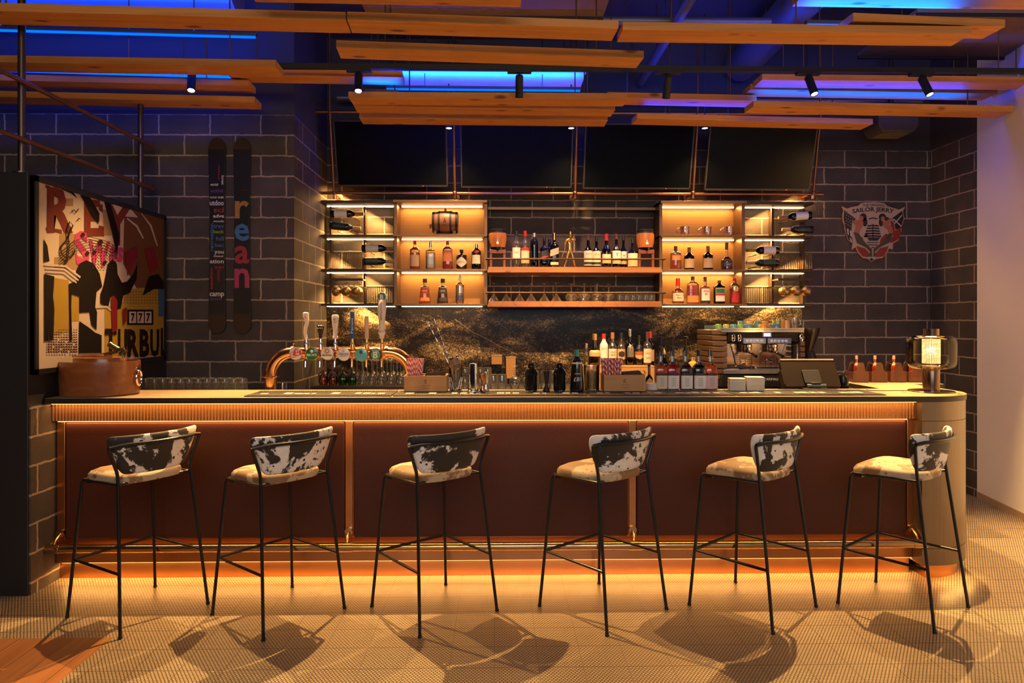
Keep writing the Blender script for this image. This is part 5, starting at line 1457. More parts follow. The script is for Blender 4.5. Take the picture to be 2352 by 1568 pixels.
for px in (622, 943):
    m = MB(); m.lathe([(pr_ + .002, 0), (.058, .0), (.058, .006), (pr_ + .002, .010)], c=(tx(px), TY, tzz(866)), n=24, cap=False); obj('flange', m, cop, bt, loc=off); m = MB(); m.lathe([(pr_ + .004, .0), (.07, 0), (.07, .008), (pr_ + .004, .012)], c=(tx(px), TY, 1.0), n=24, cap=False); obj('flange', m, cop, bt, loc=off)
for px in (674, 889):
    x = tx(px); m = MB(); m.tube([(x - .008, TY, zc), (x + .008, TY, zc)], pr_ + .010, 24); m.sphere((x, TY, zc + pr_ + .016), .009, 10); obj('pipe_collar', m, cop, bt, loc=off)
badges = [(688, 810, (.62, .60, .56), 'st'), (724.5, 811, (.015, .16, .045), 'be'), (759, 810, (.66, .66, .60), 'er'), (796, 812, (.64, .66, .66), 'pe'), (835.5, 813, (.10, .42, .44), 'te'), (868, 813, (.03, .38, .10), 'br')]
rb_ = 15.2 * k
yb0 = TY - .085
for px, py, col, kk in badges:
    x, z = tx(px), tzz(py)
    M = Matrix.Translation((x, yb0, z)) @ Matrix.Rotation(PI / 2, 4, 'X')
    m = MB(); m.lathe([(rb_, -.012), (rb_, .002), (rb_ * .95, .006), (rb_ * .93, .005)], n=32, M=M, cap=False); m.lathe([(rb_, -.012), (.001, -.012)], n=32, M=M, cap=False); m.tube([(x, yb0, z), (x, TY - .03, z)], .012, 10)
    bo = obj('badge', m, cop, bt, loc=off)
    m = MB(); m.lathe([(rb_ * .94, .0045), (rb_ * .6, .007), (.001, .008)], n=32, M=M, cap=False); obj('badge_face', m, flat('badge_' + kk, col, .25, 0, .5, coat=.5), bo)
    yf = yb0 - .0095
    def tx_(txt, h, cz, wd, mat, dx=0):
        m = MB(); text_mb(m, txt, h, x + dx, z + cz, y=yf, w=wd, bold=.02); obj('lettering', m, mat, bo, smooth=0, fix=False)
    def disc(r, dx, dz, mat, yy=.0088, n=24, r0=None):
        M2 = Matrix.Translation((x + dx, yb0 - yy, z + dz)) @ Matrix.Rotation(PI / 2, 4, 'X')
        m = MB(); m.lathe([(r, 0), (r0 or .0005, .0002)], n=n, M=M2, cap=False); obj('emblem', m, mat, bo)
    if kk == 'st':
        m = MB(); m.prism([(x - .010, z + .02), (x + .0, z + .035), (x + .035, z + .02), (x + .040, z - .008), (x + .01, z - .018), (x - .02, z - .012)], yb0 - .0085, yb0 - .0092, 'y'); obj('emblem', m, ink_r, bo)
        disc(.020, -.016, -.008, ink_r, .0086, r0=.016); tx_('ST', .015, .017, .026, ink_w, .014); tx_('AR', .015, -.003, .028, ink_w, .014)
    if kk == 'be': tx_("BECK'S", .015, -.006, .066, ink_w); disc(.010, 0, .018, ink_w)
    if kk == 'er': disc(.020, 0, .016, ink_gold, .0088, r0=.013); disc(.013, 0, .016, ink_r, .0089, r0=.009); tx_('ERDINGER', .011, -.012, .062, ink)
    if kk == 'pe': disc(.008, 0, .022, ink_gold); tx_('PERONI', .015, .002, .060, flat('ink_wine', (.25, .06, .05), .5)); tx_('NASTRO AZZURRO', .005, -.012, .042, paper_b); 
    if kk == 'te':
        m = MB(); m.prism(rrect(x - .010, x + .010, z + .006, z + .030, .004, 3), yb0 - .0086, yb0 - .0092, 'y'); obj('emblem', m, paper_b, bo)
    if kk == 'br':
        disc(rb_ * .93, 0, 0, ink, .0068, r0=rb_ * .66); disc(rb_ * .66, 0, 0, flat('badge_lime', (.40, .45, .10), .4), .0075, r0=rb_ * .60)
        tx_('B', .040, 0, .030, ink_w)
        m = MB(); text_mb(m, 'BROOKLYN', .007, x, z + rb_ * .80, y=yb0 - .0085, w=.050, bend=rb_ * .80, bold=.02); text_mb(m, 'BREWERY', .007, x, z - rb_ * .80, y=yb0 - .0085, w=.046, bend=-rb_ * .80, bold=.02); obj('lettering', m, ink_w, bo, smooth=0, fix=False)
# taps and handles
for i, (px, y0) in enumerate(((708, 795), (740.5, 795), (774, 793), (813, 795), (845.5, 795), (880, 795))):
    x = tx(px)
    m = MB(); m.tube([(x, TY - .02, zc + .02), (x, TY - .05, zc + .045)], .016, 12); m.tube([(x, TY - .05, zc + .03), (x, TY - .05, tzz(777))], [.013, .009][:2], 12); m.lathe([(.012, 0), (.014, .006), (.012, .012)], c=(x, TY - .05, tzz(790)), n=14)
    m.tube([(x, TY - .05, zc), (x, TY - .07, zc - .05), (x, TY - .075, zc - .095)], .008, 10)
    obj('tap', m, chrome if i < 3 else cap_gold, bt, loc=off)
def hnd(px, prof, mat, texts=(), sy=1.0, lean=0.0, curve=None, name='tap_handle'):
    x = tx(px); zb0 = tzz(777)
    m = MB()
    if curve: m.tube([(x + cx * k, TY - .05, tzz(cy)) for cx, cy, r in curve], [r * k for _, _, r in curve], 14)
    else: m.lathe([(r * k, tzz(y) - zb0) for y, r in prof], c=(x, TY - .05, zb0), n=20, sy=sy)
    h = obj(name, m, mat, bt, loc=off)
    for s, hh, py, wd, mt, rot, yo in texts:
        mm = MB(); text_mb(mm, s, hh * k, x, tzz(py), y=TY - .05 - yo * k, w=wd * k, rot=rot); obj('lettering', mm, mt, h, smooth=0, fix=False)
    return h
hw = flat('handle_white', (.66, .58, .50), .25); hb = flat('handle_black', (.02, .013, .011), .2); hbl = flat('handle_blue', (.02, .09, .26), .25)
h = hnd(708, None, hw, [('A', 6, 729, 5, ink_r, 0, 6.5)], curve=[(0, 777, 3.5), (-2, 765, 3.6), (-1, 752, 4.2), (2, 742, 4.4), (1, 733, 5.2), (-1, 725, 6.5), (-1, 719, 6.6), (-1, 717, 4)])
hnd(740.5, [(777, 3.2), (770, 3.6), (762, 6), (752, 8), (748, 8), (746, 6), (745.8, .2)], hb, [("BECK'S", 3, 753, 13, ink_w, 0, 8.3)])
hnd(774, [(777, 6), (773, 6.6), (769, 4.6), (758, 4.8), (745, 6.8), (732, 8.0), (727, 8.2), (723, 7), (722, .2)], hw, [('E', 4, 734, 3.4, ink, 0, 8.5), ('ERDINGER', 1.8, 740, 10, ink, 0, 8.2)])
hnd(813, [(777, 4.6), (773, 5.0), (722, 5.0), (716, 5.0), (715, .2)], hbl, [('Peroni', 4.5, 748, 34, ink_w, PI / 2, 5.2)])
hnd(845.5, [(777, 4.4), (776, 4.6), (726, 4.6), (725, .2)], flat('handle_cream', (.55, .42, .30), .4))
h = hnd(880, [(777, 5), (770, 6), (764, 8.5), (758, 6.5), (753, 8.5), (748, 7.5), (742, 6.8), (725, 8.5), (708, 10), (695, 9), (688, 6), (687, .2)], hw, [('BROOKLYN LAGER', 3.4, 715, 40, ink, -PI / 2, 10.3)])
M = Matrix.Translation((tx(880), TY - .05, tzz(682))) @ Matrix.Rotation(PI / 2, 4, 'X')
m = MB(); m.lathe([(11.3 * k, -.008), (11.3 * k, .008), (10 * k, .010), (.001, .010)], n=28, M=M); m.lathe([(11.3 * k, -.008), (.001, -.008)], n=28, M=M, cap=False); d_ = obj('handle_disc', m, hw, bt, loc=off)
m = MB(); m.lathe([(9.3 * k, .0105), (.001, .0112)], n=28, M=M, cap=False); obj('badge_face', m, paper_g, d_)
m = MB(); text_mb(m, 'B', .030, tx(880), tzz(682), y=TY - .0618, w=.024, bold=.03); obj('lettering', m, ink_w, d_, smooth=0, fix=False)

# ================================================================ left end of the bar: tub, glasses, pen
p = at(229, 905, 4.33)
tub = thing('wooden_tub', 'large oval wooden tub with chrome ring handles by the artwork', 'tub', (p.x, 4.335, 1.1006))
tubw = wood('walnut_tub', (.17, .055, .016), (.30, .11, .032), rough=.22, ax='x', scale=.55, knots=False, spec=.5)
m = MB(); m.lathe([(.216, 0), (.223, .006), (.228, .18), (.226, .205), (.217, .205), (.212, .03), (.001, .025)], n=40, sy=.86); obj('tub_body', m, tubw, tub)
for sx in (-1, 1):
    x = sx * .236
    m = MB(); m.tube([(x + sx * .012 * 0, .03 * math.cos(a), .145 - .045 + .045 * math.sin(a)) for a in [2 * PI * i / 20 for i in range(20)]], .0065, 8, closed=True); m.lathe([(.018, -.006), (.018, .006), (.001, .007)], M=Matrix.Translation((sx * .229, 0, .16)) @ Matrix.Rotation(sx * PI / 2, 4, 'Y'), n=14); obj('ring_handle', m, chrome, tub)
m = MB(); m.lathe([(.148, .10), (.152, .215), (.148, .225), (.001, .226)], c=(.0, .0, 0), n=32, sy=.8); obj('inner_lid', m, tubw, tub)
wt = thing('wooden_tongs', 'long wooden tongs lying on the tub lid', 'tongs', (p.x - .02, 4.33, 1.3275))
m = MB(); m.prism([(-.135, 0), (.11, .020), (.11, .032), (-.135, .010)], -.022, -.006, 'y'); obj('arm', m, shelfpine, wt)
m = MB(); m.prism([(-.135, 0), (.09, .0), (.09, .010), (-.135, .010)], .008, .024, 'y'); obj('arm', m, shelfpine, wt)
gt = thing('dark_metal_scoop', 'dark metal jointed tool resting on the tub lid', 'bar tool', (p.x + .135, 4.30, 1.3275))
brz = flat('dark_gunmetal', (.16, .12, .08), .35, .8)
m = MB(); m.tube([(-.05, 0, .075), (-.005, 0, .045)], [.016, .02], 12); m.tube([(-.06, 0, .082), (-.048, 0, .074)], .018, 12); obj('barrel', m, brz, gt)
m = MB(); m.tube([(0, 0, .042), (.03, 0, .055), (.042, 0, .04), (.018, 0, .02), (.03, 0, .0)], .010, 10); obj('grip', m, brz, gt)
m = MB(); m.tube([(-.09, 0, .02), (-.02, 0, .032), (.0, 0, .042)], .010, 10); obj('lever', m, brz, gt)

thin = glassy('thin_clear_glass', (.95, .95, .93), .10, 1.4, .03, edge=.22)
hi = [(.028, 0), (.031, .004), (.033, .15), (.034, .165)]
hi_g = [(.033, .0), (.0345, .004), (.031, .150), (.029, .160), (.001, .161)]
row('highball_glass', hi_g, 'glass', [334 + 20.3 * i for i in range(12)], 4.74, 1.0, 'upturned highball glass in the front row by the tub, {} from the tub', 'highball glasses beside the tub', 16, thin)
row('highball_glass', hi_g, 'glass', [345 + 20.3 * i for i in range(11)], 4.83, 1.0, 'upturned highball glass in the rear row by the tub, {} from the tub', 'highball glasses beside the tub', 16, thin)
p = at(652, 893, 4.60)
pen = thing('ballpoint_pen', 'blue ballpoint pen sticking up beside the copper beer tower', 'pen', (p.x, 4.612, 1.0))
m = MB(); m.tube([(.012, .0, 0), (-.010, 0, .13)], .0045, 8); obj('barrel', m, flat('pen_blue', (.03, .04, .35), .3), pen)
m = MB(); m.tube([(-.010, 0, .13), (-.012, 0, .142)], .0035, 8); m.box(-.014, -.010, -.006, -.004, .09, .135); obj('clip', m, ink_w, pen)

# glassware behind the beer tower on a dark tray
p0, p1 = at(715, 880, 5.95), at(955, 880, 5.95)
ty = thing('glass_tray', 'dark draining tray under the upturned goblets behind the beer tower', 'tray', ((p0.x + p1.x) / 2, 6.1, .9505))
W = (p1.x - p0.x) / 2
m = MB(); m.box(-W, W, -.16, .16, 0, .045); obj('tray_base', m, flat('tray_dark', (.05, .035, .025), .3), ty, bev=.003)
m = MB()
for i in range(30): m.box(-W + .02 + (2 * W - .04) * i / 29 - .003, -W + .02 + (2 * W - .04) * i / 29 + .003, -.15, .15, .045, .049)
obj('drip_grate', m, flat('grate_brass', (.35, .22, .1), .3, .8), ty)
def stem_prof(rbowl=.040): return [(rbowl * .80, 0), (rbowl * .86, .008), (rbowl * 1.0, .04), (rbowl * .9, .075), (rbowl * .4, .098), (.006, .108), (.0055, .200), (.012, .21), (.034, .216), (.001, .218)]
def goblets(pxs, y, matn, lab, grp, dz=0):
    pr_g = stem_prof(); proto = None
    for i, px in enumerate(pxs):
        x = at(px, 850, y).x
        if proto is None:
            m = MB(); m.lathe(pr_g, n=20, cap=False); o = proto = obj('goblet', m, matn, smooth=.9, fix=False)
        else: o = proto.copy(); C.objects.link(o)
        o.location = (x, y, .9505 + .0495); tag(o, lab.format(ORD[i]), 'glass', grp)
goblets((743, 765), 5.99, glassy('stem_copper', (.85, .42, .25), .04, 1.45, .10), 'upturned copper-tinted goblet, {} behind the beer taps', 'copper-tinted goblets')
goblets((787, 809), 5.99, glassy('stem_green', (.10, .50, .12), .04, 1.45, .10), 'upturned green-stemmed goblet, {} after the copper ones', 'green goblets')
goblets((832, 854, 876, 898, 920, 942), 5.99, clear, 'upturned clear goblet in the front row on the tray, {} after the green ones', 'clear goblets on the tray')
goblets((820, 843, 866, 889, 912, 935), 6.10, clear, 'upturned clear goblet in the middle row on the tray, {} after the green ones', 'clear goblets on the tray')
goblets((740, 763, 786, 810, 834, 857, 880, 903, 926), 6.20, clear, 'upturned clear goblet in the rear row on the tray, {} from the recess corner', 'clear goblets on the tray')

# ================================================================ things on the bar top
matr = noisy('rubber_bar_mat', (.10, .085, .065), (.20, .16, .11), 8, .45, 0, stretch=(60, 3, 1))
def barmat(label, a, b_, y0=4.16, y1=4.46):
    x0, x1 = at(a, 905, y0).x, at(b_, 905, y0).x
    t = thing('bar_mat', label, 'bar mat', ((x0 + x1) / 2, y0, 1.1004), 0, 'rubber bar mats')
    W = (x1 - x0) / 2; D = y1 - y0
    m = MB(); m.box(-W, W, 0, D, 0, .006); obj('mat_base', m, flat('mat_black', (.02, .018, .016), .5), t, bev=.002)
    m = MB()
    n = int(2 * W / .014)
    for i in range(n):
        x = -W + .012 + (2 * W - .024) * i / (n - 1)
        m.box(x - .0035, x + .0035, .012, .07, .006, .009)
    obj('rubber_rib', m, matr, t, smooth=0)
    m = MB()
    for i in range(n):
        x = -W + .012 + (2 * W - .024) * i / (n - 1)
        m.box(x - .0035, x + .0035, D - .07, D - .012, .006, .009)
    obj('rubber_rib', m, matr, t, smooth=0)
    m = MB(); rr = random.Random(int(a)); x = -W + .06
    while x < W - .08:
        w_ = rr.uniform(.02, .05); m.box(x, x + w_, .10, .10 + rr.uniform(.04, .08), .006, .0068); x += w_ + rr.uniform(.006, .02)
        if rr.random() < .2: x += .08
    obj('printed_band', m, flat('mat_print', (.62, .58, .5), .5), t, smooth=0)
barmat('bar mat below the beer taps', 560, 898)
barmat('bar mat carrying the shakers and the first straw box', 902, 1350)
barmat('bar mat carrying the second straw box and the syrups', 1354, 1690)
barmat('bar mat in front of the till monitor', 1694, 2036)
ZM = 1.1096
boxw = wood('pale_box_wood', (.40, .20, .07), (.50, .27, .105), rough=.5, ax='x', knots=False)
def straw_mat():
    m, nt, b = new_mat('striped_straw')
    tc = N(nt, 'ShaderNodeTexCoord'); sp = N(nt, 'ShaderNodeSeparateXYZ'); nt.links.new(tc.outputs['Object'], sp.inputs[0])
    an = math_chain(nt, 'ARCTAN2', sp.outputs[1], sp.outputs[0])
    s = math_chain(nt, 'FRACT', math_chain(nt, 'ADD', math_chain(nt, 'DIVIDE', sp.outputs[2], .034), math_chain(nt, 'DIVIDE', an, 2 * PI)))
    f = math_chain(nt, 'LESS_THAN', s, .5)
    mx = N(nt, 'ShaderNodeMix', data_type='RGBA'); mx.inputs[6].default_value = (.74, .70, .68, 1); mx.inputs[7].default_value = (.60, .03, .03, 1)
    nt.links.new(f, mx.inputs[0]); nt.links.new(mx.outputs[2], b.inputs['Base Color']); b.inputs['Roughness'].default_value = .6
    return m
strawm = straw_mat()
m = MB(); m.lathe([(.0042, 0), (.0042, .195), (.0034, .195), (.0034, .01)], n=10, cap=False)
straw0 = obj('paper_straw', m, strawm, fix=False); first = [True]
def straw_box(label, a, b_, yt, straw_px, slabel, grp):
    y0 = 4.35
    x0, x1 = at(a, 880, y0).x, at(b_, 880, y0).x
    hh = at(a, yt, y0).z - ZM
    W, D = (x1 - x0) / 2, .15
    t = thing('wooden_caddy_box', label, 'box', ((x0 + x1) / 2, y0, ZM), 0, 'pale wooden bar boxes')
    m = MB(); m.box(-W, W, 0, .009, 0, hh); obj('front_panel', m, boxw, t, bev=.001)
    m = MB(); m.box(-W, W, D - .009, D, 0, hh * 1.04); obj('back_panel', m, boxw, t, bev=.001)
    for s in (-1, 1):
        m = MB(); m.box(min(s * W, s * (W - .009)), max(s * W, s * (W - .009)), .0093, D - .0093, 0, hh * 1.03); obj('side_panel', m, boxw, t, bev=.001)
    m = MB(); m.box(-W + .01, W - .01, .01, D - .01, 0.001, .008); obj('bottom_board', m, boxw, t)
    xs = at(sum(straw_px) / 2, 850, y0).x - t.location.x
    m = MB(); m.box(xs + (.052 if xs < 0 else .055), xs + (.057 if xs < 0 else .06), .0095, D - .0095, .0085, hh * .95); obj('divider', m, boxw, t)
    m = MB()
    for zz, s_, wd in ((.55, 'JOHNNIE WALKER', .055), (.38, 'The Highball', .045)): text_mb(m, s_, .0055, .005, hh * (zz - .16), y=-.0006, w=wd)
    for ln in ([(-.006, hh * .52), (.0, hh * .64), (.006, hh * .56), (.010, hh * .50)], [(0, hh * .64), (.004, hh * .76), (-.004, hh * .70), (-.008, hh * .66)], [(.004, hh * .76), (.010, hh * .70)]):
        m.tube([(q[0], -.0004, q[1]) for q in ln], .0016, 6)
    obj('branded_mark', m, ink, t, smooth=0, fix=False)
    wpx = (straw_px[1] - straw_px[0]) * 4.38 / F / 2
    n = 0
    for i in range(-3, 4):
        for j in range(-2, 3):
            fx, fy = i / 3, j / 2
            top = Vector((xs + fx * wpx * 1.0 + (j % 2) * .004, .062 + fy * .035, 0)); bot = Vector((xs + fx * wpx * .72, .062 + fy * .028, .0095))
            o = straw0 if first[0] else straw0.copy()
            if not first[0]: C.objects.link(o)
            first[0] = False
            hgt = .192 + R.uniform(-.004, .004)
            d = Vector((top.x - bot.x, top.y - bot.y, hgt)).normalized()
            o.rotation_mode = 'QUATERNION'; o.rotation_quaternion = Vector((0, 0, 1)).rotation_difference(d) @ Matrix.Rotation(R.uniform(0, 6.28), 4, 'Z').to_quaternion()
            o.location = t.location + bot
            tag(o, slabel, 'straw', grp)
    # folded dark napkins standing in the other compartment
    xn = (xs + .06 + W - .012) / 2
    nk = thing('napkin_pile', 'folded dark napkins in the ' + label, 'napkins', (t.location.x + xn, y0 + .075, ZM + .0085))
    wn = max(.02, (W - .012 - xs - .062) / 2)
    for q in range(7):
        m = MB(); m.prism([(-wn, 0), (wn, 0), (wn * .9, hh * 1.02 + .006 * (q % 3)), (-wn * .85, hh * (1.0 + .05 * (q % 2)))], -.055 + q * .016, -.050 + q * .016, 'y'); obj('napkin', m, flat('napkin_dark', (.035, .022, .016), .8), nk)
    return t
straw_box('pale wooden box beside the beer tower', 928, 1026, 863, (933, 968), 'red and white striped paper straw in the bundle beside the beer tower', 'straws beside the beer tower')
straw_box('pale wooden box in front of the bottle crate', 1387, 1482, 861, (1386, 1430), 'red and white striped paper straw in the bundle before the bottle crate', 'straws before the bottle crate')

def on(px, y=4.40, z=ZM): return Vector((at(px, 890, y).x, y, z))
def hz(px, py, y): return at(px, py, y).z
kk_ = 4.4 / F
# mixing glass with its tools
q = on(1047, 4.42)
mg = thing('mixing_glass', 'cut mixing glass holding bar spoons and a strainer', 'mixing glass', q)
m = MB(); m.lathe([(.001, .002), (.036, .002), (.040, .006), (.043, .13), (.046, .147), (.043, .147), (.040, .13), (.035, .012), (.001, .010)], n=24, cap=False); obj('glass_body', m, glassy('cut_glass', (.86, .84, .78), .06, 1.5, .10), mg, fix=False)
m = MB()
for i in range(16):
    a = 2 * PI * i / 16
    m.tube([(.041 * math.cos(a), .041 * math.sin(a), .01), (.0435 * math.cos(a + .5), .0435 * math.sin(a + .5), .085)], .0012, 5); m.tube([(.041 * math.cos(a + .5), .041 * math.sin(a + .5), .01), (.0435 * math.cos(a), .0435 * math.sin(a), .085)], .0012, 5)
obj('cut_pattern', m, glassy('cut_line', (.8, .75, .65), .1, 1.6, .25), mg, fix=False)
def spoon(label, px, py):
    tip = at(px, py, 4.46); base = q + Vector((.031, .004 if px > 985 else .016, .013))
    t = thing('bar_spoon', label, 'bar spoon', base, 0, 'bar spoons in the mixing glass')
    d = tip - base
    m = MB(); n = 60
    for s in (0, PI): m.tube([d * (i / n) + Vector((.0016 * math.cos(i * .9 + s), .0016 * math.sin(i * .9 + s), 0)) for i in range(n + 1)], .0014, 5)
    obj('twisted_shaft', m, steel, t)
    m = MB(); m.sphere(d, .0045, 8, sz=1.6); obj('end_weight', m, black, t)
spoon('twisted bar spoon leaning far over out of the mixing glass', 979, 733)
spoon('twisted bar spoon leaning out of the mixing glass, the more upright one', 994, 725)
hs = thing('cocktail_strainer', 'round copper coil strainer hung on the mixing glass', 'strainer', q + Vector((0, -.049, .148)))
m = MB()
M = Matrix.Rotation(PI / 2, 4, 'X')
for r in (.034, .027, .020, .012): m.tube([(r * math.cos(a), -.0, .022 + r * math.sin(a)) for a in [2 * PI * i / 28 for i in range(28)]], .0026, 6, closed=True)
obj('coil', m, flat('strainer_copper', (.42, .24, .13), .25, .95), hs)
m = MB(); m.lathe([(.036, 0), (.036, .002), (.001, .003)], n=28, M=Matrix.Translation((0, .001, .022)) @ M); obj('plate', m, flat('strainer_plate', (.25, .15, .09), .3, .9), hs)
m = MB(); m.tube([(0, -.002, -.014), (.002, -.004, -.05), (.001, -.004, -.075)], .005, 8); obj('handle', m, steel, hs)
for lb, dx, col, zt in (('black-headed muddler standing in the mixing glass', -.026, black, .205), ('round steel-headed muddler standing in the mixing glass', .010, chrome, .215)):
    t = thing('muddler', lb, 'muddler', q + Vector((dx * .5, .0, .012)), 0, 'muddlers in the mixing glass')
    m = MB(); m.tube([(0, 0, 0), (dx * .5, .006, zt - .02)], .0055, 8); obj('shaft', m, steel, t)
    m = MB(); m.sphere((dx * .5, .006, zt - .018), .014, 12); obj('head', m, col, t)

q = on(1087, 4.33)
bs = thing('shaker_tin', 'tall mirror-polished steel shaker tin', 'shaker', q)
m = MB(); m.lathe([(.031, 0), (.033, .003), (.034, .01), (.0255, .165), (.025, .176), (.001, .178)], n=28); obj('tin_body', m, chrome, bs)
m = MB(); m.lathe([(.0335, 0), (.0345, .004), (.0335, .008)], n=28, cap=False); obj('rim', m, steel, bs)
jp = [(.024, 0), (.0245, .002), (.009, .062), (.009, .066), (.019, .118), (.0195, .12), (.0185, .12), (.008, .068), (.001, .066)]
def jig(label, px, mat, y, s=1.0, flip=False):
    t = thing('jigger', label, 'jigger', on(px, y), 0, 'jiggers on the bar mat')
    m = MB(); m.lathe([(r * s, z * s) for r, z in [(.022, 0), (.0225, .002), (.009, .040), (.0085, .044)]], n=22); obj('lower_cup', m, mat, t)
    m = MB(); m.lathe([(r * s, z * s) for r, z in [(.0085, .044), (.0095, .048), (.0215, .123), (.022, .125), (.0205, .125), (.009, .052), (.001, .050)]], n=22, cap=False); obj('upper_cup', m, mat, t)
jig('dark copper jigger beside the steel shaker tin', 1108, flat('jigger_copper', (.38, .20, .11), .12, 1.0), 4.32, .9)
jig('steel jigger just behind the copper one', 1116, steel, 4.39, .95)
jig('matt black jigger between the two black shakers', 1255, matte_black, 4.36, 1.02)
def shaker(label, px):
    t = thing('cobbler_shaker', label, 'cocktail shaker', on(px, 4.36), 0, 'black cocktail shakers')
    gb = flat('gloss_black', (.006, .006, .007), .12, 0, .22)
    m = MB(); m.lathe([(.036, .006), (.039, .012), (.040, .02), (.038, .095), (.040, .108)], n=28); obj('tin_body', m, gb, t)
    m = MB(); m.lathe([(.035, 0), (.037, .003), (.037, .007)], n=28); obj('base_ring', m, steel, t)
    m = MB(); m.lathe([(.0445, .104), (.045, .110), (.0415, .114), (.040, .122), (.030, .142), (.021, .148)], n=28); obj('strainer_top', m, gb, t)
    m = MB(); m.lathe([(.0215, .1485), (.021, .168), (.016, .175), (.001, .177)], n=24); obj('cap', m, gb, t)
shaker('glossy black cocktail shaker nearer the steel tin', 1220)
shaker('glossy black cocktail shaker nearer the dark bitter bottle', 1285)
b_ = pb('large dark bottle with teal foil and tall steel-footed base', 1325, 33, 803, ZM, 4.37, glass=G_black, cap=flat('foil_teal', (.03, .30, .26), .3), capz=.84, labels=((.66, .70, .8, paper),), texts=(('£81', .30, .10, ink_w, .55), ('AMARO', .43, .03, ink_w, .4)), taper=.74, zs=.70, zn=.86, rn=.30, rb=1.0)
# cut-glass jar of bottle caps
t = thing('cut_glass_jar', 'cut-glass jar full of golden beads beside the straw box', 'jar', on(1359, 4.44))
m = MB(); m.lathe([(.001, .002), (.046, .002), (.048, .006), (.050, .15), (.052, .158), (.049, .158), (.047, .15), (.045, .01), (.001, .009)], n=26, cap=False); obj('glass_body', m, MATS['cut_glass'], t, fix=False)
m = MB(); m.lathe([(.042, .010), (.044, .12), (.03, .128), (.001, .13)], n=26); obj('filling', m, noisy('golden_beads', (.22, .11, .03), (.75, .55, .25), 160, .3, .4, bump=.6), t)
# coaster dish
t = thing('coaster_stack_round', 'low stack of round white coasters behind the box', 'coasters', on(1499, 4.47))
for i in range(5):
    m = MB(); m.lathe([(.043, i * .0085), (.0435, i * .0085 + .002), (.043, i * .0085 + .0075)], n=28); obj('coaster', m, paper_w, t)
# syrup bottles
syr = [(1518, 26, 843, L_orange, paper, True, 'amber syrup bottle with a black pump, first of the syrups'), (1544.5, 27, 843, L_red, paper_w, True, 'bright red syrup bottle with a black pump'),
       (1575, 28, 843, glassy('liquid_ruby', (.40, .05, .03), .05, 1.33, body=(.35, .03, .02), bodyf=.25), paper_w, True, 'dark ruby syrup bottle with a black pump'), (1605, 29, 802, L_dark, paper_w, False, 'almost black syrup bottle with a screw cap'),
       (1632, 28, 802, L_orange, flat('label_pinkish', (.66, .48, .46), .6), False, 'peach orange syrup bottle with a screw cap, last of the syrups')]
for px, wd, yt, lq, lb, pump, lab in syr:
    t = pb(lab, px, wd, 803, 1.1096, 4.46, liquid=lq, fill=.60, cap=cap_black, capz=.84, capk=1.15, labels=((.03, .38, .55, lb), (.36, .42, .55, paper_k)), texts=(), p=5, zs=.50, zn=.72, rn=.30, rb=.98, group='syrup bottles on the bar', name='syrup_bottle')
    p = t.location; Hs = at(px, 803, 4.46).z - 1.1096
    if pump:
        m = MB(); m.tube([(0, 0, Hs), (0, 0, Hs + .075)], .0055, 8); m.lathe([(.015, .0), (.017, .008), (.012, .014), (.001, .015)], c=(0, 0, Hs + .072), n=16); m.tube([(0, 0, Hs + .015), (.024, -.004, Hs + .018), (.030, -.005, Hs - .002)], .006, 8); m.lathe([(.014, -.01), (.013, .022)], c=(0, 0, Hs), n=14); m.tube([(0, 0, Hs), (0, 0, .03)], .005, 8)
        obj('pump', m, cap_black, t)
    m = MB(); r0 = wd * 4.5 / F / 2
    for i in range(5): m.box(-r0 * .4, r0 * .35, -r0 * 1.045, -r0 * 1.04, Hs * (.10 + .045 * i), Hs * (.115 + .045 * i))
    obj('small_print', m, flat('print_grey', (.3, .28, .28), .6), t, smooth=0)
pb('small dark bitters bottle with a pale diamond label behind the box', 1491, 17, 836, 1.1006, 4.52, glass=G_brown, liquid=L_dark, fill=.5, cap=cap_black, capz=.9, labels=((.10, .50, .8, paper_t, 'diamond'),), zs=.42, zn=.62, rn=.34)
# paper coaster stacks
for lab, a, b2, n in (('stack of square beer mats with tan sides, nearer the syrups', 1679, 1719, 9), ('taller stack of square beer mats nearer the till monitor', 1718, 1763, 10)):
    x0, x1 = at(a, 890, 4.36).x, at(b2, 890, 4.36).x
    t = thing('beer_mat_stack', lab, 'beer mats', ((x0 + x1) / 2, 4.42, ZM), -.18)
    for i in range(n):
        w_ = (x1 - x0) / 2 * .86; dx, dy = R.uniform(-.0015, .0015), R.uniform(-.0015, .0015)
        m = MB(); m.box(-w_ + dx, w_ + dx, -w_ + dy, w_ + dy, i * .0085, i * .0085 + .0075); obj('beer_mat', m, flat('mat_board', (.62, .58, .50), .7), t, smooth=0)

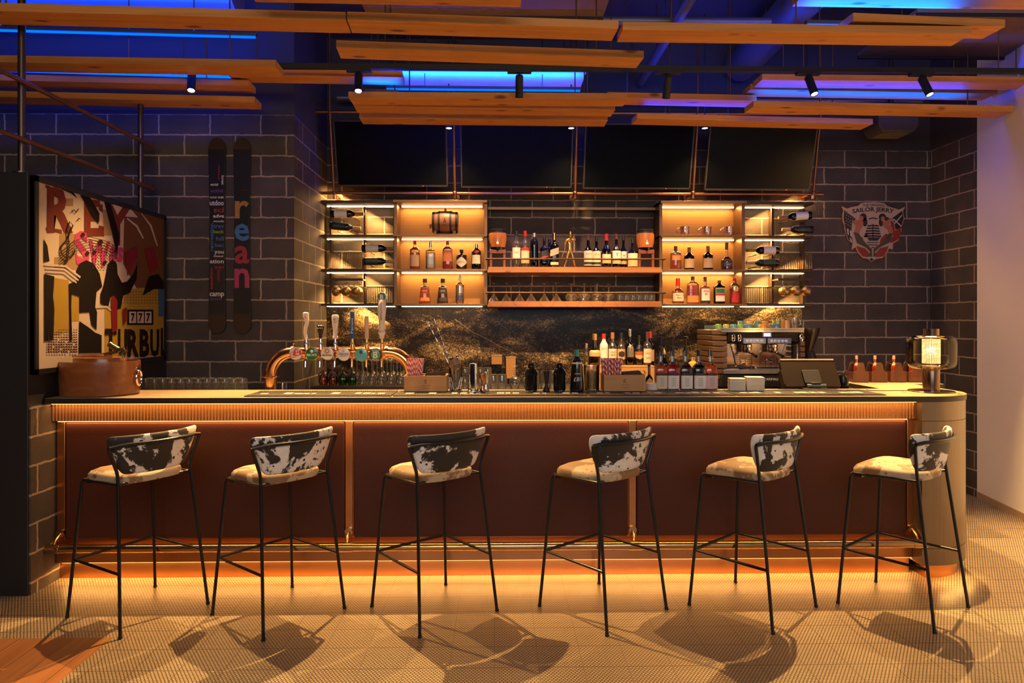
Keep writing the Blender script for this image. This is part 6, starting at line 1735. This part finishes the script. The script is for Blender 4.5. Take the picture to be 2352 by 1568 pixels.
# till monitor seen from behind
x0, x1 = at(1812, 880, 4.47).x, at(1942, 880, 4.47).x
W = (x1 - x0) / 2
tm_ = thing('till_monitor', 'tilted till touch screen seen from behind on the bar', 'till', ((x0 + x1) / 2, 4.50, 1.1006))
M = Matrix.Translation((0, 0.035, .012)) @ Matrix.Rotation(math.radians(-32), 4, 'X')
tb = flat('till_case', (.020, .0135, .008), .5, 0, .12)
m = MB(); m.prism(rrect(-W, W, 0, .195, .012), -.014, .014, 'y', M=M); obj('screen_back', m, tb, tm_, bev=.003)
m = MB(); m.box(-W * .96, W * .98, -.018, .018, .195, .205, M=M); obj('top_edge', m, flat('till_edge_tan', (.36, .26, .15), .4), tm_)
m = MB(); m.prism(rrect(-.055, .06, .02, .12, .012), -.024, -.014, 'y', M=M); obj('hinge_cover', m, matte_black, tm_, bev=.003)
m = MB(); m.tube([(-.06, -.012, .03), (.065, -.012, .03)], .010, 14); obj('hinge_bar', m, flat('hinge_steel_blue_lit', (.25, .33, .40), .3, .9), tm_)  # blue light on the bar is painted into its steel tint
m = MB(); m.box(-.08, .085, -.03, .13, 0, .012); m.box(-.03, .03, -.02, .02, .01, .05); obj('stand', m, matte_black, tm_, bev=.003)
m = MB(); m.box(-W - .012, -W + .004, -.028, .02, .01, .12, M=M); obj('card_reader', m, tb, tm_, bev=.002)
q = at(1948, 880, 4.58)
t = thing('black_bell_jar', 'small glossy black round device beside the till screen', 'device', (at(1936, 880, 4.72).x, 4.72, 1.0))
m = MB(); m.lathe([(.034, 0), (.036, .005), (.036, .16), (.030, .18), (.012, .192), (.001, .193)], n=22); obj('body', m, MATS['gloss_black'], t)
m = MB(); m.lathe([(.004, .19), (.004, .205), (.001, .206)], n=8); obj('stem', m, steel, t)

# ================================================================ back counter: crate, bottles, espresso machine
YC = 6.28
x0, x1 = at(1341, 850, YC - .12).x, at(1503, 850, YC - .12).x
cr = thing('wooden_crate', 'pale pine crate standing on the back counter under a row of bottles', 'crate', ((x0 + x1) / 2, YC, .9505))
W = (x1 - x0) / 2; ch = at(1400, 838, YC).z - .9505
m = MB(); m.box(-W, W, -.12, -.105, 0, ch - .014); obj('front_panel', m, boxw, cr, bev=.002)
m = MB(); m.box(-W, W, .105, .12, 0, ch - .014); obj('back_panel', m, boxw, cr, bev=.002)
for s in (-1, 1):
    m = MB(); m.box(min(s * W, s * (W - .015)), max(s * W, s * (W - .015)), -.105, .105, 0, ch - .014); obj('side_panel', m, boxw, cr)
m = MB(); m.box(-W, W, -.122, .122, ch - .014, ch); obj('top_board', m, boxw, cr, bev=.002)
m = MB()
for x in (.16, .215): m.tube([(x, -.1205, ch - .04), (x + .012, -.1205, ch - .05), (x + .016, -.1205, ch - .07)], .004, 6)
obj('branded_mark', m, ink, cr)
zc_ = .9505 + ch + .0004
pb('brown decanter-like whisky bottle with copper cap, first on the crate', 1366, 25, 766, zc_, YC, liquid=L_whisky, fill=.50, cap=cap_gold, capz=.80, labels=((.28, .48, .9, paper_t),), zs=.40, zn=.56, rn=.42, rb=.96, glass=glassy('glass_amber', (.6, .32, .12), .04, 1.5, .03))
pb('white frosted vodka bottle with a red and silver cap on the crate', 1387, 19, 766, zc_, YC, glass=G_frost, cap=cap_red, capz=.84, labels=(), texts=(('ARCTIC', .52, .045, ink_r, .7),), zs=.62, zn=.80, rn=.42)
pb('clear rum bottle with lettered white label and tan cap', 1407, 19, 763, zc_, YC, liquid=L_clear, fill=.58, cap=cap_wood, capz=.80, labels=((.18, .50, .85, paper),), texts=(('BEACH', .40, .06, ink, .55), ('ABSINTH', .31, .05, ink, .6)), zs=.52, zn=.72, rn=.40)
pb('clear bottle with a round black emblem on its label', 1427, 18, 764, zc_, YC, liquid=L_gold, fill=.58, cap=cap_black, capz=.82, labels=((.18, .50, .85, paper_t), (.24, .44, .55, paper_k, 'oval')), zs=.52, zn=.72, rn=.38)
pb('ornate dark bottle with engraved silver front and pourer', 1447, 21, 754, zc_, YC, glass=G_dark, liquid=L_dark, fill=.5, cap=cap_silver, capz=.78, labels=((.22, .56, .5, flat('etched_silver', (.3, .27, .22), .3, .7), 'arch'),), zs=.50, zn=.64, rn=.30, captop=.98)
pb('dark brown cream liqueur bottle with an oval picture label', 1468, 20, 770, zc_, YC, glass=G_black, cap=cap_black, capz=.80, labels=((.20, .44, .8, paper_t, 'oval'), (.34, .46, .9, flat('label_rust', (.35, .10, .03), .5))), zs=.50, zn=.72, rn=.34)
pb('rum bottle with tall printed label and red cap on the crate', 1487, 18, 762, zc_, YC - .03, liquid=L_amber, fill=.55, cap=cap_brown, capz=.78, labels=((.08, .50, .85, paper),), texts=(('RUM', .22, .06, ink, .5), ('SPICED', .36, .045, ink, .6)), zs=.58, zn=.74, rn=.36)
pb('red-capped bottle half hidden at the end of the crate', 1494, 17, 761, zc_, YC + .08, glass=G_dark, cap=cap_red, capz=.80, labels=((.10, .45, .85, paper_t),), zs=.52, zn=.74, rn=.38)
pb('small clear bottle with metal pourer beside the brown decanter', 1347, 15, 788, zc_, YC + .03, liquid=L_clear, fill=.6, cap=cap_silver, capz=.78, zs=.48, zn=.66, rn=.42)
pb('wine-like bottle behind the first syrup pump', 1526, 18, 796, .9505, 6.2, glass=G_dark, cap=cap_gold, capz=.82, labels=((.25, .5, .85, paper_t),), zs=.56, zn=.76, rn=.36)
pb('tan carton-like bottle behind the screw-cap syrups', 1592, 20, 820, .9505, 6.2, glass=flat('carton_yellow', (.55, .36, .10), .5), cap=cap_wood, capz=.9, p=6, zs=.8, zn=.88, rn=.4)

# small glassware on the back counter
rocks = [(.036, 0), (.037, .004), (.033, .085), (.030, .092), (.001, .092)]
row('rocks_glass', rocks, 'glass', (1068, 1085, 1103, 1120), 6.18, .9505, 'upturned rocks glass on the back counter, {} behind the shaker tin', 'rocks glasses behind the shaker tin')
def stacked(pxs, y, z, lab, grp):
    global _rg
    for i, px in enumerate(pxs):
        o = bpy.data.objects['rocks_glass'].copy(); C.objects.link(o); o.location = (at(px, 860, y).x, y, z); tag(o, lab.format(ORD[i]), 'glass', grp)
stacked((1068, 1085, 1103, 1120), 6.18, 1.0440, 'upper rocks glass of the stacked pair, {} behind the shaker tin', 'rocks glasses behind the shaker tin')
stacked((1133, 1153), 4.62 + .12, 1.0006, 'cut rocks glass standing by the jiggers, {} from the jiggers', 'rocks glasses by the jiggers')
stacked((1133, 1153), 4.74, 1.0940, 'cut rocks glass on top of another by the jiggers, {} from the jiggers', 'rocks glasses by the jiggers')
row('balloon_glass', [(.032, 0), (.045, .03), (.050, .06), (.042, .095), (.015, .118), (.006, .126), (.0055, .19), (.013, .2), (.036, .205), (.001, .207)], 'glass', (1182, 1213), 6.1, .9505, 'upturned balloon glass on the back counter, {} from the jiggers', 'balloon glasses')
row('tall_glass', hi_g, 'glass', (1230, 1250, 1270, 1290), 6.12, .9505, 'upturned tall glass behind the black jigger, {} from the first black shaker', 'tall glasses behind the black jigger')
for lab, px, py, wd in (('small square brass box on the splashback behind the jiggers', 1141, 838, 24), ('taller perforated brass box on the splashback behind the balloon glasses', 1173, 850, 22)):
    q = at(px, 836 if px < 1150 else 868, 6.62)
    t = thing('brass_box', lab, 'box', (q.x, 6.62, q.z), 0, 'brass boxes on the splashback')
    w_ = wd * 6.65 / F / 2; hh = at(px, 814 if px < 1150 else 818, 6.62).z - q.z
    m = MB(); m.box(-w_, w_, -.05, .05, 0, hh - .012); obj('box_body', m, perf, t, bev=.002)
    m = MB(); m.box(-w_ - .003, w_ + .003, -.053, .053, hh - .012, hh); obj('lid', m, cap_gold, t, bev=.001)

# espresso machine
YE = 5.95
ex = lambda px: at(px, 800, YE).x
ez = lambda py: at(1740, py, YE).z
em = thing('espresso_machine', 'two-group chrome espresso machine with ribbed side panels', 'espresso machine', (ex(1745), YE, .9505))
off = (-ex(1745), -YE, -.9505)
def ep(name, mb, mat, **k_): return obj(name, mb, mat, em, loc=off, **k_)
dk = flat('machine_black', (.016, .015, .015), .22); st_b = flat('machine_steel', (.55, .53, .52), .16, 1.0); blu = flat('machine_steel_soft', (.40, .42, .46), .24, .9)
D0, D1 = YE, YE + .48
m = MB(); m.box(ex(1668), ex(1838), YE + .16, D1, ez(880), ez(765)); ep('body', m, dk, bev=.006)
m = MB(); m.box(ex(1655), ex(1846), YE - .01, D1, ez(763), ez(757)); ep('cup_tray', m, st_b, bev=.003)
m = MB(); m.box(ex(1655), ex(1846), YE - .012, YE - .006, ez(757), ez(753)); m.box(ex(1655), ex(1846), D1 - .01, D1 - .004, ez(757), ez(748)); ep('tray_rail', m, st_b)
m = MB(); m.prism([(YE, ez(764)), (YE + .18, ez(764)), (YE + .18, ez(790)), (YE + .05, ez(790)), (YE + .015, ez(783))], ex(1672), ex(1843), 'x'); ep('control_panel', m, dk, bev=.004)
for s, (a, b_) in ((-1, (1637, 1671)), (1, (1838, 1850))):
    m = MB(); n = 9
    for i in range(n):
        ya_, yb_ = 757 + (872 - 757) * i / n, 757 + (872 - 757) * (i + 1) / n
        bul = .02 * math.sin(PI * (i + .5) / n)
        m.prism([(D0 + .02 - bul, ez(ya_) - .002), (D1, ez(ya_) - .002), (D1, ez(yb_) + .003), (D0 + .02 - bul, ez(yb_) + .003)], ex(a), ex(b_), 'x')
    ep('ribbed_side', m, flat('machine_rib_brown', (.13, .07, .035), .3, .2), bev=.006)
for px in (1683, 1697, 1839):
    x = ex(px)
    m = MB(); pts = [(x + .012 * math.cos(a), YE - .012, ez(776) + .036 * math.sin(a) * .9) for a in [2 * PI * i / 20 for i in range(20)]]; m.tube(pts, .005, 8, closed=True); m.tube([(x, YE - .012, ez(776)), (x, YE + .02, ez(776))], .008, 8); ep('steam_lever', m, chrome)
m = MB(); m.box(ex(1751), ex(1772), YE - .006, YE + .01, ez(774), ez(763)); d = ep('display', m, flat('display_frame', (.12, .11, .25), .3))
m = MB(); m.box(ex(1754), ex(1769), YE - .008, YE - .006, ez(772), ez(765)); obj('display_glass', m, emis('display_glow', (.75, .72, 1.0), 2.2), d)
for a, b_ in ((1706, 1758), (1762, 1816)):
    m = MB(); m.box(ex(a), ex(b_), YE - .016, YE + .03, ez(789), ez(776)); kp = ep('keypad', m, flat('keypad_blue', (.12, .16, .30), .25, .4), bev=.003)
    for i in range(5):
        x = ex(a + 9 + i * 8.3); m = MB(); m.lathe([(.013, 0), (.013, .003), (.009, .004)], n=16, M=Matrix.Translation((x, YE - .016, ez(783))) @ Matrix.Rotation(PI / 2, 4, 'X'), cap=False); m.lathe([(.008, .002), (.001, .003)], n=12, M=Matrix.Translation((x, YE - .016, ez(783))) @ Matrix.Rotation(PI / 2, 4, 'X'), cap=False); obj('key', m, flat('key_ring', (.5, .6, .9), .25, .3), kp)
m = MB(); m.box(ex(1664), ex(1835), YE + .155, YE + .162, ez(846), ez(790)); ep('mirror_back', m, flat('mirror_steel', (.58, .50, .45), .12, 1.0))
for px in (1722, 1782):
    x = ex(px)
    m = MB(); m.lathe([(.030, -.03), (.042, -.028), (.042, -.008), (.036, -.004), (.044, 0), (.044, .02), (.034, .03)], c=(x, YE + .07, ez(797)), n=24); ep('group_head', m, chrome)
    m = MB(); m.lathe([(.033, -.05), (.036, -.030)], c=(x, YE + .07, ez(797)), n=20); m.tube([(x, YE + .04, ez(797) - .04), (x + .01, YE - .03, ez(797) - .055)], [.008, .010], 10); ep('portafilter', m, chrome)
    m = MB(); m.tube([(x + .010, YE - .03, ez(797) - .055), (x + .018, YE - .10, ez(797) - .075)], [.011, .014], 12); ep('portafilter_handle', m, dk)
    m = MB()
    for i in range(4): m.tube([(x - .075 + .05 * i, YE + .14, ez(845)), (x - .075 + .05 * i, YE + .14, ez(819))], .002, 5)
    for i in range(7): m.tube([(x - .08, YE + .14, ez(845) + .016 * i), (x + .08, YE + .14, ez(845) + .016 * i)], .0016, 5)
    m.tube([(x + .025 * math.cos(a), YE + .137, ez(831) + .025 * math.sin(a)) for a in [2 * PI * i / 20 for i in range(20)]], .003, 6, closed=True)
    ep('cup_grille', m, chrome)
for xs_, s in ((1680, 1), (1834, -1)):
    x = ex(xs_); m = MB(); m.tube([(x, YE + .03, ez(790)), (x + .012 * s, YE - .01, ez(812)), (x + .03 * s, YE - .02, ez(838))], .006, 8); m.sphere((x + .03 * s, YE - .02, ez(840)), .009, 8); ep('steam_wand', m, chrome)
m = MB(); m.box(ex(1660), ex(1838), YE - .03, YE + .17, ez(858), ez(848)); ep('drip_tray', m, blu, bev=.004)
m = MB(); m.box(ex(1655), ex(1838), YE - .02, D1, ez(888), ez(860)); ep('base_cover', m, dk, bev=.005)
m = MB(); text_mb(m, 'CARIMALI', .020, ex(1769), ez(870), y=YE - .0205, w=ex(1785) - ex(1753)); ep('lettering', m, ink_w, smooth=0, fix=False)
for px in (1672, 1826):
    for dy in (.03, .4):
        m = MB(); m.lathe([(.018, .9505), (.018, ez(887))], c=(ex(px), YE + dy, 0), n=12); ep('foot', m, dk)
# knocked-out portafilter and spouts lying on the drip tray
t = thing('loose_portafilter', 'portafilter lying on the drip tray of the espresso machine', 'portafilter', (ex(1732), YE + .02, ez(848) + .001))
m = MB(); m.lathe([(.030, 0), (.034, .004), (.034, .026), (.03, .03)], n=20); obj('basket', m, chrome, t)
m = MB(); m.tube([(-.03, -.01, .015), (-.13, -.03, .012)], [.010, .013], 10); obj('handle', m, dk, t)

# coffee cups on top of the machine
ccol = {'teal': (.06, .20, .22), 'ochre': (.45, .24, .05), 'olive': (.25, .26, .06), 'blue': (.05, .17, .32), 'orange': (.50, .20, .04), 'green': (.12, .24, .08)}
def cup(label, px, col, y, z, r=.040, hh=.05, tall=False, hd=1):
    t = thing('coffee_cup', label, 'cup', (at(px, 750, y).x, y, z), 0, 'coloured cups on the espresso machine')
    mt = flat('glaze_' + col, ccol[col], .18, 0, .6, coat=.6)
    pr_c = [(r * .72, hh), (r * .85, hh * .9), (r * .97, hh * .45), (r, .001), (r * .93, .001), (r * .85, hh * .5), (.001, hh * .85)] if not tall else [(r * .8, hh), (r, .001), (r * .93, .001), (r * .75, hh * .9)]
    m = MB(); m.lathe(pr_c, n=22, cap=False); m.lathe([(pr_c[0][0], hh), (.001, hh)], n=22, cap=False); obj('cup_body', m, mt, t)
    m = MB(); m.tube([(hd * r * .9, 0, hh * .75), (hd * (r + .016), 0, hh * .7), (hd * (r + .02), 0, hh * .4), (hd * r * .96, 0, hh * .22)], .004, 8); obj('handle', m, mt, t)
zt = ez(757) + .0006
for i, (px, col, lb) in enumerate(((1650, 'green', 'green cup at the far corner of the espresso machine, first of the front row'), (1668, 'olive', 'olive cup second in the front row on the espresso machine'), (1685, 'teal', 'pale teal cup third in the front row on the espresso machine'), (1701, 'green', 'green cup fourth in the front row on the espresso machine'),
        (1719, 'blue', 'blue cup fifth in the front row on the espresso machine'), (1752, 'orange', 'orange cup in the middle of the front row on the espresso machine'), (1782, 'blue', 'deep blue cup in the front row on the espresso machine'))):
    cup(lb, px, col, YE + .10, zt, r=.040 if px > 1705 else .030, hh=.048, hd=1 if i % 2 else -1)
for px, col, lb in ((1702, 'teal', 'teal cup in the rear row of upturned cups'), (1722, 'ochre', 'ochre cup in the rear row of upturned cups'), (1740, 'teal', 'second teal cup in the rear row, near the middle'), (1757, 'ochre', 'ochre cup in the rear row, nearest the tall cups')):
    cup(lb, px, col, YE + .26, zt, hh=.075, r=.033)
for px, col, lb in ((1783, 'olive', 'tall olive cup behind the blue one'), (1795, 'green', 'tall green cup between the olive and the orange ones'), (1805, 'orange', 'tall orange speckled cup at the grinder end of the machine')):
    cup(lb, px, col, YE + (.2 if px > 1800 else .31 if px > 1790 else .40), zt, r=.040, hh=.082, tall=True)
m = MB(); m.lathe([(.032, .001), (.036, .09), (.034, .105)], n=20, cap=False)
for px, lb in ((1822, 'clear glass mug on the espresso machine beside the orange cup'), (1834, 'clear glass mug at the very end of the espresso machine top')):
    t = thing('glass_mug', lb, 'mug', (at(px, 750, YE + .22).x, YE + (.2 if px < 1830 else .32), zt), 0, 'glass mugs on the espresso machine')
    obj('mug_body', m, clear, t, fix=False); m2 = MB(); m2.tube([(.034, 0, .085), (.058, 0, .08), (.060, 0, .045), (.034, 0, .025)], .0045, 8); obj('handle', m2, clear, t)

# grinder
gx = lambda px: at(px, 800, 6.15).x
gz = lambda py: at(1865, py, 6.15).z
t = thing('coffee_grinder', 'dark coffee grinder with a conical hopper beside the espresso machine', 'coffee grinder', (gx(1864), 6.2, .9505))
off = (-gx(1864), -6.2, -.9505)
smk = flat('hopper_smoked', (.03, .016, .010), .12, 0, .6)
m = MB(); m.lathe([(.035, gz(808)), (.045, gz(800)), (.095, gz(765)), (.100, gz(757)), (.098, gz(757))], c=(gx(1861), 6.2, 0), n=26, cap=False); obj('hopper', m, smk, t, loc=off)
m = MB(); m.lathe([(.102, gz(757)), (.102, gz(753)), (.001, gz(752))], c=(gx(1861), 6.2, 0), n=26); obj('lid', m, cap_black, t, loc=off)
m = MB(); m.lathe([(.075, .9505), (.078, gz(850)), (.072, gz(830)), (.05, gz(812)), (.04, gz(806))], c=(gx(1864), 6.2, 0), n=22); obj('body', m, dk, t, loc=off)
m = MB(); m.tube([(gx(1864), 6.14, gz(835)), (gx(1864), 6.09, gz(838)), (gx(1864), 6.08, gz(850))], .014, 10); obj('spout', m, dk, t, loc=off)

# ================================================================ table lamp and caddies at the rounded end
p = atz(2141, 899, 1.1006); L0 = Vector((p.x, p.y + .01, 1.1006)); kl = 4.45 / F
lz = lambda py: at(2141, py, L0.y).z - L0.z
lp = thing('table_lamp', 'dark metal table lamp with amber glass drum and glowing perforated core', 'table lamp', L0)
gm = flat('lamp_dark_metal', (.16, .105, .075), .22, .95)
m = MB(); m.lathe([(.132, 0), (.134, .003), (.13, .007), (.05, .009)], n=40); obj('base', m, gm, lp)
m = MB(); m.lathe([(.049, .008), (.049, lz(843)), (.047, lz(841))], n=32); obj('column', m, gm, lp)
zb1, zt1 = lz(846), lz(770)
hh = zt1 - zb1
pr_l = [(.05, zb1 + .002)] + [(.096 + .046 * math.sin(a), zb1 + .046 - .046 * math.cos(a)) for a in [PI / 2 * i / 8 for i in range(1, 9)]] + [(.096 + .046 * math.cos(a), zt1 - .046 + .046 * math.sin(a)) for a in [PI / 2 * i / 8 for i in range(0, 9)]] + [(.046, zt1 + .001)]
m = MB(); m.lathe(pr_l, n=44, cap=False); obj('glass_shade', m, glassy('smoked_amber_glass', (.94, .86, .68), .02, 1.45, .01), lp, fix=False)
m = MB(); m.lathe([(.045, zt1 - .004), (.045, lz(755)), (.042, lz(755)), (.042, lz(757)), (.001, lz(757))], n=32); obj('top_cap', m, gm, lp)
def core_mat():
    m, nt, b = new_mat('perforated_glow')
    tc = N(nt, 'ShaderNodeTexCoord'); sp = N(nt, 'ShaderNodeSeparateXYZ'); nt.links.new(tc.outputs['Object'], sp.inputs[0])
    an = math_chain(nt, 'ARCTAN2', sp.outputs[1], sp.outputs[0])
    u = math_chain(nt, 'SUBTRACT', math_chain(nt, 'FRACT', math_chain(nt, 'MULTIPLY', an, 36 / (2 * PI))), .5)
    v = math_chain(nt, 'SUBTRACT', math_chain(nt, 'FRACT', math_chain(nt, 'DIVIDE', sp.outputs[2], .0088)), .5)
    d = math_chain(nt, 'MAXIMUM', math_chain(nt, 'ABSOLUTE', u), math_chain(nt, 'ABSOLUTE', v))
    f = math_chain(nt, 'LESS_THAN', d, .30)
    b.inputs['Base Color'].default_value = (.25, .16, .07, 1); b.inputs['Metallic'].default_value = .8; b.inputs['Roughness'].default_value = .4
    out = nt.nodes['Material Output']                    # the holes let the bulb's light out and glow
    tr = N(nt, 'ShaderNodeBsdfTransparent'); ms = N(nt, 'ShaderNodeMixShader'); ad = N(nt, 'ShaderNodeAddShader')
    e = N(nt, 'ShaderNodeEmission'); e.inputs[0].default_value = (1.0, .66, .22, 1); e.inputs[1].default_value = 3.2
    nt.links.new(tr.outputs[0], ad.inputs[0]); nt.links.new(e.outputs[0], ad.inputs[1])
    nt.links.new(f, ms.inputs[0]); nt.links.new(b.outputs[0], ms.inputs[1]); nt.links.new(ad.outputs[0], ms.inputs[2]); nt.links.new(ms.outputs[0], out.inputs[0])
    return m
m = MB(); m.lathe([(.051, lz(834)), (.051, lz(778))], n=48, cap=False); obj('perforated_core', m, core_mat(), lp, fix=False)
m = MB(); m.lathe([(.03, zt1 - .005), (.03, zt1 - .012), (.001, zt1 - .013)], n=20); obj('bulb', m, emis('bulb_glow', (1.0, .75, .35), 5.0), lp)
l = bpy.data.lights.new('lamp_light', 'POINT'); l.energy = 15; l.color = (1.0, .55, .18); l.shadow_soft_size = .02
o = bpy.data.objects.new('lamp_light', l); C.objects.link(o); o.parent = lp; o.location = (0, 0, lz(806))
cb = thing('lamp_cable', 'thin black cable running across the bar top to the table lamp', 'cable', (L0.x - .12, L0.y, 1.1006))
m = MB(); m.tube([(.0, .02, .0035), (-.08, .03, .0035), (-.18, .02, .0035), (-.255, .03, .0035), (-.27, .06, .0035)], .0025, 8); obj('cable_run', m, black, cb)
# wooden sauce caddies
red_w = wood('red_caddy_wood', (.055, .018, .008), (.09, .028, .012), rough=.4, ax='z', knots=False)
sauce = flat('sauce_red', (.22, .02, .010), .15, 0, .6, coat=.5)
clab = ['nearest the till', 'second from the till', 'third from the till', 'behind the table lamp']
for i, px in enumerate((1968, 2010, 2053, 2094)):
    yq = 5.10
    x = at(px, 870, yq).x
    t = thing('sauce_caddy', 'red wooden condiment caddy holding sauce bottles, ' + clab[i], 'caddy', (x, yq, 1.1006), -.12, 'wooden condiment caddies')
    m = MB(); m.box(-.055, .055, -.075, .075, 0, .008); obj('bottom_board', m, red_w, t)
    for s in (-1, 1):
        m = MB(); yq_ = .075 * s
        m.prism([(-.055, .008), (.055, .008), (.055, .075), (.03, .085), (.022, .13), (.012, .145), (-.012, .145), (-.022, .13), (-.03, .085), (-.055, .075)], yq_ - .005, yq_ + .005, 'y'); obj('end_panel', m, red_w, t)
        m = MB(); m.box(min(s * .055, s * .047), max(s * .055, s * .047), -.0695, .0695, .008, .075); obj('side_panel', m, red_w, t)
    m = MB(); m.tube([(0, -.08, .125), (0, .08, .125)], .006, 8); obj('carry_bar', m, red_w, t)
    for j, dx in enumerate((-.020, .020)):
        b_ = bottle(('front' if j == 0 else 'rear') + ' sauce bottle in the condiment caddy ' + clab[i], (x + dx, yq + (-.035 if j == 0 else .04), 1.1096), .020, .185 if j == 0 else .165, glass=sauce if j == 0 else G_dark, cap=cap_wood if j else flat('cap_tan', (.5, .34, .2), .4), capz=.86, labels=((.62, .74, .9, paper_t),) if j == 0 else (), zs=.55, zn=.72, rn=.42, group='sauce bottles in the caddies', name='sauce_bottle')
